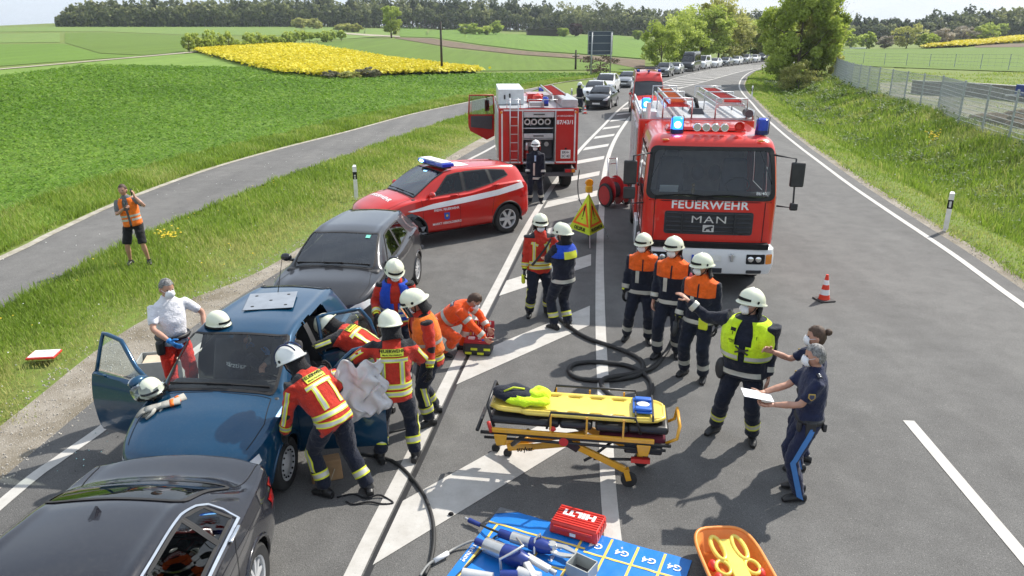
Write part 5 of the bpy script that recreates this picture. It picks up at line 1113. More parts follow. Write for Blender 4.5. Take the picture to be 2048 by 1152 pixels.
# mirrors
for sd in (1,-1):
    m = MB(); A = Vector((sd*1.10,-.25,2.62)); B = Vector((sd*1.42,.02,2.60)); C_ = Vector((sd*1.46,.02,1.72)); D = Vector((sd*1.2,-.1,1.72)); m.tube([A,B,C_,D],.018,8); arm = m.build('mirror_arm',BPL,man,smooth=True)
    hm_ = MB(); hm_.box((sd*1.47,.02,2.32 if sd < 0 else 2.30),(.24,.09,.44)); hm_.build('main_mirror',BPL,arm,bevel=.03,seg=3)
    hm_ = MB(); hm_.box((sd*1.47,.02,1.92 if sd > 0 else 1.74),(.22 if sd > 0 else .14,.09,.22 if sd > 0 else .14)); hm_.build('wide_mirror',BPL,arm,bevel=.03,seg=3)
# wipers, paper, mascot, dashboard items
for x0,x1 in ((-.25,.80),(-.98,.05)):
    w_ = MB(); P = project(bvM,TF,[(lerp(x0,x1,k/6),1.86 + .05*math.sin(PI*k/6)) for k in range(7)],(0,0,-1),.03); w_.tube(P,.012,5); w_.bar(P[0],P[0] + Vector((0,.03,-.06)),.02); w_.build('wiper',BLK,man)
ca = MB(); ca.box((0,-.72,1.70),(2.1,.62,.20)); ca.build('dashboard',GRM,man,bevel=.04)
pp = MB(); pp.box((.72,-.44,1.93),(.34,.02,.16),T=Matrix.Rotation(R(-35),4,'X')); pp.build('paper_sheet',M('paper_white',(.85,.86,.88),.8,var=.03),man)
ms = MB(); ms.ell((.28,-.34,1.92),(.04,.03,.07),10,6); ms.ell((.28,-.34,2.02),(.035,.035,.04),10,6); ms.build('dashboard_mascot',M('brass_figure',(.25,.16,.05),.5),man,smooth=True)
for x in (-.62,.62,0):
    if x: s_ = MB(); s_.box((x,-1.45,1.98),(.56,.2,.80),taper=(.8,.8)); s_.box((x,-1.45,2.45),(.3,.12,.18)); s_.box((x,-1.2,1.5),(.56,.55,.2)); s_.build('seat',SEATF,man,bevel=.07,seg=3)
bw = MB(); bw.box((0,-2.9,2.0),(2.2,.06,1.7)); bw.build('cab_rear_wall',LGT,man); rp = MB(); rp.box((0,-1.0,2.68),(.9,.3,.12)); rp.build('radio_panel',SEATF,man,bevel=.02)
for x in (-.14,0,.14): q = MB(); q.box((x,-.84,2.68),(.09,.01,.02)); q.build('panel_switch',WHT,man)
for x in (-.35,.0,.3): q = MB(); q.ell((x,-2.2,1.95),(.13,.12,.18),12,8); q.build('breathing_set',SEATF,man,smooth=True)
sw_ = MB(); sw_.tube([(-.62 + .22*math.cos(a),-.95 + .12*math.sin(a),1.92 + .18*math.sin(a)) for a in np.linspace(0,2*PI,21)[:-1]],.016,6,closed=True); sw_.build('steering_wheel',BLK,man,smooth=True)
decal_text(bvM,TF @ Matrix.Translation((.93,1.95,0)),'86/40/1',.08,WHT,man,.008,bold=.01)
# chassis, wheels
ch = MB(); ch.box((0,-3.9,.75),(1.0,7.4,.35)); ch.build('chassis',DGR,man); ch = MB(); ch.box((0,-1.1,.85),(2.1,1.9,.3)); ch.build('engine_tunnel',BLK,man)
for y in (-1.35,-5.6):
    for x in (-1.08,1.08): wheel(man,x,y,.50,.30,'truck',rimmat=WHT if False else SIL)
for sd in (1,-1):
    st_ = MB(); st_.box((sd*1.18,-2.2,.72),(.16,.8,.5)); st_.build('cab_step',WHB,man,bevel=.02)
    ar = MB(); ar.tube([(sd*1.17,-1.35 + .62*math.cos(a),.5 + .62*math.sin(a)) for a in np.linspace(0,PI,13)],.05,6,squash=.5); ar.build('mudguard',BPL,man,smooth=True)
# superstructure with roller shutters
bd = MB(); bd.box((0,-5.45,1.80),(2.48,4.6,2.25)); bd.build('equipment_body',RED2,man,bevel=.03)
for sd in (1,-1):
    for y in (-3.95,-5.4,-6.85):
        fr = MB(); fr.box((sd*1.245,y,1.85),(.03,1.25,1.75)); f_ = fr.build('roller_shutter',SHT,man)
        for k_ in range(14): s_ = MB(); s_.box((sd*1.262,y,1.03 + k_*.125),(.012,1.22,.10)); s_.build('shutter_slat',SHT,f_)
rt = MB(); rt.box((0,-5.45,2.945),(2.4,4.5,.04)); rt.build('roof_walkway',SHT,man)
rl = MB()
for sd in (1,-1): rl = MB(); rl.tube([(sd*1.2,-3.2,2.94),(sd*1.2,-3.2,3.12),(sd*1.2,-7.7,3.12),(sd*1.2,-7.7,2.94)],.025,6); rl.build('roof_rail',ALU,man,smooth=True)
def ladder(parent,x,y0,y1,z,w,rail,rung,n,name='ladder',z1=None,sp=1):
    z1 = z if z1 is None else z1; lo = bpy.data.objects.new(name,None); COL.objects.link(lo); lo.parent = parent
    for sx in (-1,1): b = MB(); b.bar((x + sx*w/2,y0,z),(x + sx*w/2,y1,z1),.035,.08); b.build('ladder_rail',rail,lo)
    for k_ in range(n): b = MB(); t = (k_ + .5)/n; b.bar((x - w/2,lerp(y0,y1,t),lerp(z,z1,t)),(x + w/2,lerp(y0,y1,t),lerp(z,z1,t)),.03,.03); b.build('ladder_rung',rung,lo)
    return lo
ORG = M('orange_rung',(.75,.16,.03),.5); RRG = M('red_rung',(.62,.04,.03),.5)
ladder(man,.42,-3.15,-7.4,3.30,.34,ALU,ORG,15); ladder(man,.42,-3.15,-7.4,3.20,.50,ALU,RRG,13)
ladder(man,-.72,-3.05,-7.5,3.32,.40,ALU,RRG,18); ladder(man,-.72,-3.2,-7.3,3.22,.56,ALU,ALU,10)
for x,w in ((.42,.62),(-.72,.66)):
    for y in (-3.15,-5.2,-7.35): b = MB(); b.tube([(x - w/2,y,2.95),(x - w/2,y,3.38),(x + w/2,y,3.38),(x + w/2,y,2.95)],.02,6); b.build('ladder_rack',ALU,man,smooth=True)
b = MB(); b.box((-.1,-4.2,3.02),(.34,.5,.14),taper=(.7,.7)); b.build('roof_monitor_base',DGR,man); b = MB(); b.tube([(-.12,-4.2,3.1),(-.12,-4.6,3.24),(-.05,-6.2,3.24)],.045,8); b.build('roof_monitor',BLK,man,smooth=True)
b = MB(); b.box((1.0,-3.6,3.02),(.3,.7,.14)); b.build('roof_locker',SHT,man,bevel=.02)
b = MB(); b.tube([(-1.08,-3.0,3.08),(-1.08,-3.4,3.08)],.085,14); b.build('work_lamp',DGR,man,smooth=True,auto=40)
b = MB(); b.tube([(1.05,-3.0,2.95),(1.05,-3.0,3.3)],.05,8); b.build('light_mast_post',WHB,man)
# hatch, horns, beacons on the cab roof
b = MB(); b.box((.05,-1.25,2.985),(1.5,.55,.07),taper=(.94,.9)); b.build('roof_hatch',RED2,man,bevel=.02)
b = MB(); b.tube([(x,-.62,2.99) for x in np.linspace(-.28,.34,9)],.012,6); hc = b.build('lamp_bracket',BPL,man)
for i in range(4):
    x = -.22 + i*.165; L3 = MB(); L3.lathe([(.03,-.16),(.07,-.12),(.076,-.02),(.066,0),(.06,-.015)],16,Matrix.Translation((x,-.50,3.06)),'Y',cap=False); L3.lathe([(.001,-.012),(.062,-.012)],16,Matrix.Translation((x,-.50,3.06)),'Y',cap=False); L3.build('searchlight',CHR,man,smooth=True)
L3 = MB(); L3.lathe([(.02,-.25),(.03,-.1),(.085,0),(.09,.005)],18,Matrix.Translation((-.48,-.52,3.08)),'Y',cap=False); L3.lathe([(.001,-.06),(.05,-.06)],16,Matrix.Translation((-.48,-.52,3.08)),'Y',cap=False); L3.build('air_horn',RED2,man,smooth=True)
def beacon(parent,x,y,z,lit,r=.115,h=.30):
    b = MB(); b.lathe([(r*1.05,0),(r*1.05,.06),(r,.08)],20,Matrix.Translation((x,y,z))); o = b.build('beacon',M('navy_beacon_base',(.01,.02,.12),.4),parent,smooth=True,auto=40)
    b = MB(); b.lathe([(r,.06),(r*1.02,h*.5),(r*.96,h*.9),(r*.6,h)],20,Matrix.Translation((x,y,z))); b.build('blue_dome',BLIT if lit else BLUE,o,smooth=True,auto=50)
    if lit: b = MB(); b.ell((x,y + r*1.0,z + h*.55),(r*.55,.02,h*.2),12,8); b.build('flash',BFLASH,o,smooth=True)
    b = MB()
    for sx in (-1,1): b.tube([(x + sx*r*.9,y + r*.9,z + .02),(x + sx*r*.9,y + r*.9,z + h + .02),(x + sx*r*.9,y - r*.9,z + h + .02)],.007,4)
    b.build('beacon_guard',BLK,o,smooth=True)
    return o
beacon(man,.62,-.72,2.93,True); beacon(man,-.92,-.72,2.93,False); beacon(man,1.02,-4.6,2.97,True)
for x in (.85,-.85): q = MB(); q.ell((x,-.30,2.86),(.07,.03,.02),10,6); q.build('marker_lamp',LMO,man,smooth=True)

# --- hose cart behind the fire engine
cart = thing('hose_cart','two-wheeled red hose reel cart with silver handle, standing left behind the big fire engine','hose cart',(2.98,21.1,0),R(28))
RDK = M('reel_red',(.42,.015,.02),.45); 
for x in (-.16,.16): b = MB(); b.lathe([(.001,-.01),(.40,-.012),(.415,0),(.40,.012),(.001,.01)],32,Matrix.Translation((x - .12,.0,.46)),'X',cap=False); b.build('reel_flange',RDK,cart,smooth=True,auto=30)
b = MB(); b.lathe([(.22,-.15),(.22,.15)],24,Matrix.Translation((-.12,0,.46)),'X'); b.build('hose_roll',DGR,cart,smooth=True,auto=40)
for x in (-.38,.34):
    b = MB(); b.lathe([(.28,-.04),(.33,-.03),(.345,0),(.33,.03),(.28,.04)],32,Matrix.Translation((x,-.05,.345)),'X'); w_ = b.build('wheel',TYR,cart,smooth=True); b = MB(); b.lathe([(.001,-.045),(.27,-.042),(.28,0),(.27,.042),(.001,.045)],28,Matrix.Translation((x,-.05,.345)),'X',cap=False); b.build('wheel_disc',RDK,w_,smooth=True,auto=30)
for x in (-.2,.1): b = MB(); b.tube([(x,-.3,.12),(x,0,.5),(x,.1,.95),(x,.15,1.35)],.022,6); b.build('handle_frame',ALU,cart,smooth=True)
b = MB(); b.bar((-.2,.14,1.2),(.1,.14,1.2),.025); b.bar((-.2,.15,1.35),(.1,.15,1.35),.025); b.bar((-.2,.05,.8),(.1,.05,.8),.03); b.build('cross_bar',ALU,cart)

# --- the older fire engine seen from behind
lf = thing('older_fire_engine','red fire engine seen from behind with its rear shutter open and cab door wide open','fire engine',(.80,22.6,0),R(2.5))
WFR = M('white_edge_stripe',(.78,.77,.75),.45)
def lbx(name,c,d,mat,par=None,bevel=.01,**k): b = MB(); b.box(c,d,**k); return b.build(name,mat,par or lf,bevel=bevel)
# body as panels round the open rear compartment (x 0.-.. image right)
HB = 1.2; z0,z1 = .95,2.62; cx0,cx1 = -.47,.50
lbx('rear_panel',((-HB + cx0)/2,.04,(z0 + z1)/2),(HB + cx0,.08,z1 - z0),RED3); lbx('rear_panel',((HB + cx1)/2,.04,(z0 + z1)/2),(HB - cx1,.08,z1 - z0),RED3)
lbx('rear_panel',((cx0 + cx1)/2,.045,2.56),(cx1 - cx0,.07,.12),RED3); lbx('rear_sill',((cx0 + cx1)/2,.045,.98),(cx1 - cx0,.07,.06),ALU)
lbx('side_wall',(-HB + .02,2.4,(z0 + z1)/2 - .1),(.04,4.6,z1 - z0 + .2),RED3,bevel=0); lbx('side_wall',(HB - .02,2.4,(z0 + z1)/2 - .1),(.04,4.6,z1 - z0 + .2),RED3,bevel=0)
lbx('roof_deck',(0,2.4,z1 - .02),(2.38,4.6,.04),SHT); lbx('inner_wall',(0,.75,1.75),(2.3,.04,1.6),DGR); lbx('compartment_floor',(0,.4,1.0),(1.1,.7,.04),ALU)
for x in (cx0 - .01,cx1 + .01): lbx('compartment_wall',(x,.4,1.78),(.02,.66,1.55),SHT); lbx('opening_frame',(x,.0,1.78),(.035,.03,1.52),ALU)
for sx in (-1,1): lbx('edge_stripe',(sx*(HB - .10),-.008,(z0 + z1)/2),(.045,.012,z1 - z0 - .14),WFR)
lbx('edge_stripe',(-.85,-.008,z0 + .06),(.62,.012,.045),WFR); lbx('edge_stripe',(.85,-.008,z0 + .06),(.62,.012,.045),WFR); lbx('edge_stripe',(0,-.008,z1 - .06),(2.1,.012,.045),WFR)
sh = lbx('rolled_shutter',(0.015,.03,2.43),(.92,.05,.17),SHT); lbx('shutter_grip',(.015,-.005,2.44),(.34,.03,.03),BPL,sh)
for i in range(4):
    x = -.33 + i*.205; b = MB(); T_ = Matrix.Translation((x,.18,2.20)); b.lathe([(.055,0),(.095,0),(.10,.02),(.10,.3)],20,T_,'Y',cap=False); b.build('hose_coupling',ALU,lf,smooth=True,auto=40); b = MB(); b.lathe([(.001,.05),(.095,.05)],16,T_,'Y',cap=False); b.build('coupling_inside',BLK,lf)
lbx('shelf',(.0,.35,2.02),(.92,.6,.03),SHT); lbx('drawer_front',(0,.05,1.80),(.90,.04,.14),SHT); lbx('drawer_grip',(0,.02,1.80),(.32,.02,.035),BPL); lbx('shelf',(0,.35,1.70),(.92,.6,.03),SHT)
r_ = random.Random(4)
for i in range(11):
    x = r_.uniform(-.40,.42); z = r_.choice([2.06,1.06,1.06,1.35]); hh = r_.uniform(.08,.12) if z > 2 else r_.uniform(.15,.34)
    b = MB(); b.lathe([(.05,0),(.06,.02),(.055,hh*.8),(.025,hh)],12,Matrix.Translation((x,r_.uniform(.12,.5),z))); b.build('pump_fitting',r_.choice([ALU,RRG,DGR,M('brass',(.35,.22,.06),.4,metal=.7)]),lf,smooth=True,auto=40)
lbx('pump_panel',(0,.5,1.35),(.9,.04,.62),DGR); 
for x,z in ((-.25,1.5),(.05,1.55),(.28,1.5),(-.1,1.25)): b = MB(); b.lathe([(.07,0),(.07,.05),(.001,.05)],16,Matrix.Translation((x,.46,z)) @ Matrix.Rotation(PI,4,'Z'),'Y'); b.build('pump_gauge',ALU,lf,smooth=True,auto=40)
TR_ = frameT((0,-.006,0),(1,0,0),(0,0,1))
lettering('87/43/1',.17,TR_ @ Matrix.Translation((.80,2.20,0)),WHT,lf,bold=.02,xs=1.0)
sl3 = MB(); 
for k_ in range(16): sl3.box((.58 + k_*.03,-.004,2.39),(.018,.008,.035 - (k_%3)*.006))
lettering('LF HEROLDSBERG',.062,TR_ @ Matrix.Translation((.80,2.39,0)),WHT,lf,bold=.01)
lbx('number_plate',(.83,-.012,1.25),(.30,.012,.26),PLT); lettering('ERH\u2022',.10,TR_ @ Matrix.Translation((.83,1.305,.014)),BLK,lf,bold=.01); lettering('2C 42',.10,TR_ @ Matrix.Translation((.83,1.19,.014)),BLK,lf,bold=.01)
lbx('plate_lamp',(.83,-.02,1.42),(.06,.04,.05),BLK)
for x in (-1.12,1.12): lbx('marker_lamp',(x - .0,-.02,2.50),(.07,.04,.07),LMO)
# rear access ladder
for x in (-.86,-.62): b = MB(); b.tube([(x,-.10,1.0),(x,-.10,2.75),(x,.15,2.9)],.016,6); b.build('ladder_rail',ALU,lf,smooth=True)
for i in range(7): b = MB(); b.bar((-.86,-.10,1.12 + i*.25),(-.62,-.10,1.12 + i*.25),.022); b.build('ladder_rung',ALU,lf)
# under-run, lights, wheels
lbx('rear_bumper',(0,.15,.62),(2.2,.12,.12),DGR); lbx('chassis',(0,3.2,.72),(.9,6.2,.3),BLK)
lbx('under_box',(.35,.5,.78),(1.1,.5,.26),BLK); lbx('under_box',(-.75,.6,.78),(.6,.6,.26),BLK)
for x in (-.98,.98): tl_ = lbx('tail_lamp',(x,.05,.74),(.34,.06,.13),BPL); lbx('lamp_glass',(x - .06,.01,.74),(.18,.02,.10),LMR,tl_); lbx('lamp_glass',(x + .10,.01,.74),(.10,.02,.10),LMO,tl_)
for y in (1.5,5.2):
    for x in (-1.0,1.0): wheel(lf,x,y,.48,.34 if y < 3 else .26,'truck')
for y in (1.1,2.5,3.9):
    for sx in (-1,1):
        fr = lbx('roller_shutter',(sx*(HB + .002),y,1.78),(.03,1.2,1.4),SHT)
        for k_ in range(11): lbx('shutter_slat',(sx*(HB + .018),y,1.14 + k_*.125),(.012,1.16,.10),SHT,fr,bevel=0)
# cab
cabL,bvL = cab(lf,[(.75,1.18,0,.12),(1.6,1.18,0,.14),(2.3,1.10,-.18,.16),(2.55,1.04,-.28,.2),(2.62,.9,-.4,.2)],-2.2,[('f',rpoly(-1.0,1.0,1.45,2.25,.1)),('s',[(-.3,1.45),(-.35,2.3),(-1.0,2.3),(-1.0,1.45)])],RED3,.05)
cabL.location = (0,7.1,0)
dr = thing('cab_door','',''); del dr['label'],dr['category']; dr.parent = lf; dr.location = (-1.19,6.9,0); dr.rotation_euler = (0,0,R(-86) )
# door in local xz with hinge at x=0, extending to -y then swung out
def dpart(name,poly,y0,y1,mat): b = MB(); n = len(poly); b.add([(y0,a,z) for a,z in poly] + [(y1,a,z) for a,z in poly],[tuple(range(n)),tuple(range(2*n - 1,n - 1,-1))] + [(i,(i + 1)%n,n + (i + 1)%n,n + i) for i in range(n)]); return b.build(name,mat,dr,bevel=.006)
dpart('door_panel',[(0,.95),(-.30,.80),(-.95,1.15),(-1.02,1.35),(-1.02,1.78),(0,1.78)],-.03,.03,RED3); dpart('door_lining',[(-.1,1.2),(-.92,1.3),(-.92,1.72),(-.08,1.72)],.032,.05,DGR); dpart('door_lining',[(-.1,1.2),(-.92,1.3),(-.92,1.72),(-.08,1.72)],-.05,-.032,DGR)
b = MB(); b.tube([(0,0,1.78),(0,-.04,2.50),(0,-.96,2.50),(0,-1.0,1.78)],.03,6); b.build('window_frame',RED3,dr,smooth=True); dpart('door_glass',[(-.02,1.78),(-.05,2.48),(-.95,2.48),(-.98,1.78)],-.004,.004,GLC)
b = MB(); b.tube([(0,.0,2.45),(-.28,.1,2.45),(-.28,.1,1.7),(0,0,1.55)],.014,6); ma = b.build('mirror_arm',BPL,lf,smooth=True); ma.location = (-1.19,6.85,0); b = MB(); b.box((-.28,.1,2.1),(.18,.07,.42)); o = b.build('main_mirror',BPL,ma,bevel=.02)
# roof gear
bx = lbx('roof_locker',(-.78,2.6,2.86),(.80,2.9,.46),M('white_locker',(.72,.74,.75),.35)); lbx('locker_latch',(-.98,1.14,2.86),(.05,.03,.13),BPL,bx); lbx('locker_latch',(-.82,1.14,2.90),(.05,.03,.13),BPL,bx)
lbx('roof_tray',(.95,1.5,2.74),(.48,2.6,.22),SHT); lbx('roof_panel',(.3,3.3,2.74),(.7,1.5,.16),SHT)
ladder(lf,.62,.35,4.6,2.98,.40,ALU,RRG,16)
lbx('red_stowage_box',(.02,2.2,2.78),(.52,.9,.26),RED3); b = MB(); b.lathe([(.001,.0),(.18,.02),(.16,.16),(.001,.24)],6,Matrix.Translation((.08,1.4,2.72))); b.build('red_hose_bundle',RRG,lf,smooth=False)
for x0,x1 in ((-.95,-.55),(-.30,.10),(.15,.55)): b = MB(); b.tube([(x0,.1,2.62),(x0,.1,2.86),(x1,.1,2.86),(x1,.1,2.62)],.013,6); b.build('roof_rail',ALU,lf,smooth=True)
lbx('roof_box',(-.05,.3,2.72),(.42,.3,.12),SHT); beacon(lf,.22,.25,2.66,False,.09,.28); beacon(lf,-.6,6.6,2.6,False,.10,.2); beacon(lf,.6,6.6,2.6,False,.10,.2)

# --- red van with blue lights between the queue and the fire engine
van = qcar0('van','red fire service van with roof rack, parked nose-on left of the hatched area',8.3,47.0,R(173),P_RED,'fire_van','van'); del van['group']
bb = lambda n,c,d,m,**k: (lambda b: (b.box(c,d),b.build(n,m,van,**k))[1])(MB())
bb('white_bumper',(0,2.85,.46),(1.9,.35,.34),WHB,bevel=.05)
for x in (-.62,.62): beacon(van,x,.95,2.62,False,.09,.16)
beacon(van,0,.95,2.62,False,.06,.12)
bb('roof_rack',(0,-.2,2.80),(1.5,.06,.05),BPL); bb('roof_rack',(0,-2.2,2.80),(1.5,.06,.05),BPL)
bb('roof_rack',(-.72,-1.2,2.80),(.05,2.2,.05),BPL); bb('roof_rack',(.72,-1.2,2.80),(.05,2.2,.05),BPL)
T = frameT((0,2.72,1.12),(-1,0,0),(0,-.55,.8)); lettering('FEUER',.2,frameT((0.2,2.64,1.06),(-1,0,0),(0,-.8,.6)) @ Matrix.Translation((0,0,.06)),WHT,van,bold=.02)

# ================================================================ PEOPLE
def cloth(name,a,b=None,rough=.85,wr=.25):
    """woven cloth in one or two dyed zones (the attribute 'zone' tells them apart), with fine weave and creases"""
    if name in MATS: return MATS[name]
    m,nt,bs = nmat(name); n = noise_node(nt,14,4,.6); v = ramp(nt,n.outputs['Fac'],[(.25,(1 - wr,)*3),(.75,(1 + wr*.6,)*3)])
    base = a
    if b:
        at = nt.nodes.new('ShaderNodeAttribute'); at.attribute_name = 'zone'; gt = nt.nodes.new('ShaderNodeMath'); gt.operation = 'GREATER_THAN'; gt.inputs[1].default_value = 0; nt.links.new(at.outputs['Fac'],gt.inputs[0]); base = mixc(nt,gt.outputs[0],a,b)
    out = mixc(nt,1,base,v.outputs[0],'MULTIPLY'); nt.links.new(out,bs.inputs['Base Color']); bs.inputs['Roughness'].default_value = rough; bs.inputs['Sheen Weight'].default_value = .15; bs.inputs['Specular IOR Level'].default_value = .25
    n2 = noise_node(nt,26,5,.6,dist=.6); bump(nt,bs,n2.outputs['Fac'],.7,.025); MATS[name] = m; return m
SKIN = M('skin',(.50,.27,.19),.55,var=.12,nscale=8); HAIR_B = M('brown_hair',(.07,.038,.022),.6,var=.4,nscale=60,bmp=.6,bscale=120); HAIR_G = M('grey_hair',(.20,.195,.19),.6,var=.75,nscale=45,bmp=.6,bscale=120)
RED_J = cloth('red_jacket_cloth',(.52,.035,.018),(.018,.018,.022)); NAVY = cloth('navy_cloth',(.010,.013,.026)); NAVY_OR = cloth('navy_orange_cloth',(.010,.013,.026),(.85,.13,.012)); NAVY_T = cloth('navy_trouser_cloth',(.010,.014,.028)); BLKC = cloth('black_cloth',(.012,.012,.014))
ORC = cloth('orange_rescue_cloth',(.90,.10,.015)); ORV = cloth('orange_vest_cloth',(.92,.20,.02)); BLV = cloth('blue_vest_cloth',(.015,.07,.50)); HIV = cloth('hi_vis_yellow_cloth',(.62,.86,.02)); POLO = cloth('white_polo_cloth',(.74,.74,.78),wr=.06); POLC = cloth('police_blue_cloth',(.016,.022,.06)); REDT = cloth('red_trouser_cloth',(.72,.03,.015)); GRYC = cloth('grey_shirt_cloth',(.16,.17,.18))
BAND_Y = M('band_yellow',(.68,.72,.05),.5,var=.08); BAND_S = M('band_silver',(.52,.52,.46),.35,var=.12,metal=.2); BOOT = M('black_boot_leather',(.014,.014,.015),.45,var=.3,bmp=.3,bscale=40)
HELM = M('luminous_helmet_shell',(.74,.76,.60),.28,coat=.5,var=.05); HELW = M('white_helmet_shell',(.78,.79,.76),.28,coat=.5,var=.05); MASK = M('white_mask',(.80,.80,.82),.8,var=.03); GLV = cloth('black_glove',(.014,.014,.015)); BLG = M('blue_nitrile',(.02,.22,.62),.45); VIS = glassmat('helmet_visor',(.80,.80,.80),ior=1.6); PSTR = M('police_side_stripe',(.06,.20,.50),.8)
FLUO = M('yellow_glove_accent',(.62,.70,.03),.6)
class Fig: pass
def ik(a,t,l1,l2,hint):
    a,t = Vector(a),Vector(t); d = t - a; L = d.length; mx = (l1 + l2)*.995
    if L > mx: t = a + d*(mx/L); d = t - a; L = mx
    u = d.normalized(); x = (l1*l1 - l2*l2 + L*L)/(2*L); h = math.sqrt(max(0,l1*l1 - x*x)); p = Vector(hint); p = p - u*p.dot(u); p = p.normalized() if p.length > 1e-5 else u.orthogonal().normalized()
    return a + u*x + p*h,t
def remesh(mb,vox,name):
    me = mb.mesh('tmp'); o = bpy.data.objects.new('tmp',me); COL.objects.link(o); md = o.modifiers.new('r','REMESH'); md.mode = 'VOXEL'; md.voxel_size = vox; md.adaptivity = 0
    dg = bpy.context.evaluated_depsgraph_get(); dg.update(); m2 = bpy.data.meshes.new_from_object(o.evaluated_get(dg)); bpy.data.objects.remove(o); bpy.data.meshes.remove(me); m2.name = name
    bm = bmesh.new(); bm.from_mesh(m2)
    for _ in range(3): bmesh.ops.smooth_vert(bm,verts=bm.verts,factor=.5,use_axis_x=True,use_axis_y=True,use_axis_z=True)
    bm.to_mesh(m2); bm.free(); return m2
def garment(mb,vox,name,mat,parent,fold=.006,fs=8.,zone=None,seed=0,lab=None):
    me = remesh(mb,vox,name); n = len(me.vertices); co = np.empty(n*3,np.float32); me.vertices.foreach_get('co',co); co = co.reshape(-1,3); no = np.empty(n*3,np.float32); me.vertices.foreach_get('normal',no); no = no.reshape(-1,3)
    if fold:
        d = np.array([noise.noise(Vector((x*fs + seed,y*fs,z*fs*1.7))) + .5*noise.noise(Vector((x*fs*2.4,y*fs*2.4 + seed,z*fs*3.4))) for x,y,z in co]); co = co + no*(d*fold)[:,None]; me.vertices.foreach_set('co',co.astype(np.float32).ravel())
    if zone is not None: at = me.attributes.new('zone','FLOAT','POINT'); at.data.foreach_set('value',np.asarray(zone(co),np.float32))
    me.polygons.foreach_set('use_smooth',[True]*len(me.polygons)); me.materials.append(mat); me.update(); o = link(name,me,parent)
    if lab: o['label'] = lab
    bm = bmesh.new(); bm.from_mesh(me); bv = BVHTree.FromBMesh(bm); bm.free(); return o,bv
def loftE(mb,C,ax,ay,rad,n=20,pw=2.4):
    """closed loft of superellipse rings"""
    vs = []
    for c,X,Y,(a,b) in zip(C,ax,ay,rad):
        for j in range(n):
            t = 2*PI*j/n; cx,sy = math.cos(t),math.sin(t); e = 2/pw; vs.append(c + X*(math.copysign(abs(cx)**e,cx)*a) + Y*(math.copysign(abs(sy)**e,sy)*b))
    k = len(C); fs = [(i*n + j,i*n + (j + 1)%n,(i + 1)*n + (j + 1)%n,(i + 1)*n + j) for i in range(k - 1) for j in range(n)] + [tuple(range(n - 1,-1,-1)),tuple((k - 1)*n + j for j in range(n))]
    mb.add(vs,fs); return mb
def out_hit(bv,c,d,r,mx=1.35):
    h = bv.ray_cast(c,d,r*mx)
    if h[0] is not None and (h[0] - c).length > r*.35: return h[0]
    return c + d*r
def ringband(bv,c,ax,r,w,parent,off=.007,name='reflective_band',mats=None,n=26,squash=None):
    ax = Vector(ax).normalized(); u = ax.orthogonal().normalized(); v = ax.cross(u); rows = []
    for h in (-.5,-.27,.27,.5):
        rows.append([]); o = Vector(c) + ax*(h*w)
        for j in range(n): d = u*math.cos(2*PI*j/n) + v*math.sin(2*PI*j/n); rows[-1].append(out_hit(bv,o,d,r) + d*off)
    mb = MB()
    for i,m in ((0,0),(1,1),(2,0)): mb.m = m; mb.grid([rows[i],rows[i + 1]],close=True)
    return mb.build(name,mats or [BAND_Y,BAND_S],parent,smooth=True)
def strip(fig,bv,pts,w,side,parent,off=.008,name='reflective_stripe',mats=None,mx=.3,rowsp=(-.5,-.25,.25,.5)):
    """stripe on the torso: pts are (s, h) in torso coordinates, side +1 front / -1 back"""
    P = [Vector(p) for p in pts]; Q = []
    for a,b in zip(P[:-1],P[1:]):
        m = max(1,int((b - a).length/.03)); Q += [a.lerp(b,i/m) for i in range(m)]
    Q.append(P[-1]); rows = [[] for _ in rowsp]
    for i,q in enumerate(Q):
        t = (Q[min(i + 1,len(Q) - 1)] - Q[max(i - 1,0)]).normalized(); nrm = Vector((-t.y,t.x))
        for k,h in enumerate(rowsp): s = q + nrm*(h*w); rows[k].append(tproj(fig,bv,s.x,s.y,side,off,mx))
    mb = MB(); nn = len(rowsp) - 1
    for i in range(nn): mb.m = 1 if (nn == 3 and i == 1) else 0; mb.grid([rows[i],rows[i + 1]])
    return mb.build(name,mats or [BAND_Y,BAND_S],parent,smooth=True)
def tproj(fig,bv,s,h,side,off,mx=.3):
    k = fig.k; c = fig.P + fig.U*(h*k) + fig.R*(s*k); d = fig.F*side; hit = bv.ray_cast(c,d,mx)
    return (hit[0] if hit[0] is not None else c + d*.13*k) + d*off
def ttext(fig,bv,txt,s,h,size,side,mat,parent,rot=0,off=.012,bold=.02,xs=1,name='lettering'):
    me = text_mesh(txt,size,bold); me.materials.clear(); me.materials.append(mat); me.name = name; c,sn = math.cos(rot),math.sin(rot)
    for v in me.vertices: x = v.co.x*xs*(-side)*1.0; y = v.co.y; v.co = tproj(fig,bv,s + x*c - y*sn,h + x*sn + y*c,side,off)
    me.update(); return link(name,me,parent)
def tpatch(fig,bv,s0,s1,h0,h1,side,mat,parent,name,off=.006):
    mb = MB(); ns,nh = max(2,int(abs(s1 - s0)/.03)),max(2,int(abs(h1 - h0)/.03)); mb.grid([[tproj(fig,bv,lerp(s0,s1,i/ns),lerp(h0,h1,j/nh),side,off) for i in range(ns + 1)] for j in range(nh + 1)]); return mb.build(name,mat,parent,smooth=True)
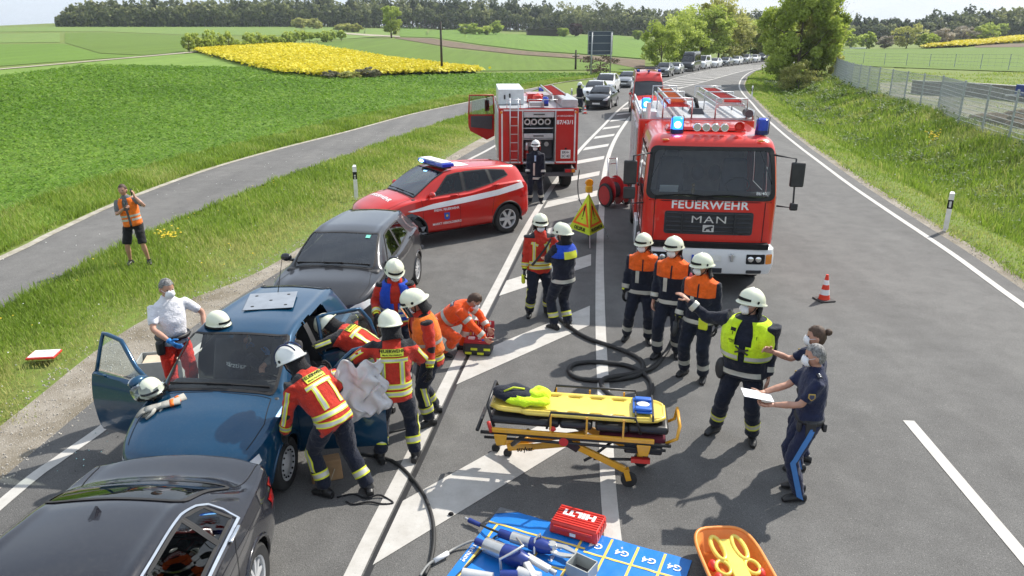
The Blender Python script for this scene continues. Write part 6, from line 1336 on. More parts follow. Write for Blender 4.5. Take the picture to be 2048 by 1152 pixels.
def hand_mesh(mb,w,d,nrm,k=1,curl=.5,side=1,spread=1,thumb=1):
    """a hand: palm, four unequal bent fingers, thumb from the side. w wrist, d direction, nrm palm normal"""
    d = Vector(d).normalized(); nrm = Vector(nrm); nrm = (nrm - d*nrm.dot(d)); nrm = nrm.normalized() if nrm.length > 1e-4 else d.orthogonal().normalized(); s = d.cross(nrm)*side
    w = Vector(w); pl_ = .095*k; loftE(mb,[w - d*.02,w + d*.02,w + d*.055*k,w + d*pl_],[s]*4,[nrm]*4,[(.026*k,.020*k),(.033*k,.019*k),(.041*k,.016*k),(.040*k,.013*k)],10)
    for i,(o,L) in enumerate(((.030,.072),(.010,.082),(-.011,.076),(-.031,.060))):
        b = w + d*pl_*.93 + s*(o*k); L *= k; dd = (d + s*(o*1.6*spread)).normalized(); p = [b - dd*.012]; a = curl*.55
        for j,f in enumerate((.45,.32,.25)):
            p.append(p[-1] + (dd*math.cos(a) + nrm*math.sin(a))*(L*f + (.012 if j == 0 else 0))); a += curl*(.9 if j == 0 else .7)
        mb.tube(p,[.0098*k,.0092*k,.0082*k,.0062*k],6)
    b = w + d*.03*k + s*.028*k; t1 = b + (d*.55 + s*.75*thumb + nrm*.35).normalized()*.042*k; t2 = t1 + (d*.85 + s*.25 + nrm*(.3 + curl*.4)).normalized()*.032*k; mb.tube([b - s*.01,t1,t2,t2 + (t2 - t1)*.6],[.014*k,.0115*k,.010*k,.007*k],7)
def person(label,loc,rz,h=1.8,pel=(0,0,None),lean=0,side=0,twist=0,hr=(.30,.05,.82),hl=(-.30,.05,.82),er=(.4,-.8,-.3),el=(-.4,-.8,-.3),fr=(.12,0,-8),fl=(-.12,0,8),kr=(.1,1,0),kl=(-.1,1,0),look=(0,0),
           outfit='red',helmet=HELM,mask=True,gloves=GLV,wide=1.0,vest=None,hair=None,goggles=False,visor=False,curl=.6,hnr=None,hnl=None,group=None,detail=True,neckflap=True,legs=True,hdr=None,hdl=None,ank=None,helmet_stripe=False,belly=0):
    k = h/1.8; t = thing('person',label,'person',loc,rz,group); f = Fig(); f.k = k; f.t = t
    f.P = Vector((pel[0],pel[1],(pel[2] if pel[2] else .93*k))); a,b = R(lean),R(side); f.U = Vector((math.sin(b),math.sin(a)*math.cos(b),math.cos(a)*math.cos(b))).normalized()
    f.R = Vector((math.cos(R(twist)),math.sin(R(twist)),0)); f.R = (f.R - f.U*f.R.dot(f.U)).normalized(); f.F = f.U.cross(f.R); P,U,R_,F = f.P,f.U,f.R,f.F
    C = P + U*.50*k; SR,SL = C + R_*.175*k*wide - U*.02,C - R_*.175*k*wide - U*.02; ER,WR = ik(SR,hr,.29*k,.27*k,er); EL,WL = ik(SL,hl,.29*k,.27*k,el)
    hx = Vector((1,0,0)); HR,HL = P + hx*.095*k - Vector((0,0,.03)),P - hx*.095*k - Vector((0,0,.03)); ankz = .085*k
    AR = Vector((fr[0],fr[1],ankz if not ank else ank[0])); AL = Vector((fl[0],fl[1],ankz if not ank else ank[1])); KR,AR = ik(HR,AR,.43*k,.43*k,kr); KL,AL = ik(HL,AL,.43*k,.43*k,kl)
    f.C,f.SR,f.SL,f.ER,f.WR,f.EL,f.WL,f.KR,f.KL,f.AR,f.AL = C,SR,SL,ER,WR,EL,WL,KR,KL,AR,AL
    # head frame
    yw,pt = R(look[0]),R(look[1]); bodyf = math.atan2(F.y,F.x) if abs(F.z) < .9 else PI/2; hf = Vector((math.cos(PI/2 + yw)*math.cos(pt),math.sin(PI/2 + yw)*math.cos(pt),math.sin(pt))); N0 = C + U*.03*k; up = Vector((0,0,1))*.75 + U*.25
    hr_ = hf.cross(up).normalized(); hu = hr_.cross(hf).normalized(); HC = N0 + (U*.6 + hu*.4).normalized()*.17*k + hf*.025; f.HC,f.hf,f.hu,f.hr = HC,hf,hu,hr_
    HT = Matrix((hr_,hf,hu)).transposed().to_4x4(); HT.translation = HC; f.HT = HT
    fire = outfit in ('red','navy','navy_or','navy_coat'); big = 1.08 if fire else .97
    if fire: wide *= 1.09
    # skin: slim body core, neck, head, bare limbs
    mb = MB(); loftE(mb,[P - U*.05,P + U*.15*k,P + U*.38*k,C],[R_]*4,[F]*4,[(.11*k,.08*k),(.11*k,.08*k),(.13*k,.085*k),(.12*k,.06*k)]); mb.tube([C - U*.06,N0 + U*.03,HC - hu*.03],[.058*k,.056*k,.055*k],10)
    bare_arm = outfit in ('police','polo','vestman'); bare_leg = outfit == 'vestman'
    for S,E,W in ((SR,ER,WR),(SL,EL,WL)): mb.tube([S,E,E.lerp(W,.4),W],[.045*k,.040*k,.042*k,.029*k],10)
    if legs:
        for Hh_,K,A in ((HR,KR,AR),(HL,KL,AL)): mb.tube([Hh_,Hh_.lerp(K,.5),K,K.lerp(A,.35),K.lerp(A,.8),A],[.08*k,.07*k,.052*k,.058*k,.038*k,.036*k],10)
    me = remesh(mb,.018,'body'); hd = MB(); rows = []
    for i in range(15):
        ph = PI*i/14; zz = -math.cos(ph); row = []
        for j in range(22):
            th = 2*PI*j/22; x,y = math.sin(th),math.cos(th); rr = math.sin(ph); fx = .076*(1 - .22*max(0,-zz - .1)); fy = .096; px_,py_,pz_ = x*rr*fx,y*rr*fy,zz*.118
            if y > 0 and zz < .35: py_ *= .93
            if zz < -.3 and y < 0: py_ *= .75
            if y > .93 and -.35 < zz < .05: py_ += .020*(1 - abs(zz + .17)/.25 if abs(zz + .17) < .25 else 0)
            if .4 < abs(th if th < PI else 2*PI - th) < .8 and -.05 < zz < .2: py_ -= .006
            row.append(Vector((px_,py_,pz_))*k)
        rows.append([HT @ p for p in row])
    hd.grid(rows,close=True)
    for s in (-1,1): hd.ell(HT @ Vector((s*.078*k,-.005,-.01)),(.012,.022,.032),8,6,HT.to_3x3().to_4x4())
    bare = gloves is None
    if bare:
        for W,E,sd,hn,dd in ((WR,ER,1,hnr,hdr),(WL,EL,-1,hnl,hdl)): hand_mesh(hd,W,Vector(dd) if dd else (W - E),Vector(hn) if hn else Vector((-sd,.3,0)),k,curl,sd)
    m2 = hd.mesh('h'); bm = bmesh.new(); bm.from_mesh(me); bm.from_mesh(m2); bm.to_mesh(me); bm.free(); bpy.data.meshes.remove(m2); me.materials.append(SKIN); me.polygons.foreach_set('use_smooth',[True]*len(me.polygons)); link('body',me,t)
    if detail:
        for s in (-1,1): e = MB(); e.ell(HT @ Vector((s*.031*k,.083*k,.012*k)),(.013,.008,.006),8,6,HT.to_3x3().to_4x4()); e.build('eye',BLK,t,smooth=True)
    if not bare:
        for W,E,sd,hn,dd in ((WR,ER,1,hnr,hdr),(WL,EL,-1,hnl,hdl)):
            g = MB(); hand_mesh(g,W,Vector(dd) if dd else (W - E),Vector(hn) if hn else Vector((-sd,.3,0)),k*1.12,curl,sd); d_ = (W - E).normalized(); g.tube([W - d_*(.07 if gloves is GLV else .02),W + d_*.01],[.046*k,.038*k] if gloves is GLV else [.036,.03],10); g_ = g.build('glove',gloves,t,smooth=True)
            if gloves is GLV and fire: q = MB(); q.tube([W - d_*.045,W - d_*.02],[.049*k,.047*k],10); q.build('glove_cuff',FLUO,g_,smooth=True)
    # trousers, boots
    tm = {'red': NAVY_T,'navy': NAVY_T,'navy_or': NAVY_T,'navy_coat': NAVY_T,'police': POLC,'polo': REDT,'medic': ORC,'vestman': BLKC,'seated': BLKC}[outfit]; vox = .020
    if legs:
        mb = MB(); loftE(mb,[P - Vector((0,0,.11)),P - Vector((0,0,.04)),P + U*.05,P + U*.13],[R_]*4,[F]*4,[(.150*k*big,.11*k),(.172*k*big,.125*k),(.168*k*big,.125*k + belly*.3),(.155*k,.115*k + belly*.5)])
        for Hh_,K,A in ((HR,KR,AR),(HL,KL,AL)):
            if bare_leg: mb.tube([Hh_,Hh_.lerp(K,.5),K + (K - Hh_)*.02],[.10*k,.098*k,.092*k],12)
            else: e = K.lerp(A,.96 if fire else 1.02); mb.tube([Hh_,Hh_.lerp(K,.5),K,K.lerp(A,.4),e],[.104*k*big,.098*k*big,.082*k*big,.080*k*big,(.078 if fire else .066)*k],12)
        o,bt = garment(mb,vox,'trousers',tm,t,.012,9,seed=rz)
        for Hh_,K,A,fz,sd in ((HR,KR,AR,fr[2],1),(HL,KL,AL,fl[2],-1)):
            b = MB(); q = R(fz); fd = Vector((-math.sin(q),math.cos(q),0)); fs_ = Vector((fd.y,-fd.x,0)); g0 = Vector((A.x,A.y,A.z - ankz)); 
            if ank and ank[0 if sd > 0 else 1] > .12: fd = Vector((fd.x*.3,fd.y*.3,-.9)); up_ = Vector((-math.sin(q),math.cos(q),.3))
            else: up_ = Vector((0,0,1))
            cs = [(-.085,.040,.032,.038),(-.06,.048,.040,.045),(0,.055,.045,.050),(.08,.05,.047,.036),(.135,.036,.042,.026),(.165,.026,.025,.018)]
            loftE(b,[g0 + fd*y_*k + up_*z_*k for y_,z_,w_,hh in cs],[fs_]*6,[up_]*6,[(w_*k,hh*k) for y_,z_,w_,hh in cs],12,2.6)
            if fire: dk = (K - A).normalized(); b.tube([A - dk*.03,A + dk*.10,A + dk*.15],[.05*k,.062*k,.064*k],12)
            else: b.tube([g0 + up_*.05,A + Vector((0,0,.03))],[.045*k,.042*k],10)
            b.build('boot' if fire or outfit in ('medic','polo') else 'shoe',BOOT,t,smooth=True,auto=50)
            bm_ = [BAND_Y,BAND_S] if outfit in ('red',) or outfit == 'navy' else [BAND_S,BAND_S]
            if outfit in ('red','navy','navy_or','navy_coat','medic'):
                c = K.lerp(A,.58); ringband(bt,c,A - K,.08*k,.085,t,mats=bm_)
                if outfit in ('red',):
                    mbx = MB(); nrm = Vector((sd,-.15,0)).normalized(); L_ = [K.lerp(A,-.15 + .065*i_) for i_ in range(10)]; rws = [[],[],[],[]]; ty = Vector((0,1,0))
                    for c in L_:
                        for q_,o_ in enumerate((-.034,-.016,.016,.034)): cc = c + ty*o_; rws[q_].append(out_hit(bt,cc,nrm,.08*k) + nrm*.006)
                    for i_ in range(3): mbx.m = 1 if i_ == 1 else 0; mbx.grid([rws[i_],rws[i_ + 1]])
                    mbx.build('leg_stripe',[BAND_Y,BAND_S],t,smooth=True)
            if outfit == 'police':
                mbx = MB(); rws = [[],[]]; nrm = Vector((sd,0,0)); L_ = [Hh_.lerp(K,i_/8) for i_ in range(8)] + [K.lerp(A,i_/8) for i_ in range(9)]
                for c in L_:
                    for q_,o_ in enumerate((-.028,.028)): cc = c + Vector((0,o_,0)); rws[q_].append(out_hit(bt,cc,nrm,.1*k,1.6) + nrm*.014)
                mbx.grid(rws); mbx.build('side_stripe',PSTR,t,smooth=True)
    # upper garment
    um = {'red': RED_J,'navy': NAVY,'navy_or': NAVY_OR,'navy_coat': NAVY,'police': POLC,'polo': POLO,'medic': ORC,'vestman': GRYC,'seated': NAVY}[outfit]
    hem = {'red': -.14,'navy': -.12,'navy_or': -.12,'navy_coat': -.26,'police': -.02,'polo': -.04,'medic': -.10,'vestman': -.05,'seated': -.02}[outfit]*k; W_ = wide*(1.0 if fire or outfit == 'medic' else .93)
    mb = MB(); hs = [hem,hem + .10,.12*k,.28*k,.42*k,.50*k,.555*k,.60*k]; Dn = Vector((0,0,1)); cs = []
    for h_ in hs: cs.append(P + U*h_ if h_ > .05 else P + (Dn*.6 + U*.4).normalized()*h_)
    rad = [(.188,.148),(.182,.145),(.172,.135 + belly),(.190,.145 + belly*.8),(.198,.138),(.165,.112),(.095,.085),(.068,.07)]
    loftE(mb,cs,[R_]*8,[F]*8,[(a_*k*W_,b_*k*W_) for a_,b_ in rad],22)
    for S,E,W in ((SR,ER,WR),(SL,EL,WL)):
        if bare_arm: e = S.lerp(E,.82); mb.tube([S - (E - S)*.05,S.lerp(E,.5),e],[.068*k,.062*k,.058*k],12)
        else: mb.tube([S - (E - S)*.05,S.lerp(E,.5),E,E.lerp(W,.5),E.lerp(W,.97)],[.082*k*W_,.074*k,.066*k,.060*k,.056*k],12)
    def zone(co):
        c = co - np.array(P); hh = c @ np.array(U)/k; s = np.abs(c @ np.array(R_))/k
        if outfit == 'navy_or': return np.minimum(hh - .30,.215 - s)
        z = np.full(len(co),-1.)
        if outfit == 'red':
            z = np.maximum(z,np.minimum(hh - .475,s - .10))
            for E in (ER,EL): z = np.maximum(z,.055 - np.linalg.norm(co - np.array(E + (E - C).normalized()*.04),axis=1))
        return z
    nm = 'jacket' if fire or outfit in ('medic','seated') else 'shirt'; o,bj = garment(mb,vox,nm,um,t,.015 if fire else .008,8,zone=zone if outfit in ('red','navy_or') else None,seed=rz + 3); f.bj = bj; f.jacket = o
    bm_ = [BAND_Y,BAND_S] if outfit in ('red',) else [BAND_S,BAND_S]
    if outfit in ('red','navy','navy_or','medic','navy_coat'):
        if outfit == 'red': ringband(bj,P - Dn*.02*k,(Dn*.7 + U*.3),.19*k,.062,t,mats=bm_,n=34); ringband(bj,P + U*.055*k,(Dn*.4 + U*.6),.19*k,.062,t,mats=bm_,n=34)
        else: ringband(bj,P + (Dn*-.05 if outfit != 'navy_coat' else Dn*-.18)*k,(Dn*.7 + U*.3),.19*k,.062,t,mats=bm_,n=34)
        for E,W,S in ((ER,WR,SR),(EL,WL,SL)): ringband(bj,E.lerp(W,.68),W - E,.062*k,.065,t,mats=bm_,n=18)
        if outfit in ('medic',):
            for E,S in ((ER,SR),(EL,SL)): ringband(bj,S.lerp(E,.62),S - E,.075*k,.06,t,mats=bm_,n=18)
            ringband(bj,P + U*.2*k,U,.19*k,.06,t,mats=bm_,n=34)
    if outfit == 'red' and vest is None:
        for sd in (1,-1):
            strip(f,bj,[(sd*.105,.07),(sd*.105,.33)],.055,-1,t); strip(f,bj,[(sd*.115,.07),(sd*.115,.42)],.05,1,t)
            for E,S in ((ER,SR),(EL,SL)): pass
        strip(f,bj,[(-.17,.345),(.17,.345)],.05,-1,t); strip(f,bj,[(-.16,.40),(-.05,.36)],.045,1,t); strip(f,bj,[(.16,.40),(.05,.36)],.045,1,t)
        tpatch(f,bj,-.125,.125,.385,.47,-1,BAND_Y,t,'back_panel',.008); ttext(f,bj,'FEUERWEHR',0,.446,.050,-1,BLK,t,bold=.03); ttext(f,bj,'Markt Heroldsberg',0,.405,.027,-1,BLK,t,bold=.02)
        for E,W,S,sd in ((ER,WR,SR,1),(EL,WL,SL,-1)):
            mbx = MB(); nrm = (R_*sd*.9 - F*.45).normalized(); rws = [[],[],[],[]]; L_ = [S.lerp(E,.25 + .1*i_) for i_ in range(8)] + [E.lerp(W,.1*i_) for i_ in range(1,7)]
            for i_,c in enumerate(L_):
                ax = (E - S) if i_ < 8 else (W - E); tt = ax.cross(nrm).normalized()
                for q_,o_ in enumerate((-.025,-.012,.012,.025)): rws[q_].append(out_hit(bj,c + tt*o_,nrm,.07*k,1.3) + nrm*.006)
            for i_ in range(3): mbx.m = 1 if i_ == 1 else 0; mbx.grid([rws[i_],rws[i_ + 1]])
            mbx.build('sleeve_stripe',[BAND_Y,BAND_S],t,smooth=True)
    if outfit == 'navy_or':
        for sd in (1,): strip(f,bj,[(.075,.10),(.075,.30)],.055,1,t,mats=[BAND_S,BAND_S])
        strip(f,bj,[(0,-.02),(0,.48)],.02,1,t,off=.004,name='zip_flap',mats=[NAVY,NAVY]); 
        for sd in (1,-1): strip(f,bj,[(sd*.15,.38),(sd*.06,.38)],.02,-1,t,mats=[BAND_S,BAND_S])
    if outfit in ('navy_coat',): strip(f,bj,[(.03,-.1),(.03,.25)],.05,1,t,mats=[BAND_S,BAND_S])
    if outfit in ('police','polo','navy_or','navy','red','medic'):
        cb = MB(); cb.tube([C + U*.035*k,C + U*.075*k],[.078*k,.070*k],14,caps=False); cb.build('collar',um if outfit != 'red' else BLKC,t,smooth=True,solid=.008)
    if vest:
        vm,h0,h1,style = vest; rows = []; nh = 12; n = 36; ve = MB()
        for i in range(nh + 1):
            h_ = lerp(h0,h1,i/nh)*k; hn_ = h_/k; a_ = np.interp(hn_,[-.2,0,.12,.28,.42,.5,.55],[.205,.20,.192,.208,.205,.165,.115])*k*W_; b_ = np.interp(hn_,[-.2,0,.12,.28,.42,.5,.55],[.172,.168,.158,.165,.152,.122,.10])*k*W_ + belly*(.9 if hn_ < .4 else 0); c = P + U*h_ if h_ > .05 else P + (Dn*.6 + U*.4).normalized()*h_; row = []
            for j in range(n): th = 2*PI*(j + .5)/n - PI/2; cx,sy = math.cos(th),math.sin(th); row.append(c + R_*(math.copysign(abs(cx)**.85,cx)*a_) + F*(math.copysign(abs(sy)**.85,sy)*b_))
            rows.append(row)
        vs = [p for r in rows for p in r]; fs = []
        for i in range(nh):
            hm = lerp(h0,h1,(i + .5)/nh)
            for j in range(n):
                th = (2*PI*(j + 1)/n - PI/2); front = abs((th - PI/2)); V = .02 + max(0,(hm - .18))*1.1
                if style == 'open' and front < V + (.10 if hm < .0 else 0): continue
                if style == 'tie' and front < .06 + max(0,(hm - .10))*.62 + max(0,-hm)*.8: continue
                fs.append((i*n + j,i*n + (j + 1)%n,(i + 1)*n + (j + 1)%n,(i + 1)*n + j))
        ve.add(vs,fs); bvv = bvh_of(ve); vo = ve.build('vest',vm,t,smooth=True,solid=.006); f.bv = bvv
        if vest[3] in ('closed','open') or True:
            for hb in ((.02,.10) if style == 'tie' else (.0,.14)):
                rws = [[],[]]; n_ = 40
                for j in range(n_ + 1):
                    th = 2*PI*j/n_ - PI/2; d = (R_*math.cos(th) + F*math.sin(th)).normalized()
                    for q_,o_ in enumerate((-.022,.022)): c = P + U*(hb + .06 + o_)*k; hit = bvv.ray_cast(c,d,.5); rws[q_].append(hit[0] + d*.009 if hit[0] is not None else None)
                vb = MB(); run = [[],[]]
                for j in range(n_ + 1):
                    if rws[0][j] is None or rws[1][j] is None:
                        if len(run[0]) > 1: vb.grid(run)
                        run = [[],[]]; continue
                    run[0].append(rws[0][j]); run[1].append(rws[1][j])
                if len(run[0]) > 1: vb.grid(run)
                vb.build('vest_band',BAND_S if style != 'plain' else BAND_Y,vo,smooth=True)
    # helmet
    if helmet:
        hl_ = MB(); rows = []; n = 28
        for i in range(11):
            ph = i/10; row = []
            for j in range(n):
                th = 2*PI*j/n; x,y = math.sin(th),math.cos(th); ang = PI/2*ph; rad_ = math.cos(ang)**.85; zz = math.sin(ang)*.142; ax_,ay_ = .130,.158
                lift = .012*max(0,y) - .03*max(0,-y)*(1 - ph); ridge = .006*math.exp(-(x*rad_/.16)**2)*(1 if ph > .2 else 0)
                row.append(HT @ (Vector((x*rad_*ax_,y*rad_*ay_ - .008,.035 + zz + lift + ridge))*k))
            rows.append(row)
        brim = []
        for sc_,dz in ((1.13,-.014),(1.10,-.022)):
            row = []
            for j in range(n): th = 2*PI*j/n; x,y = math.sin(th),math.cos(th); e = 1.0 + (sc_ - 1)*(1 + .7*max(0,y) + .5*max(0,-y)); lift = .012*max(0,y) - .03*max(0,-y); row.append(HT @ (Vector((x*.130*(1 + (sc_ - 1)*.6),y*.158*e - .008,.035 + dz + lift))*k))
            brim.append(row)
        hl_.grid([brim[1],brim[0]] + rows,close=True); hl_.add([r for r in rows[-1]],[tuple(range(n))]); ho = hl_.build('helmet',helmet,t,smooth=True,auto=60,solid=0)
        fb = MB(); r1,r2 = [],[]
        for j in range(13): th = -.85 + 1.7*j/12; x,y = math.sin(th),math.cos(th); r1.append(HT @ (Vector((x*.133,y*.162 - .008,.062))*k)); r2.append(HT @ (Vector((x*.128,y*.157 - .008,.082 + .012*math.cos(th*1.5)))*k))
        fb.grid([r1,r2]); fb.build('front_trim',BLK if not helmet_stripe else M('navy_helmet_stripe',(.01,.02,.08),.4),ho,smooth=True,solid=.004)
        if helmet_stripe:
            for sx in (-.045,.045): q = MB(); q.tube([HT @ (Vector((sx + (x_*0),.163*math.cos(a_) - .008,.04 + .149*math.sin(a_)))*k) for a_ in np.linspace(.15,PI - .2,14) for x_ in (0,)],.010,5); q.build('helmet_stripe',MATS['navy_helmet_stripe'],ho,smooth=True)
        for s in (-1,1): q = MB(); q.ell(HT @ (Vector((s*.130,.02,.055))*k),(.006,.018,.018),8,6,HT.to_3x3().to_4x4()); q.build('helmet_knob',BLK,ho,smooth=True); q = MB(); q.tube([HT @ (Vector((s*.112,.0,.03))*k),HT @ (Vector((s*.088,.03,-.05))*k),HT @ (Vector((s*.03,.06,-.118))*k)],.007,5); q.build('chin_strap',BLK,ho,smooth=True)
        if neckflap:
            nf = MB(); rr_ = []
            for z_,e in ((.02,1.0),(-.04,1.02),(-.10,.98),(-.15,1.15)):
                rr_.append([HT @ (Vector((math.sin(th)*.108*e,math.cos(th)*.125*e - .012,z_))*k) for th in np.linspace(PI*.52,PI*1.48,14)])
            nf.grid(rr_); nf.build('neck_flap',BLKC,ho,smooth=True,solid=.006)
        if goggles:
            g = MB(); g.grid([[HT @ (Vector((math.sin(th)*.096,math.cos(th)*.118 + .006,z_))*k) for th in np.linspace(-.75,.75,9)] for z_ in (-.022,.030)]); g.build('goggles',BPL,ho,smooth=True,solid=.02); g = MB(); g.grid([[HT @ (Vector((math.sin(th)*.102,math.cos(th)*.128 + .008,z_))*k) for th in np.linspace(-.6,.6,9)] for z_ in (-.014,.022)]); g.build('goggle_lens',M('goggle_lens',(.45,.45,.36),.1,coat=1),ho,smooth=True)
        if visor:
            g = MB(); g.grid([[HT @ (Vector((math.sin(th)*.145,math.cos(th)*.168 + .012,z_))*k) for th in np.linspace(-1.1,1.1,13)] for z_ in (.05,-.02,-.10)]); g.build('visor',VIS,ho,smooth=True)
        for s in ():
            pass
    elif hair:
        ha = MB(); rows = []; n = 22
        for i in range(9):
            ph = i/8*PI*.62; row = []
            for j in range(n): th = 2*PI*j/n; x,y = math.sin(th),math.cos(th); lim = ph*((1.16 if y < -.3 else 1.0) if y < .1 else (.70 if y < .6 else .50)); row.append(HT @ (Vector((x*math.sin(lim)*.086,y*math.sin(lim)*.106 - .006,math.cos(lim)*.126 + .003))*k))
            rows.append(row)
        ha.grid(rows[1:],close=True); ha.add(rows[1],[tuple(range(n))]); ho = ha.build('hair',hair,t,smooth=True)
        md = ho.modifiers.new('d','DISPLACE'); tx = bpy.data.textures.get('hairtex') or bpy.data.textures.new('hairtex','CLOUDS'); tx.noise_scale = .012; md.texture = tx; md.strength = .02
    if mask:
        mk_ = MB(); rows = []
        for z_,r0,fw in ((.012,.016,.112),(-.012,.040,.122),(-.045,.055,.130),(-.078,.048,.118),(-.105,.028,.098)):
            rows.append([HT @ (Vector((r0*math.sin(a_)*1.15,fw - (1 - math.cos(a_))*.055,z_))*k) for a_ in np.linspace(-1.5,1.5,11)])
        mk_.grid(rows); mk_.build('face_mask',MASK,t,smooth=True,solid=.004)
        q = MB()
        for s in (-1,1): q = MB(); q.tube([HT @ (Vector((s*.05,.09,-.02))*k),HT @ (Vector((s*.078,.01,.0))*k)],.0025,4); q.build('mask_strap',MASK,t)
    return f
def face(a): return R(a - 90)
GR = 'firefighters working at the blue car'
# the crew at the blue car
f = person('firefighter in red jacket bending towards the blue car, helmet with two dark stripes',(-1.86,6.84,0),face(148),1.84,pel=(.0,.0,.92),lean=44,side=-2,hr=(.42,.42,1.15),hl=(-.30,.46,.58),er=(.6,-.2,-.6),el=(-.5,-.5,.1),fr=(.14,-.30,-35),fl=(-.14,.06,10),look=(10,-35),outfit='red',helmet=HELW,helmet_stripe=True,mask=False,group=GR)
f = person('firefighter in red jacket standing with his back to the photo, FEUERWEHR across it, clear visor',(-1.32,7.48,0),face(97),1.80,lean=10,hr=(.20,.40,1.12),hl=(-.36,.36,1.16),er=(.8,-.3,-.5),el=(-.9,-.2,-.4),fr=(.20,-.04,-14),fl=(-.20,-.02,20),look=(18,-22),outfit='red',visor=True,mask=True,group=GR)
f = person('firefighter in red jacket leaning head-first into the open side of the blue car',(-1.74,8.5,0),face(168),1.80,pel=(0,-.05,.90),lean=62,side=0,hr=(.28,.55,1.0),hl=(-.10,.62,1.0),er=(.8,-.1,.3),el=(-.9,0,.2),fr=(.16,-.1,-10),fl=(-.16,.12,10),look=(0,-60),outfit='red',mask=False,group=GR)
f = person('firefighter with goggles in red jacket under a royal blue vest, facing the photo',(-1.62,9.72,0),face(-82),1.82,lean=8,hr=(.26,.30,1.05),hl=(-.26,.30,1.0),look=(8,-25),outfit='red',vest=(BLV,.0,.54,'tie'),goggles=True,group=GR)
f = person('firefighter with raised visor and orange vest over the red jacket, facing the car',(-1.02,8.42,0),face(205),1.82,lean=10,hr=(.30,.10,.92),hl=(-.34,.12,.86),look=(-10,-28),fr=(.16,-.1,-10),fl=(-.14,.08,10),outfit='red',vest=(ORV,.04,.54,'open'),visor=True,group=GR)
ttext(f,f.bv,'EINHEIT',0,.44,.05,-1,WHT,f.t,bold=.03)
f = person('paramedic in orange crouching over the open medical bag',(-.98,10.55,0),face(-12),1.80,pel=(0,-.14,.48),lean=52,hr=(.16,.62,.36),hl=(-.14,.60,.40),er=(.8,-.2,.2),el=(-.8,-.2,.2),fr=(.16,-.05,-10),fl=(-.14,.18,8),kr=(.5,1,.3),kl=(-.5,1,.4),look=(0,-50),outfit='medic',helmet=None,hair=HAIR_B,gloves=None,ank=(.085,.085))
tpatch(f,f.bj,-.13,.13,.37,.44,-1,M('dark_back_label',(.05,.05,.08),.6),f.t,'back_label',.008); ttext(f,f.bj,'NOTARZT',0,.405,.045,-1,WHT,f.t,bold=.02)
# the two in conversation
f = person('firefighter with goggles and red jacket, radio strap across the chest, left of the warning triangle',(.47,12.15,0),face(-82),1.84,hr=(.27,.06,.86),hl=(-.16,.26,1.14),el=(-.9,-.4,-.5),look=(0,-8),fr=(.17,0,-14),fl=(-.15,-.02,10),outfit='red',goggles=True)
strip(f,f.bj,[(-.17,.46),(.15,.02)],.035,1,f.t,off=.022,name='radio_strap',mats=[BPL,BPL],rowsp=(-.5,.5)); g = MB(); g.box((.29,.08,.72),(.06,.09,.16)); g.build('held_gloves',FLUO,f.t,bevel=.02)
f = person('firefighter in navy with blue and yellow shoulder tabard, arms folded',(.84,11.52,0),face(128),1.82,hr=(-.06,.27,1.18),hl=(.06,.30,1.14),er=(.9,.3,-.5),el=(-.9,.3,-.5),look=(20,-8),fr=(.10,-.05,-14),fl=(-.12,.06,10),outfit='navy',vest=(BLV,.34,.54,'closed'),gloves=None)
tpatch(f,f.bj,-.13,.13,.33,.45,-1,BAND_Y,f.t,'yellow_back_panel',.035)
g = MB(); P_ = f.SR.lerp(f.ER,.45); g.ell(P_ + Vector((.07,-.02,0)),(.012,.035,.045),10,6); g.build('sleeve_badge',M('badge_pink',(.65,.12,.15),.6),f.t,smooth=True)
f = person('firefighter in long navy coat in front of the open rear of the older fire engine',(.68,21.35,0),face(-96),1.85,hr=(.22,.18,.86),hl=(-.24,.12,.80),look=(-4,-6),fr=(.15,.04,-14),fl=(-.17,-.08,14),outfit='navy_coat',helmet=HELW)
strip(f,f.bj,[(.0,.30),(.0,.46)],.05,1,f.t,name='light_shirt',mats=[M('pale_blue_shirt',(.35,.48,.65),.8)]*2)
f = person('distant firefighter in navy beside the traffic cone, facing the queue',(4.32,48.9,0),face(30),1.88,hr=(.26,.2,.95),hl=(-.25,.25,1.0),outfit='navy',helmet=HELW,mask=False,detail=False)
# three with orange shoulders
GO = 'firefighters with orange shoulders'
f = person('firefighter with orange shoulders, leftmost of the three beside the fire engine bumper',(2.04,11.0,0),face(-103),1.80,look=(-22,-8),fr=(.20,-.03,-16),fl=(-.15,.02,14),hr=(.27,.08,.82),hl=(-.25,.12,.80),outfit='navy_or',group=GO)
f = person('firefighter with orange shoulders, middle of the three, round sleeve badge',(2.38,10.42,0),face(-112),1.90,look=(-16,-6),fr=(.14,.1,-16),fl=(-.13,-.06,14),hr=(.25,.10,.85),hl=(-.25,.12,.84),outfit='navy_or',group=GO,gloves=None)
g = MB(); P_ = f.SL.lerp(f.EL,.45); g.ell(P_ + Vector((-.06,.05,0)),(.03,.015,.04),10,6); g.build('sleeve_badge',MATS['badge_pink'],f.t,smooth=True)
f = person('firefighter with orange shoulders, rightmost of the three, yellow gloves clipped on',(2.62,9.66,0),face(-122),1.86,look=(-30,-6),fr=(.16,-.02,-16),fl=(-.14,.04,14),hr=(.29,.10,.82),hl=(-.27,.06,.84),outfit='navy_or',group=GO)
g = MB(); g.box((-.12,.20,.92),(.13,.05,.17)); g.build('clipped_gloves',FLUO,f.t,bevel=.02); g = MB(); g.tube([(.28,.16,.86),(.27,.2,.72),(.29,.2,.66)],[.035,.04,.03],8); g.build('held_lamp',BPL,f.t,smooth=True)
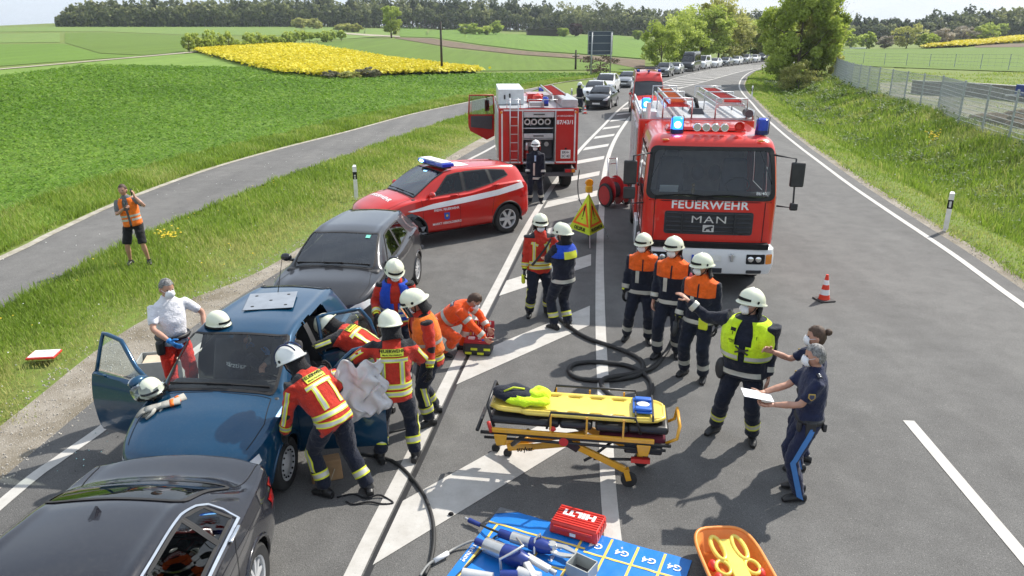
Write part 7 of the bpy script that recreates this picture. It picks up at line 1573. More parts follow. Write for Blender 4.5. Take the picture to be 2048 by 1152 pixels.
# incident commander
f = person('incident commander in neon yellow vest pointing to the left with outstretched arm',(2.76,7.98,0),face(-118),1.92,twist=-4,look=(-38,4),fr=(.28,.0,-24),fl=(-.17,.02,16),hr=(.76,-.10,1.62),er=(0,-.3,-.9),hl=(-.28,.04,.84),outfit='navy',vest=(HIV,.12,.545,'tie'),wide=1.28,belly=.03,gloves=None,curl=.35,hnr=(0,0,-1))
FB = f.bv; vo_ = [c for c in f.t.children if c.name.startswith('vest')][0]
for s_,h_ in ((.10,.41),(-.105,.40),(.125,.45)):
    p = MB(); q = []
    for a_,b_ in ((-.03,-.017),(.03,-.017),(.03,.017),(-.03,.017)): q.append(tproj(f,FB,s_ + a_,h_ + b_,1,.011,.5))
    p.add(q,[(0,1,2,3)]); p.build('black_label',BLK,vo_)
p = MB(); p.bar(tproj(f,FB,.07,.22,1,.01,.5),tproj(f,FB,-.07,.27,1,.01,.5),.018); p.bar(tproj(f,FB,.07,.29,1,.01,.5),tproj(f,FB,-.07,.21,1,.01,.5),.018); p.build('vest_buckle',BPL,vo_)
for h_,tx in ((.345,'EINSATZ-'),(.325,'LEITER')): ttext(f,FB,tx,.105,h_,.024,1,BLK,vo_,off=.012)
g = MB(); g.ell((.26,.10,.92),(.07,.06,.14),10,8); g.build('radio_holster',BPL,f.t,smooth=True)
# police
f = person('grey-haired policeman in navy uniform with light blue trouser stripe holding a sheet of paper',(3.06,6.78,0),face(172),1.80,look=(2,-6),fr=(.10,-.01,-10),fl=(-.11,.03,12),hl=(-.10,.40,1.10),hr=(.10,.46,1.14),el=(-.5,-.6,-.8),er=(.5,-.6,-.8),outfit='police',helmet=None,hair=HAIR_G,gloves=None,curl=.7,hnl=(0,0,1),hnr=(0,0,1))
def police_kit(f):
    b = MB(); b.tube([f.P + f.U*.0 + Vector((math.cos(a)*.168,math.sin(a)*.128,.02)) for a in np.linspace(0,2*PI,25)[:-1]],.022,6,closed=True,squash=1.6); b.build('duty_belt',BPL,f.t,smooth=True)
    for x,y,s in ((-.17,.02,(.05,.10,.16)),(-.12,.12,(.07,.04,.10)),(.18,.0,(.05,.09,.14)),(-.10,-.13,(.08,.04,.09))): b = MB(); b.box((x,y,f.P.z - .04),s); b.build('belt_pouch',BPL,f.t,bevel=.012)
    for S,E,sd in ((f.SR,f.ER,1),(f.SL,f.EL,-1)):
        P_ = S.lerp(E,.5); q = P_ + Vector((sd*.069,0,0)); b = MB(); b.prism([(-.032,.035),(.032,.035),(.034,-.01),(0,-.042),(-.034,-.01)],0,.008,frameT(q,(0,sd,0),(0,0,1))); o = b.build('sleeve_patch',M('patch_gold',(.55,.38,.08),.6),f.t,bevel=.002); b = MB(); b.prism([(-.022,.024),(.022,.024),(.024,-.005),(0,-.028),(-.024,-.005)],.007,.012,frameT(q,(0,sd,0),(0,0,1))); b.build('patch_centre',M('patch_navy',(.05,.06,.12),.6),o)
        e = S + f.U*.062 - f.R*sd*.03; b = MB(); b.box(e,(.10,.045,.012)); ep = b.build('epaulette',NAVY,f.t,bevel=.004)
        for i in range(3): b = MB(); b.ell(e + Vector((-.03 + .03*i,0,.010)),(.008,.008,.004),6,4); b.build('rank_star',SLV,ep)
police_kit(f)
b = MB(); b.box((0,0,0),(.23,.30,.004)); pap = b.build('paper_sheets',MATS['paper_white'],None); pap.location = f.t.matrix_basis @ Vector((.0,.58,1.15)) if False else (Matrix.Translation((3.06,6.78,0)) @ Matrix.Rotation(face(172),4,'Z')) @ Vector((0,.54,1.155)); pap.rotation_euler = (R(8),R(4),face(172)); tag(pap,'white sheets of paper held out by the grey-haired policeman','paper')
f = person('policewoman with brown hair in a bun, holding a camera by her side, behind the policeman',(3.30,7.36,0),face(168),1.76,look=(0,-4),fr=(.10,-.05,-10),fl=(-.12,.05,12),hl=(-.26,-.02,.84),hr=(.14,.44,1.32),er=(.5,-.5,-.8),outfit='police',helmet=None,hair=HAIR_B,gloves=None,wide=.93,curl=.7)
police_kit(f); b = MB(); b.ell(f.HT @ Vector((0,-.125,.05)),(.04,.04,.04),10,8); b.build('hair_bun',HAIR_B,f.t,smooth=True)
cam_o = thing('photo_camera','black camera with hand strap hanging from the policewoman\'s hand','camera',(Matrix.Translation((3.30,7.36,0)) @ Matrix.Rotation(face(168),4,'Z')) @ Vector((-.27,.02,.72)),face(168)); b = MB(); b.box((0,0,0),(.07,.13,.10)); b.build('camera_body',BPL,cam_o,bevel=.015); b = MB(); b.lathe([(.035,0),(.04,.03),(.038,.09),(.03,.095)],16,Matrix.Rotation(R(0),4,'Z'),'Y'); b.build('lens',BLK,cam_o,smooth=True,auto=40); b = MB(); b.tube([(0,-.04,.05),(-.03,-.10,.03),(-.03,-.12,-.06),(0,-.05,-.05)],.006,5); b.build('strap',BLK,cam_o,smooth=True)
# man in white polo shirt
f = person('grey-haired man in white polo shirt and red trousers standing behind the open passenger door',(-4.36,8.80,0),face(-48),1.84,wide=1.02,belly=.06,look=(8,-12),hl=(-.34,.22,1.05),hr=(.16,.40,1.10),er=(.9,-.3,-.5),el=(-.9,-.3,-.3),outfit='polo',helmet=None,hair=HAIR_G,gloves=BLG,curl=.5)
b = MB(); b.box((.20,.12,.93),(.10,.09,.19)); b.build('belt_pouch',BPL,f.t,bevel=.03); b = MB(); b.tube([f.P + Vector((math.cos(a)*.20,math.sin(a)*.17,.07)) for a in np.linspace(0,2*PI,25)[:-1]],.02,6,closed=True,squash=1.5); b.build('belt',BPL,f.t,smooth=True)
# man with orange vest by the path
f = person('man in orange safety vest and black shorts telephoning on the grass verge',(-8.02,15.25,0),face(-78),1.80,side=7,look=(-6,-4),fr=(.17,.0,-14),fl=(-.20,.02,18),hr=(.06,.26,1.28),er=(.5,-.1,-.9),hl=(-.15,.13,1.50),el=(-.8,.4,-.7),outfit='vestman',vest=(ORV,-.06,.53,'tie'),helmet=None,hair=HAIR_B,mask=False,gloves=None,hdl=(0.1,-.1,1),hnl=(1,0,0),curl=.8)
b = MB(); b.box(f.WL + Vector((.045,-.0,.09)),(.012,.07,.14)); b.build('mobile_phone',BPL,f.t,bevel=.004); b = MB(); b.lathe([(.02,0),(.03,.01),(.03,.14),(.012,.18),(.012,.2)],12,Matrix.Translation(f.WR + Vector((-.05,.05,0)))); b.build('water_bottle',glassmat('bottle_plastic',(.8,.85,.88)),f.t,smooth=True)
# inside the cars
def seated(label,loc,rz,**k): return person(label,loc,rz,pel=(0,0,.50),legs=False,**k)
cw_ = lambda car_,x,y: (car_.matrix_basis @ Vector((x,y,0)))
bpy.context.view_layer.update()
p = cw_(blue_car,.30,-.10); f = seated('emergency doctor with Notärztin on her dark jacket, leaning inside the blue car',(p.x,p.y,.02),face(60),lean=14,hr=(.20,.35,.85),hl=(-.25,.35,.85),look=(-10,0),outfit='seated',helmet=None,hair=HAIR_B,gloves=BLG,h=1.62)
ttext(f,f.bj,'Notärztin',0,.36,.095,-1,WHT,f.t,bold=.01)
p = cw_(blue_car,-.36,-.22); f = seated('driver in grey shirt seated behind the steering wheel of the blue car',(p.x,p.y,.0),face(-95),lean=-8,hr=(.2,.38,.9),hl=(-.2,.38,.9),outfit='vestman',helmet=None,hair=HAIR_G,mask=True,gloves=None,h=1.66)
p = cw_(kuga,-.36,.0); f = seated('officer in orange jacket seated at the wheel of the red command car',(p.x,p.y,.22),R(125),lean=-6,hr=(.15,.35,.95),hl=(-.15,.35,.95),look=(30,0),outfit='medic',helmet=None,hair=HAIR_B,gloves=None,h=1.72)

# ================================================================ ROADSIDE THINGS
def one(name,label,cat,mb,mat,loc=(0,0,0),rz=0,group=None,**k):
    o = mb.build(name,mat,None,**k); o.location = loc; o.rotation_euler = (0,0,rz); return tag(o,label,cat,group)
def part(name,mb,mat,parent,**k): return mb.build(name,mat,parent,**k)
YEL = M('stretcher_yellow',(.78,.38,.02),.4,coat=.4); YBD = M('spine_board_yellow',(.80,.60,.10),.35,coat=.3); BPD = M('black_vinyl',(.02,.02,.022),.4,var=.2); TARP = M('blue_tarpaulin',(.01,.19,.62),.38,var=.12,nscale=3,bmp=.4,bscale=9); TYL = M('tarp_yellow_print',(.75,.55,.12),.45)
TBL = M('tool_blue',(.012,.035,.22),.35,coat=.3); STL = M('machined_steel',(.62,.62,.60),.3,metal=.7); ORB = M('orange_plastic',(.80,.28,.06),.45); REDP = M('red_plastic_case',(.62,.03,.02),.4,coat=.3); CONR = M('cone_red',(.80,.05,.02),.5); CONW = M('cone_white',(.82,.82,.82),.5)
def delineator(u,v,label,sc=1.0):
    p = G(u,v); t = thing('marker_post',label,'marker post',(p.x,p.y,H1(p.x,p.y)),R(rnd.uniform(-12,12)) + math.atan2(p.y,p.x) - PI/2,'white roadside marker posts')
    b = MB(); b.prism([(-.06,-.045),(.06,-.045),(.035,.05),(-.035,.05)],-.1,.96); b.add([(-.06,-.045,.96),(.06,-.045,.96),(.035,.05,1.0),(-.035,.05,1.0)],[(0,1,2,3)]); b.add([(-.06,-.045,.96),(.06,-.045,.96),(.035,.05,.96),(-.035,.05,.96),(-.035,.05,1.0),(.035,.05,1.0)],[(3,2,5,4)])
    part('post_body',b,M('marker_post_white',(.78,.78,.76),.5),t,bevel=.006); b = MB(); b.prism([(-.062,-.047),(.062,-.047),(.037,.052),(-.037,.052)],.58,.80); part('black_band',b,BLK,t); b = MB(); b.box((0,-.05,.69),(.05,.006,.15) if u > 900 else (.05,.006,.05)); part('reflector',b,SLV,t)
    if u < 900: b = MB(); b.box((0,-.05,.62),(.05,.006,.04)); part('reflector',b,SLV,t)
    return t
delineator(1890,462,'white marker post standing alone in the grass right of the road, nearest one'); delineator(713,396,'white marker post in the verge behind the red command car'); delineator(1503,198,'distant white marker post in the grass inside the bend'); delineator(1143,205,'white marker post beside the distant firefighter'); delineator(1541,126,'tiny marker post at the far end of the bend')
def cone(x,y,label,s=1):
    t = thing('traffic_cone',label,'traffic cone',(x,y,.002),.2,'red and white traffic cones'); b = MB(); b.box((0,0,.015),(.30*s,.30*s,.03)); part('base',b,M('cone_base',(.05,.045,.045),.8),t,bevel=.01); H_ = .50*s
    for i,(z0,z1) in enumerate(((.03,.12),(.12,.22),(.22,.31),(.31,.40),(.40,.50))): r0,r1 = [(.105 - .165*z)*s for z in (z0,z1)]; b = MB(); b.lathe([(r0,z0*s),(r1,z1*s)],20); part('cone_band',b,CONR if i%2 == 0 else CONW,t,smooth=True,auto=50)
cone(5.80,12.95,'red and white traffic cone standing alone on the open lane right of the fire engine'); cone(4.62,47.9,'traffic cone at the feet of the distant firefighter')
# warning triangle stand and lamp
t = thing('warning_pyramid','neon yellow folding warning pyramid with exclamation marks and FEUERWEHR lettering','warning sign',(1.80,17.1,0),R(10)); NY = M('neon_yellow_fabric',(.62,.75,.03),.7); NOR = M('neon_orange_border',(.90,.16,.01),.6)
zb,zt,rb = .28,1.18,.50; A3 = [Vector((rb*math.cos(a),rb*math.sin(a),zb)) for a in (R(-100),R(20),R(140))]; top = Vector((0,0,zt))
for i in range(3):
    a,b_ = A3[i],A3[(i + 1)%3]; b = MB(); b.add([a,b_,top],[(0,1,2)]); pf = part('fabric_face',b,NY,t); x = (b_ - a).normalized(); y = (top - (a + b_)/2).normalized(); n = x.cross(y); m0 = (a + b_)/2
    if n.dot(m0 - Vector((0,0,m0.z))) < 0: n = -n; x = -x
    Hh_ = (top - m0).length; W2 = (b_ - a).length/2
    def tri(k0,k1,off):
        b = MB(); P = []
        for k_ in (k0,k1): z_ = .13 + (1 - k_)*.30; w_ = (W2 - .10)*k_; P += [m0 + y*(z_ if False else (.16 + (1 - k_)*.16)) + x*(-w_) + n*off,m0 + y*(.16 + (1 - k_)*.16) + x*w_ + n*off,m0 + y*(.16 + (1 - k_)*.16 + w_*1.62) + n*off]
        b.add(P,[(0,1,4,3),(1,2,5,4),(2,0,3,5)]); return b
    part('warning_border',tri(1.0,.68,.006),NOR,pf); b = MB(); b.add([m0 + y*q + x*w + n*.008 for q,w in ((.36,-.012),(.36,.012),(.62,.03),(.62,-.03))],[(0,1,2,3)]); b.add([m0 + y*(.31 + .02*math.sin(a_)) + x*(.02*math.cos(a_)) + n*.008 for a_ in np.linspace(0,2*PI,9)[:-1]],[tuple(range(8))]); part('exclamation_mark',b,BLK,pf)
    T_ = frameT(m0 + y*.075 + n*.008,x,y); lettering('FEUERWEHR' if i != 2 else 'OELSPUR',.115,T_,BLK,pf,bold=.02,xs=.95)
for a in A3: b = MB(); b.tube([a + Vector((a.x*.25,a.y*.25,-zb + .01)),a],.012,5); part('stand_leg',b,ALU,t)
b = MB(); b.tube([(0,0,.3),(0,0,1.2)],.015,6); part('centre_pole',b,ALU,t)
b = MB(); b.box((0,0,1.27),(.15,.13,.16)); part('lamp_battery_box',b,M('lamp_yellow',(.80,.42,.02),.5),t,bevel=.02); b = MB(); b.lathe([(.08,-.035),(.095,-.02),(.095,.02),(.08,.035)],20,Matrix.Translation((0,0,1.42)),'Y'); part('flash_lamp',b,M('amber_lens',(.90,.35,.01),.2,coat=1),t,smooth=True,auto=40)
# hoses
HOS = M('black_hose_rubber',(.022,.022,.022),.6,var=.3)
def hose(pts,r,label,name='hose',mat=HOS,cat='hose',n=10):
    P = [Vector(p) for p in catmull([tuple(G(u,v,z if z else r) )[:2] + ((z if z else r),) for u,v,z in [(q + (0,))[:3] for q in pts]],8)]; b = MB(); b.tube(P,r,n); return one(name,label,cat,b,mat,smooth=True)
hose([(1108,628),(1140,655),(1180,678),(1245,700),(1283,722),(1280,748),(1220,760),(1160,757),(1138,742),(1150,728),(1195,724),(1260,733),(1300,760),(1298,792,.04),(1265,808),(1235,800),(1205,775),(1210,757,.10),(1260,748,.06),(1305,735),(1335,700),(1352,660,.35),(1362,630,.72)],.035,'thick black hose looped on the asphalt behind the stretcher')
hose([(1100,480),(1092,470),(1080,450)],.02,'short piece of cable on the road beside the two talking firefighters','cable',cat='cable')
P = [Vector(p) for p in catmull([(2.06,22.5,.8),(2.0,22.3,.4),(2.02,21.9,.03),(2.05,20.5,.02),(2.0,19.0,.02),(1.88,17.6,.03),(1.82,17.2,.3)],8)]; b = MB(); b.tube(P,.018,8); one('lamp_cable','dark cable hanging from the older fire engine down towards the warning lamp','cable',b,HOS,smooth=True)
hose([(690,905),(740,910),(790,925),(835,970),(860,1020),(868,1070),(862,1120),(850,1150)],.02,'black hydraulic hose crossing the white line towards the blue tarpaulin','hydraulic_hose'); hose([(600,880),(660,882),(740,872),(800,860),(840,850)],.012,'thin black hydraulic hose on the ground between the firefighters and the car','hydraulic_hose')
b = MB(); p = G(902,1028,.02); b.ell(p,(.03,.022,.022),10,6); one('rubber_stopper','small black stopper lying on the asphalt at the white hatch bar','stopper',b,BLK,smooth=True)
# large sign seen from behind
t = thing('direction_sign','large blue-grey direction sign on two posts, seen from behind, above the queue','road sign',(0,0,0)); s1,s2 = G(1181,152),G(1217,155); s1 = Vector((9.75,95,0)); s2 = Vector((12.3,96.5,0)); ax = (s2 - s1).normalized()
for p in (s1,s2): b = MB(); b.tube([p + Vector((0,0,-.2)),p + Vector((0,.0,5.1))],.09,8); part('sign_post',b,M('galvanised_post',(.42,.44,.45),.5,metal=.4),t,smooth=True)
c = (s1 + s2)/2 + Vector((-.15,.18,3.85)); b = MB(); b.box((0,0,0),(3.75,.06,2.75)); q = part('sign_panel',b,M('sign_back_blue',(.055,.075,.11),.55,var=.15),t); q.location = c; q.rotation_euler = (0,0,math.atan2(ax.y,ax.x))
for z in (-.9,0,.9): b = MB(); b.box((0,-.06,z),(3.6,.04,.06)); part('panel_rail',b,MATS['galvanised_post'],q)
b = MB(); [b.box((x_,-.04,z_),d) for x_,z_,d in ((-1.84,0,(.05,.05,2.75)),(1.84,0,(.05,.05,2.75)),(0,1.36,(3.72,.05,.05)),(0,-1.36,(3.72,.05,.05)))]; part('panel_frame',b,MATS['galvanised_post'],q)
for u,v,hp,lb in ((884,148,96,'tall dark wooden power pole standing between rapeseed and crop field'),(1151,140,38,'smaller wooden power pole far away left of the direction sign')):
    p = G(u,v); d = p.y*.9466 + 1.2; h_ = hp/FPX*d*1.05; t = thing('power_pole',lb,'power pole',(p.x,p.y,p.z - .1)); b = MB(); b.tube([(0,0,0),(0,0,h_)],[.16,.11],8); part('pole',b,M('tarred_pole',(.05,.04,.035),.8),t,smooth=True); b = MB(); b.bar((-.5,0,h_ - .9),(.5,0,h_ - .9),.1); part('cross_arm',b,MATS['tarred_pole'],t)
    for x_ in (-.4,.4): b = MB(); b.ell((x_,0,h_ - .75),(.06,.06,.1),8,6); part('insulator',b,SLV,t)
# fence on the embankment
GAL = M('galvanised_wire',(.40,.43,.45),.45,metal=.5,var=.15)
fp = [(2070,302),(2016,284),(1963,265),(1915.6,249.6),(1874,228),(1838,219),(1806,211),(1777,202),(1752,196),(1732,190),(1715,184),(1700,178),(1688,172),(1678,165),(1669,158),(1661,152)]
def fence(name,label,P,hgt,wires,vert,mesh=True):
    t = thing(name,label,'fence',tuple(P[0]))
    for i,p in enumerate(P):
        b = MB(); b.box((p.x - P[0].x,p.y - P[0].y,p.z - P[0].z + hgt/2 - .1),(.07,.07,hgt + .3)); part('fence_post',b,GAL,t)
        if i < len(P) - 1:
            q = P[i + 1]; b = MB(); a,c = p - P[0],q - P[0]
            for j in range(wires): z = .06 + (hgt - .1)*j/(wires - 1); b.bar(a + Vector((0,0,z)),c + Vector((0,0,z)),.021)
            nv = int((c - a).length/vert)
            for j in range(1,nv): m = a.lerp(c,j/nv); b.bar(m + Vector((0,0,.04)),m + Vector((0,0,hgt)),.010)
            o = part('wire_mesh',b,GAL,t); o['kind'] = 'stuff'
    return t
FP = [G(u,v) for u,v in fp]; FP = [Vector((p.x,p.y,H1(p.x,p.y))) for p in FP]; fence('wire_fence','tall grey welded wire mesh fence running along the top of the right embankment',FP,2.0,11,.10)
FP2 = []
for u,v in ((1686,122),(1726,128),(1768,131),(1812,132),(1858,134),(1908,136),(1960,139),(2016,141),(2080,145)): p = G(u,v); FP2.append(p)
fence('wire_fence','second fence far behind the lot, in front of the green field',FP2,1.9,5,1.2)
b = MB(); p1,p2,p3 = G(1822,188),G(1960,196),G(2140,212); CON = M('weathered_concrete',(.27,.25,.22),.9,var=.25,bmp=.5,bscale=12)
for q,r_ in ((p1,p2),(p2,p3)): d = r_ - q; n_ = 6
CW = thing('retaining_wall','low grey concrete retaining wall of slabs behind the wire fence','wall',(0,0,0)); 
for i in range(14):
    a = p1.lerp(p2,i/7) if i < 7 else p2.lerp(p3,(i - 7)/7); c = p1.lerp(p2,(i + 1)/7) if i < 7 else p2.lerp(p3,(i - 6)/7); b = MB(); b.bar(a + Vector((0,0,.42)),c*.99 + a*.01 + Vector((0,0,.42)),.25,1.0); part('concrete_slab',b,CON,CW,bevel=.02)
    b = MB(); b.bar(a + Vector((0,0,.95)),c + Vector((0,0,.95)),.4,.06); part('wall_coping',b,M('pale_coping',(.42,.41,.38),.85),CW)
b = MB(); r2 = random.Random(8); pm = G(2040,250); 
for i in range(40): a = r2.uniform(0,6.28); d = r2.random()*1.6; b.ell(pm + Vector((math.cos(a)*d*1.4,math.sin(a)*d,.35*(1 - d/1.6))),(.5,.5,.4),8,6)
one('earth_mound','dark heap of earth behind the fence at the right photo edge','heap',b,F5,smooth=True)['kind'] = 'thing'
pw = G(2043,205); t = thing('site_trailer','dark blue trailer with white drawbar behind the fence at the right edge','trailer',(pw.x + .6,pw.y,pw.z)); b = MB(); b.box((0,0,.75),(1.6,1.2,.7)); part('box',b,TBL,t,bevel=.04); b = MB(); b.bar((-1.7,0,.45),(-.7,0,.5),.1); part('drawbar',b,WHB,t)
for y in (-.6,.6): wheel(t,.1,y,.3,.16,'truck',rz=PI/2)
pw = G(1714,108); b = MB(); b.box((0,0,2.0),(3.4,1.5,.25)); one('trailer_roof','white flat canopy roof beyond the fence corner','canopy',b,WHB,loc=(pw.x,pw.y,pw.z - .6),bevel=.03)
ps = G(1085,72); t = thing('field_shed','low open wooden shed with dark flat roof in the hill meadow','shed',(ps.x,ps.y,ps.z),R(-8)); WD = M('grey_wood',(.12,.095,.07),.9,var=.3)
for x in (-7.5,-3.5,.5,4,7.5): b = MB(); b.box((x,-2,1.6),(.35,.35,3.4)); part('post',b,WD,t)
b = MB(); b.box((0,2,1.5),(15.5,.2,3.0)); part('rear_wall',b,WD,t); b = MB(); b.box((0,0,3.5),(17,5.6,.35)); q = part('roof',b,M('shed_roof',(.10,.08,.07),.8),t); q.rotation_euler = (0,R(2.5),0)

# ================================================================ THINGS ON AND ROUND THE CARS
def helmet_thing(label,M4,mat,s=1,plastic=False):
    t = thing('fire_helmet',label,'helmet',M4.translation); I = M4.to_3x3().to_4x4(); hl_ = MB(); rows = []; n = 28
    for i in range(11):
        ph = i/10; row = []
        for j in range(n): th = 2*PI*j/n; x,y = math.sin(th),math.cos(th); ang = PI/2*ph; rad_ = math.cos(ang)**.85; row.append(I @ Vector((x*rad_*.125,y*rad_*.15,.03 + math.sin(ang)*.15)))
        rows.append(row)
    br = [I @ Vector((math.sin(a)*.132,math.cos(a)*.165 + .005,.018)) for a in np.linspace(0,2*PI,n + 1)[:-1]]; hl_.grid([br] + rows,close=True); hl_.add(rows[-1],[tuple(range(n))]); part('shell',hl_,mat,t,smooth=True,auto=60)
    b = MB(); b.tube([I @ Vector((math.sin(a)*.128,math.cos(a)*.158,.01)) for a in np.linspace(0,2*PI,25)[:-1]],.014,6,closed=True); part('rim',b,BLK,t,smooth=True)
    b = MB(); b.grid([[I @ Vector((math.sin(a)*.129,math.cos(a)*.155,z)) for a in np.linspace(-.8,.8,10)] for z in (.05,.075)]); part('front_trim',b,BLK,t,solid=.004)
    return t
bpy.context.view_layer.update()
Bm = blue_car.matrix_basis; zr = lambda x,y: (lambda h: h[0].z if h[0] is not None else 1.4)(bvB.ray_cast(Vector((x,y,3)),Vector((0,0,-1)),3)); zrn = lambda x,y: bvB.ray_cast(Vector((x,y,3)),Vector((0,0,-1)),3)
def on_car(x,y,lift=0): h = zrn(x,y); return Bm @ (h[0] + h[1]*lift),(Bm.to_3x3() @ h[1]).normalized()
p_,n_ = on_car(.36,.02); T4 = frameT(p_,(-1,-.1,0),(0,-1,0)); helmet_thing('luminous helmet resting on the front edge of the blue car roof',T4 @ Matrix.Rotation(R(60),4,'Z'),HELM)
p_,n_ = on_car(.63,.98,.0); T4 = Matrix.Translation(p_ + Vector((-.06,-.02,.06))) @ Matrix.Rotation(R(200),4,'Z') @ Matrix.Rotation(R(12),4,'Y'); helmet_thing('luminous helmet in clear plastic lying at the windscreen corner by the passenger mirror',T4,HELM)
b = MB(); r3 = random.Random(2); base = p_ + Vector((-.08,-.05,.10)); rows = []
for i in range(9):
    row = []
    for j in range(14): a = 2*PI*j/14; ph = PI*i/8; rr = 1 + .16*math.sin(5*a + i) + .1*r3.random(); row.append(base + Vector((math.cos(a)*math.sin(ph)*.17*rr,math.sin(a)*math.sin(ph)*.15*rr,math.cos(ph)*.09*rr)))
    rows.append(row)
b.grid(rows,close=True); one('plastic_bag','crumpled clear plastic bag wrapped round the helmet on the blue car bonnet','plastic bag',b,glassmat('clear_plastic',(.86,.88,.9),ior=1.5),smooth=True)
# work gloves on the bonnet
t = thing('work_glove','grey leather work glove with orange cuff stripe on the blue bonnet','glove',(0,0,0),group='pair of work gloves on the bonnet'); LEA = M('grey_leather',(.36,.35,.31),.85,var=.25,bmp=.4); p_,n_ = on_car(.50,1.22,.02)
for gi,(dx,dy,rot) in enumerate(((0,0,0),(.03,.07,.25))):
    if gi: t = thing('work_glove','second grey leather work glove lying half under the first on the blue bonnet','glove',(0,0,0),group='pair of work gloves on the bonnet')
    d = Vector((math.cos(3.55 + rot),math.sin(3.55 + rot),-.12)); b = MB(); w0 = p_ + Vector((dx,dy,.02 - gi*.012)); w0.z += .03; hand_mesh(b,w0,d,(0,0,-1),1.5,.3,1); b.tube([w0 - d*.20,w0 - d*.06,w0 + d*.03],[(.075,.03),(.062,.026),(.045,.022)],12,up=(0,0,1)); part('glove_body',b,LEA,t,smooth=True)
    b = MB(); b.tube([w0 - d*.14,w0 - d*.10],[(.071,.030),(.068,.029)],12,up=(0,0,1)); part('orange_stripe',b,NOR,t,smooth=True)
# aluminium plate on the roof
p_,n_ = on_car(.02,-.75,.004); n_ = Vector((0,0,1)); p_.z += .022; X_ = Vector((1,.18,0)); T4 = frameT(p_ + Vector((0,0,.0)),X_ - n_*X_.dot(n_),n_.cross(X_)); b = MB(); b.box((0,0,.004),(.60,.62,.008)); tp = thing('cover_plate','square grey metal plate with punched holes lying on the blue car roof','plate',(0,0,0)); tp.matrix_basis = T4; part('plate',b,M('dull_zinc',(.30,.33,.37),.45,metal=.3),tp,bevel=.003)
for x_,y_ in ((-.2,-.2),(.2,-.2),(.2,.2),(-.2,.2),(0,.0)): b = MB(); b.lathe([(.001,.0095),(.022,.0095)],12,Matrix.Translation((x_,y_,0)),cap=False); part('hole',b,BLK,tp)
# protective sheet over the open driver door
b = MB(); rows = []; r4 = random.Random(11); c0 = [Vector((-1.94,7.30,1.26)),Vector((-1.42,7.38,1.36)),Vector((-1.34,7.34,.78)),Vector((-1.86,7.24,.58))]
for i in range(31):
    row = []
    for j in range(27):
        u_,v_ = j/26,i/30; q = c0[0].lerp(c0[1],u_).lerp(c0[3].lerp(c0[2],u_),v_); nz = noise.noise(Vector((u_*4,v_*3,0)))*.10 + noise.noise(Vector((u_*11,v_*7,3)))*.05; row.append(q + Vector((noise.noise(Vector((u_*2,v_*5,7)))*.10,-nz - .06,noise.noise(Vector((u_*5,v_*2,9)))*.10)))
    rows.append(row)
b.grid(rows); ps_ = one('protective_sheet','crinkled pale grey protective sheet draped over the open driver door','sheet',b,M('grey_sheet',(.58,.56,.56),.55,var=.1,bmp=.5,bscale=14),smooth=True,solid=.004)
# door sill towel etc.
b = MB(); b.box((0,0,.12),(.34,.20,.24),taper=(.92,.8)); pb = G(598,935,0); t = thing('paper_bag','crumpled brown paper bag with string handles beside the front wheel of the blue car','bag',(-2.06,7.12,0),R(20)); part('bag_body',b,M('brown_paper',(.36,.22,.11),.9,var=.2,bmp=.5,bscale=20),t,bevel=.015); b = MB(); b.tube([(-.08,-.10,.2),(-.06,-.16,.12),(.02,-.17,.05),(.08,-.12,.16)],.006,5); part('bag_handle',b,M('string',(.5,.42,.3),.9),t)
P = [Vector(p) for p in catmull([(-1.86,6.72,.015),(-1.7,6.78,.012),(-1.55,6.7,.02),(-1.42,6.74,.03),(-1.32,6.70,.012),(-1.25,6.62,.012),(-1.36,6.6,.015),(-1.5,6.63,.02),(-1.66,6.60,.012),(-1.75,6.65,.012)],6)]; b = MB(); b.tube(P,.010,6); one('strap_loop','black strap lying in loops round the boots of the bending firefighter','strap',b,BLKC,smooth=True)
# medical bag
t = thing('medical_bag','open red and black medical bag with yellow reflective trim and rows of ampoules','bag',tuple(G(957,706,0)),R(-8)); b = MB(); b.box((0,0,.11),(.44,.30,.20)); part('bag_body',b,BPL,t,bevel=.05,seg=3)
for x_,z_ in ((-.13,.06),(.06,.06),(-.04,.13),(.16,.13)): b = MB(); b.box((x_,-.158,z_),(.10,.012,.035)); part('reflective_trim',b,FLUO,t)
b = MB(); b.box((0,.02,.22),(.40,.28,.05)); part('red_insert',b,M('bag_red',(.40,.02,.03),.7),t,bevel=.01); b = MB(); b.box((.02,.17,.33),(.40,.05,.28),T=Matrix.Rotation(R(-16),4,'X')); ld = part('open_lid',b,MATS['bag_red'],t,bevel=.015)
for i in range(3):
    for j in range(9): b = MB(); b.tube([(-.14 + j*.038,.125 + i*.022,.24 + i*.085),(-.14 + j*.038,.140 + i*.022,.29 + i*.085)],.010,6); part('ampoule',b,SLV if (i + j)%4 else FLUO,ld)
for x_,y_,c_ in ((-.1,-.02,WHT),(.05,.0,WHT),(.12,-.06,BLUE)): b = MB(); b.box((x_,y_,.255),(.10,.07,.03)); part('packet',b,c_,t,bevel=.005)
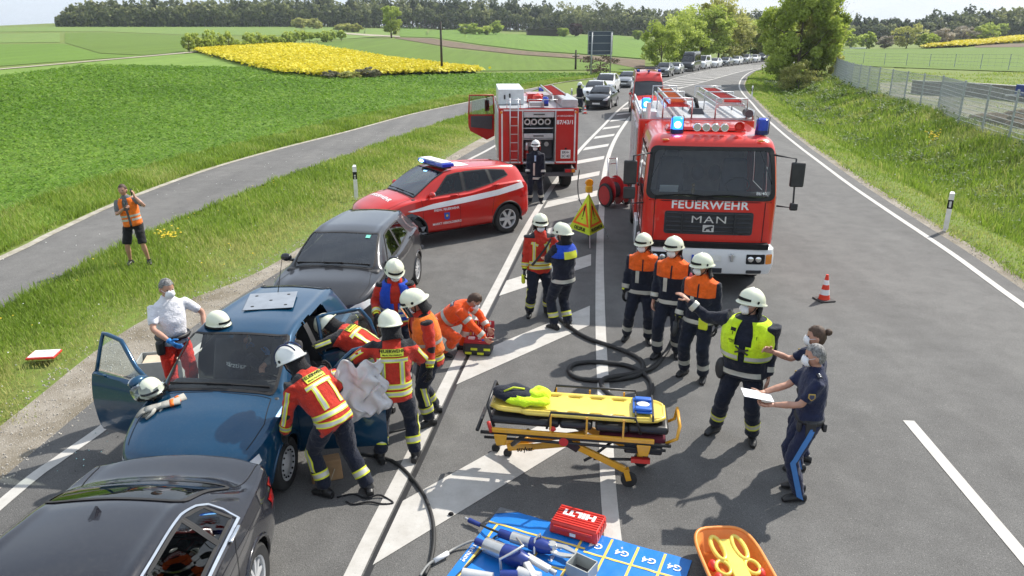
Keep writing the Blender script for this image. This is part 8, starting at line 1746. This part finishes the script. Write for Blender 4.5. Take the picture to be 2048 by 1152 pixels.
# things on the verge left of the blue car
p_ = G(90,718); t = thing('clipboard_box','flat red folder with white top lying in the grass on the left','folder',(p_.x,p_.y,p_.z + .07),R(8)); b = MB(); b.box((0,0,0),(.40,.30,.03)); part('red_cover',b,REDP,t,bevel=.005); b = MB(); b.box((0,.01,.018),(.36,.27,.006)); part('white_sheet',b,WHT,t); b = MB(); b.box((0,.09,.025),(.1,.03,.01)); part('clip',b,SLV,t)
p_ = G(280,745,0); t = thing('plastic_crate','open grey plastic crate with papers on the gravel behind the passenger door','crate',(-5.05,9.75,.0),R(12)); GC = M('grey_crate',(.36,.38,.37),.6)
for c_,d_ in (((0,-.2,.15),(.60,.015,.28)),((0,.2,.15),(.60,.015,.28)),((-.3,0,.15),(.015,.40,.28)),((.3,0,.15),(.015,.40,.28))): b = MB(); b.box(c_,d_); part('crate_wall',b,GC,t,bevel=.004)
b = MB(); b.box((0,0,.02),(.6,.4,.02)); part('crate_floor',b,GC,t); b = MB(); b.box((.02,0,.24),(.5,.34,.03)); part('paper_stack',b,M('beige_paper',(.55,.45,.33),.9),t)
b = MB(); r5 = random.Random(6)
for _ in range(120): x_,y_ = -5.2 + r5.random()*2.0,7.2 + r5.random()*2.4; s_ = r5.uniform(.006,.014); b.box((x_,y_,.012),(s_,s_,s_),rz=r5.random()*3)
o = one('broken_glass','crumbs of shattered window glass on the ground beside the blue car','glass',b,glassmat('glass_crumbs',(.7,.85,.8),ior=1.6)); o['kind'] = 'stuff'

# ================================================================ STRETCHER
t = thing('stretcher','yellow wheeled ambulance stretcher with black mattress standing on the hatched area','stretcher',(.71,7.19,0),R(-8.5)); Ti = (Matrix.Translation((.71,7.19,0)) @ Matrix.Rotation(R(-8.5),4,'Z')).inverted(); W = lambda x,y,z: Ti @ Vector((x,y,z))
def tb(name,pts,r,mat,par=None,n=8,**k): b = MB(); b.tube(pts,r,n,**k); return part(name,b,mat,par or t,smooth=True)
for y in (-.27,.27):
    tb('side_rail',[(-1.02,y,.60),(1.0,y,.60)],.020,BPD); b = MB(); b.box((-.05,y*1.06,.645),(1.75,.035,.05)); part('yellow_side_bar',b,YEL,t,bevel=.008); tb('lower_rail',[(-.98,y,.54),(.95,y,.54)],.016,BPD)
    gr = tb('guard_rail',[(-.30,y*1.15,.72),(-.26,y*1.18,.92),(.62,y*1.18,.92),(.68,y*1.15,.74)],.014,BPD)
    for x in (-.26,.12,.50): b = MB(); b.box((x,y*1.18,.78),(.02,.015,.22)); part('rail_upright',b,YEL,gr)
    for x in (-.80,.72): b = MB(); b.box((x,y*1.1,.535),(.10,.02,.13),taper=(1.5,1)); part('bracket',b,YEL,t,bevel=.02)
b = MB(); b.box((-.55,0,.735),(.75,.50,.09)); part('mattress_part',b,BPD,t,bevel=.035,seg=3)
for x in (.0,.38): b = MB(); b.box((x,0,.735),(.35,.50,.09)); part('mattress_part',b,BPD,t,bevel=.035,seg=3)
b = MB(); b.box((.76,0,.745),(.42,.50,.09)); part('mattress_part',b,BPD,t,bevel=.035,seg=3); b = MB(); b.box((.60,0,.60),(.70,.42,.10)); part('storage_net',b,M('wine_red_net',(.12,.015,.03),.9,var=.4,bmp=.6,bscale=60),t,bevel=.03)
tb('head_frame',[(.95,-.22,.60),(1.06,-.22,.66),(1.08,-.20,.80),(1.08,.20,.80),(1.06,.22,.66),(.95,.22,.60)],.018,YEL); tb('foot_loop',[(-.88,-.24,.66),(-.95,-.22,.90),(-.93,.20,.98),(-.85,.24,.74)],.018,BPD); tb('foot_bar',[(-1.06,-.25,.61),(-1.06,.25,.61)],.022,BPD)
b = MB(); b.tube([(-.90,-.29,.62),(-.93,-.29,.74)],.022,8); part('red_lever',b,RRG,t,smooth=True); b = MB(); b.ell((-.24,-.31,.72),(.04,.02,.03),10,6); part('red_knob',b,RRG,t,smooth=True)
# undercarriage
w1,w2,w3,w4 = W(1.27,6.94,.09),W(1.47,7.34,.09),W(-.19,7.66,.05),W(-.05,7.55,.05)
for a,w in (((-.12,-.24,.56),w1),((-.12,.20,.56),w2)): a = Vector(a); b = MB(); b.bar(a,w + Vector((-.05,0,.12)),.05,.07); part('yellow_leg',b,YEL,t,bevel=.008); b = MB(); b.bar(a + Vector((0,0,.0)),a.lerp(w,.22),.065,.085); part('leg_sleeve',b,BPD,t,bevel=.01); b = MB(); b.lathe([(.001,-.05),(.05,-.05),(.05,.05),(.001,.05)],16,Matrix.Translation(a),'Y',cap=False); part('red_pivot',b,RRG,t,smooth=True,auto=40)
for w,r_ in ((w1,.09),(w2,.09),(w3,.05),(w4,.05)):
    b = MB(); b.lathe([(r_*.6,-.022),(r_*.95,-.02),(r_,0),(r_*.95,.02),(r_*.6,.022)],24,Matrix.Translation(w) ,'Y'); wo_ = part('caster_wheel',b,TYR,t,smooth=True,auto=50)
    if r_ > .06: b = MB(); b.bar(w + Vector((-.04,-.03,.13)),w + Vector((0,-.03,0)),.012,.06); b.bar(w + Vector((-.04,.03,.13)),w + Vector((0,.03,0)),.012,.06); part('caster_fork',b,YEL,wo_,bevel=.004)
for a,w in (((.10,.0,.52),w3),((.05,-.2,.52),w4)): a = Vector(a); b = MB(); mid = a.lerp(w,.62) + Vector((0,0,.03)); b.bar(a,mid,.03,.07); b.bar(mid,w + Vector((0,0,.07)),.03,.08); part('yellow_base_arm',b,YEL,t,bevel=.01)
b = MB(); b.bar(w3 + Vector((.12,0,.12)),w4 + Vector((.12,-.02,.12)),.06,.05); part('cross_member',b,YEL,t,bevel=.008)
tb('gas_strut',[(-.72,.05,.28),(-.60,-.05,.44),(-.52,-.08,.55)],.028,BPD); tb('gas_strut',[(.45,-.1,.56),(.20,-.15,.34),(.10,-.2,.30)],.016,BPD); tb('cross_tube',[(.2,-.18,.32),(.72,-.15,.34)],.016,BPD); b = MB(); b.box((.72,0,.50),(.40,.44,.12)); part('control_box',b,BPD,t,bevel=.02); b = MB(); b.box((.70,-.2,.36),(.20,.05,.05)); part('red_label',b,RRG,t)
lettering('stryker',.075,frameT(W(.25,7.17,.34),(W(.45,7.1,.42) - W(.1,7.3,.28)),(0,0,1)) @ Matrix.Translation((-.12,.0,.02)),BLK,t,bold=.02)
# spine board with hand holes
sb_ = thing('spine_board','yellow plastic spine board with hand holes lying on the stretcher','spine board',(.71,7.19,.85),R(-8.5)); out = []; L2,n_ = .92,40
def hw_(x): return .235*(1 - .10*math.exp(-((abs(x) - L2)/.25)**2)) - (.03 if x < -.6 else 0)*1
b = MB(); xs_ = np.linspace(-L2,L2,93); ys_ = np.linspace(-1,1,25); holes_ = [(-.52 + .24*i,s_) for i in range(6) for s_ in (-1,1)]
idx = {}; V_ = []; 
for i,x in enumerate(xs_):
    e = max(0,(abs(x) - (L2 - .14))/.14); w_ = hw_(x)*math.sqrt(max(.0,1 - e*e*.62))
    for j,y in enumerate(ys_): V_.append((x,y*w_,.012*(1 - y*y)*-1 + (.012 if abs(y) > .9 else 0)))
F_ = []
for i in range(len(xs_) - 1):
    for j in range(len(ys_) - 1):
        x,y = (xs_[i] + xs_[i + 1])/2,(ys_[j] + ys_[j + 1])/2*.235
        if any(((x - hx_)/.078)**2 + ((y - s_*.178)/.024)**2 < 1 for hx_,s_ in holes_): continue
        F_.append((i*25 + j,(i + 1)*25 + j,(i + 1)*25 + j + 1,i*25 + j + 1))
b.add(V_,F_); part('board',b,YBD,sb_,smooth=True,solid=.035)
b = MB(); b.tube([(x,s*hw_(x)*math.sqrt(max(0,1 - max(0,(abs(x) - (L2 - .14))/.14)**2*.62)),-.005) for s,R_x in ((1,xs_[::4]),(-1,xs_[::-4])) for x in R_x],.022,8,closed=True); part('board_rim',b,YBD,sb_,smooth=True)
hb_ = thing('head_block','blue head immobiliser clipped on the right end of the spine board','head block',(.71,7.19,.88),R(-8.5)); b = MB(); b.box((.70,0,.025),(.22,.34,.02)); part('base_plate',b,M('head_block_blue',(.02,.12,.50),.5),hb_,bevel=.01)
for y in (-.11,.11): b = MB(); b.box((.70,y,.048),(.18,.08,.035)); part('side_pad',b,MATS['head_block_blue'],hb_,bevel=.015)
b = MB(); b.ell((.70,0,.046),(.07,.06,.008),14,6); part('white_pad',b,WHT,hb_,smooth=True)
for x in (.62,.80): b = MB(); b.tube([(x,-.26,-.02),(x,-.24,.03),(x,.24,.03),(x,.26,-.02)],.012,5); part('strap',b,BPL,hb_)
jk = thing('folded_jacket','folded dark and neon yellow jacket lying on the left end of the spine board','jacket',(.71,7.19,.86),R(-8.5))
for nm,c_,r_,m_,sd in (('dark_part',(-.72,.04,.07),(.25,.17,.075),NAVY,1),('yellow_part',(-.55,-.06,.05),(.24,.13,.06),HIV,2),('yellow_part',(-.42,.06,.07),(.12,.12,.075),HIV,3)):
    b = MB(); b.ell(c_,r_,24,14); me_ = b
    me_.v = [tuple(Vector(v) + (Vector(v) - Vector(c_)).normalized()*noise.noise(Vector(v)*9 + Vector((sd,0,0)))*.05) for v in me_.v]; part(nm,me_,m_,jk,smooth=True)
b = MB(); b.tube([(-.80,-.05,.13),(-.70,.0,.16),(-.58,.02,.14)],.012,5); part('reflective_piping',b,FLUO,jk,smooth=True)

# ================================================================ TARPAULIN AND RESCUE TOOLS
A = G(1000,1017,0); B_ = G(1384,1123,0); dl = (G(895,1152,0) - A); ex = (B_ - A); Lx = ex.length; ex.normalize(); ey = Vector((-ex.y,ex.x,0))*-1; Ly = 2.2
TT = frameT(A,ex,-ey if False else ey) if False else None
def tp(x,y,z=0): return A + ex*x + ey*y + Vector((0,0,z))
def tz(x,y): return .012 + .008*noise.noise(Vector((x*3,y*3,0))) + .006*noise.noise(Vector((x*9,y*7,2)))
tar = thing('tarpaulin','bright blue tool tarpaulin with yellow lines and lettering spread on the asphalt','tarpaulin',(0,0,0)); rows = []; sh_ = (dl.dot(ex))/max(.01,dl.dot(ey))
def txy(x,y): return tp(x + sh_*y*(1 - x/Lx)*1.0,y)
def TP(x,y,o=0): p = txy(x,y); p.z = tz(x,y) + o; return p
for i in range(41): rows.append([TP(Lx*i/40 if not (i == 0) else 0,Ly*j/50) for j in range(51)])
b = MB(); b.grid([[tuple(q) for q in r_] for r_ in rows]); part('tarp_sheet',b,TARP,tar,smooth=True)
b = MB(); b.add([TP(0,0,.006),TP(.22,.0,.008),TP(.0,.12,.008)],[(0,1,2)]); part('folded_corner',b,GRYC,tar)
def tline(x0,y0,x1,y1,w=.025):
    n = 24; d = Vector((x1 - x0,y1 - y0)).normalized(); q = Vector((-d.y,d.x))*(w/2); b = MB(); b.grid([[TP(lerp(x0,x1,i/n) + q.x,lerp(y0,y1,i/n) + q.y,.004) for i in range(n + 1)],[TP(lerp(x0,x1,i/n) - q.x,lerp(y0,y1,i/n) - q.y,.004) for i in range(n + 1)]]); part('yellow_line',b,TYL,tar)
tline(.0,.26,1.02,.26); tline(1.02,.30,Lx,.30); tline(.10,.26,.10,2.0); tline(.95,.06,.95,2.0)
for x in (1.22,1.48,1.74): tline(x,.02,x,2.0)
tline(.12,.62,.95,.62); tline(.62,.26,.62,.62)
def ttx(s,x,y,sz,flip=True,rot=PI):
    me = text_mesh(s,sz,.02); me.materials.append(WHT); me.name = 'print'; c,sn = math.cos(rot),math.sin(rot)
    for v in me.vertices: a_,b_ = v.co.x,v.co.y; v.co = TP(x + a_*c - b_*sn,y - (a_*sn + b_*c),.005)
    link('tarp_print',me,tar)
for x in (1.10,1.36,1.62,1.86): ttx('G4',x,.17,.11)
ttx('Brechung',.045,.75,.08,rot=-PI/2); ttx('Schere',.78,.48,.06,rot=PI/2); ttx('30',.80,.34,.07,rot=PI/2)
# red tool case
cs = thing('tool_case','closed red plastic tool case with white HILTI lettering on the tarpaulin','tool case',tuple(G(1156,1062,.0)),math.atan2(ex.y,ex.x)); b = MB(); b.box((0,.0,.085),(.50,.33,.13),taper=(.96,.94)); part('case_body',b,REDP,cs,bevel=.02)
for i in range(8): b = MB(); b.box((0,-.125 + i*.036,.153),(.46,.022,.010)); part('lid_rib',b,REDP,cs,bevel=.003)
for i in range(5): b = MB(); b.box((.245,-.10 + i*.05,.085),(.012,.02,.10)); part('side_rib',b,REDP,cs,bevel=.003)
b = MB(); b.box((0,-.168,.11),(.40,.015,.03)); part('front_bar',b,REDP,cs,bevel=.004); b = MB(); b.box((0,-.167,.065),(.06,.006,.035)); part('label',b,WHT,cs); b = MB(); b.box((.0,.168,.10),(.16,.02,.05)); part('handle',b,REDP,cs,bevel=.008)
lettering('HILTI',.115,Matrix.Translation((0,.04,.160)) @ Matrix.Rotation(PI,4,'Z'),WHT,cs,bold=.05,xs=1.25)
# rescue cutter (blades closed, pointing right) and spreader
def gp(u,v,z): return G(u,v,z)
rc = thing('rescue_cutter','blue and silver hydraulic rescue cutter with curved blades, nearest to the red case','rescue tool',(0,0,0)); a,c,e = gp(1008,1068,.10),gp(1060,1088,.11),gp(1108,1098,.10)
tb2 = lambda n,pts,r,m,par,k=12,**kw: (lambda b: (b.tube(pts,r,k,**kw),part(n,b,m,par,smooth=True,auto=40))[1])(MB())
tb2('motor_sleeve',[gp(1000,1066,.09),gp(1028,1076,.10)],.045,TBL,rc); tb2('silver_collar',[gp(1024,1074,.10),gp(1062,1086,.10)],.055,STL,rc); tb2('blue_housing',[gp(1060,1086,.10),gp(1085,1092,.10),gp(1106,1098,.09)],[.06,.072,.05],TBL,rc)
d = (gp(1150,1112,.09) - gp(1100,1097,.09)); dl_ = d.normalized(); s_ = Vector((-dl_.y,dl_.x,0))
for sg in (1,-1):
    b = MB(); o_ = gp(1098,1096,.085); pr = [(0,.01),(.05,.075),(.15,.085),(.26,.045),(.31,.004),(.24,.012),(.12,.035),(.04,.02)]; n = len(pr); b.add([o_ + dl_*x + s_*(sg*y) + Vector((0,0,z)) for z in (0,.022) for x,y in pr],[tuple(range(n)),tuple(range(2*n - 1,n - 1,-1))] + [(i,(i + 1)%n,n + (i + 1)%n,n + i) for i in range(n)]); part('blade',b,STL,rc,bevel=.003)
b = MB(); b.lathe([(.001,.06),(.04,.06),(.045,.0)],16,Matrix.Translation(gp(1104,1097,.09)),cap=False); part('centre_bolt',b,STL,rc,smooth=True,auto=40)
tb2('carry_handle',[gp(1068,1108,.06),gp(1070,1078,.17),gp(1080,1068,.20),gp(1084,1082,.12)],.012,STL,rc,8); tb2('hose_lead',[gp(1000,1066,.09),gp(975,1056,.07),gp(958,1048,.05)],.012,BPL,rc,8); tb2('hose_sleeve',[gp(960,1050,.05),gp(938,1040,.05)],[.022,.026],TBL,rc); tb2('coupling',[gp(938,1040,.05),gp(931,1036,.05)],.014,STL,rc)
rs = thing('rescue_spreader','blue and silver hydraulic spreader with two long pale arms pointing to the lower right','rescue tool',(0,0,0))
tb2('hand_grip',[gp(952,1082,.07),gp(975,1092,.08)],.035,TBL,rs); tb2('silver_motor',[gp(972,1090,.10),gp(1012,1106,.12)],[.07,.075],STL,rs,16); tb2('blue_body',[gp(1008,1104,.12),gp(1030,1114,.12),gp(1056,1124,.10)],[.08,.095,.06],TBL,rs,16)
for sg,(u,v) in ((1,(1100,1140)),(-1,(1075,1165))):
    a_,e_ = gp(1052,1112 + (0 if sg > 0 else 14),.13),gp(u,v,.10); b = MB(); b.bar(a_,e_,.07,.05); part('spreader_arm',b,M('pale_alloy',(.62,.62,.61),.35,metal=.3),rs,bevel=.012); b = MB(); b.bar(e_,e_ + (e_ - a_)*.25,.04,.045); part('spreader_tip',b,STL,rs,bevel=.01)
tb2('carry_handle',[gp(1002,1145,.05),gp(1000,1118,.20),gp(1020,1108,.24),gp(1046,1092,.24),gp(1034,1076,.20)],.013,STL,rs,8)
rr = thing('rescue_ram','silver and blue telescopic rescue ram along the bottom edge of the photo','rescue tool',(0,0,0)); tb2('cylinder',[gp(925,1148,.08),gp(985,1158,.08)],.055,M('pale_alloy',(.6,.6,.6),.35),rr,16); tb2('blue_grip',[gp(1000,1150,.09),gp(1035,1150,.09)],.045,TBL,rr); tb2('head',[gp(1035,1146,.08),gp(1080,1158,.08)],.06,MATS['pale_alloy'],rr,14)
bx_ = thing('parts_tray','small open grey box on the tarpaulin next to the spreader tips','box',tuple(gp(1163,1150,0)),math.atan2(ex.y,ex.x) - .2)
for c_,d_ in (((0,-.09,.07),(.22,.01,.14)),((0,.09,.07),(.22,.01,.14)),((-.11,0,.07),(.01,.18,.14)),((.11,0,.07),(.01,.18,.14)),((0,0,.01),(.22,.18,.01))): b = MB(); b.box(c_,d_); part('tray_wall',b,DGR if c_[2] < .05 else GC,bx_)
hose([(840,1152),(858,1128,.04),(885,1112,.05),(908,1098,.03),(938,1084,.06),(952,1082,.07)],.013,'grey hydraulic hose with white coupling leading onto the tarpaulin','hydraulic_hose',M('grey_hose',(.28,.28,.27),.5)); b = MB(); b.tube([G(868,1122,.04),G(896,1106,.05)],.024,10); one('hose_coupling','white hose coupling on the asphalt left of the tarpaulin','coupling',b,WHT,smooth=True)
hose([(905,1160),(950,1115,.03),(985,1078,.04),(1008,1064,.05)],.010,'thin black cable running across the left part of the tarpaulin','cable',cat='cable')
# orange basket stretcher with yellow splint
o_ = G(1462,1118,0); bs_ = thing('rescue_basket','orange plastic basket holding a yellow splint, cut off by the bottom photo edge','basket',(o_.x - .06,o_.y - .42,0),R(3)); rows = []
for z,w_,l_ in ((.02,.20,.50),(.03,.22,.52),(.19,.27,.60),(.21,.285,.615),(.20,.295,.625)): rows.append([(math.copysign(abs(math.cos(a))**.5,math.cos(a))*w_,math.copysign(abs(math.sin(a))**.5,math.sin(a))*l_,z) for a in np.linspace(0,2*PI,41)[:-1]])
b = MB(); b.grid(rows,close=True); b.add(rows[0],[tuple(range(40))]); part('basket_shell',b,ORB,bs_,smooth=True,solid=.01,auto=50); b = MB(); b.tube([(p[0],p[1],.205) for p in rows[3]],.018,8,closed=True); part('basket_rim',b,ORB,bs_,smooth=True)
sp_ = thing('yellow_splint','yellow plastic splint frame with round openings lying in the orange basket','splint',(o_.x - .06,o_.y - .42,.16),R(3))
for x in (-.10,.10): b = MB(); b.tube([(x + .05*math.cos(a),.30 + .16*math.sin(a),.06) for a in np.linspace(0,2*PI,21)[:-1]],.022,8,closed=True); part('loop',b,YBD,sp_,smooth=True)
b = MB(); b.box((0,-.05,.05),(.15,.95,.035)); part('splint_plate',b,YBD,sp_,bevel=.012)
for y in (.05,-.2,-.42):
    for x in (-.13,.13): b = MB(); b.tube([(x + .06*math.cos(a),y + .09*math.sin(a),.05) for a in np.linspace(0,2*PI,17)[:-1]],.018,8,closed=True); part('loop',b,YBD,sp_,smooth=True)
for x,y in ((-.2,.12),(-.2,-.05),(.19,.0)): b = MB(); b.ell((x,y,.02),(.04,.06,.05),10,8); part('red_buckle',b,RRG,sp_,smooth=True)
# dandelions, daisies and weeds in the verges
b = MB(); r6 = random.Random(9); FLY = M('dandelion_yellow',(.80,.60,.03),.7)
for _ in range(60): y = r6.uniform(9,34); x = r6.uniform(float(PRx(y)) - .0,float(GEx(y)) - .6); s_ = r6.uniform(.012,.022); b.ell((x,y,H1(x,y) + r6.uniform(.1,.22)),(s_,s_,s_*.5),6,4)
for _ in range(40): p = G(r6.gauss(335,12),r6.gauss(478,5)); b.ell((p.x,p.y,p.z + r6.uniform(.08,.2)),(.03,.03,.015),6,4)
for _ in range(30): p = G(r6.gauss(1865,10),r6.gauss(283,6)); b.ell((p.x,p.y,p.z + r6.uniform(.1,.4)),(.045,.045,.03),6,4)
o = b.build('yellow_flowers',FLY); o['kind'] = 'stuff'
b = MB()
for _ in range(160): y = r6.uniform(9,40); x = r6.uniform(float(PRx(y)) - 2.4,float(GEx(y)) - .4); s_ = r6.uniform(.008,.015); b.ell((x,y,H1(x,y) + r6.uniform(.08,.24)),(s_,s_,s_*.5),6,4)
for _ in range(120): y = r6.uniform(14,45); x = float(np.interp(y,EY,EX)) + r6.uniform(1,9); s_ = r6.uniform(.012,.025); b.ell((x,y,H1(x,y) + r6.uniform(.1,.35)),(s_,s_,s_*.5),6,4)
o = b.build('white_flowers',M('daisy_white',(.75,.75,.70),.8)); o['kind'] = 'stuff'
# gravel stones strewn on the shoulder
b = MB(); 
for _ in range(2600):
    y = 5 + 26*r6.random()**1.6; xa,xb = float(GEx(y)) - .3,float(np.interp(y,LA_Y,LA_X)) + .12; x = r6.uniform(xa,xb); s_ = r6.uniform(.008,.022)*(1 + y*.02); b.box((x,y,s_*.3),(s_,s_*.8,s_*.7),rz=r6.random()*3,taper=(.6,.6))
for _ in range(1200):
    y = 12 + 50*r6.random()**1.5; x = float(np.interp(y,EY,EX)) + r6.uniform(.4,1.0); s_ = r6.uniform(.008,.022)*(1 + y*.015); b.box((x,y,s_*.3),(s_,s_*.8,s_*.7),rz=r6.random()*3,taper=(.6,.6))
o = b.build('loose_gravel',M('pale_stones',(.45,.42,.37),.9,var=.4,nscale=20)); o['kind'] = 'stuff'
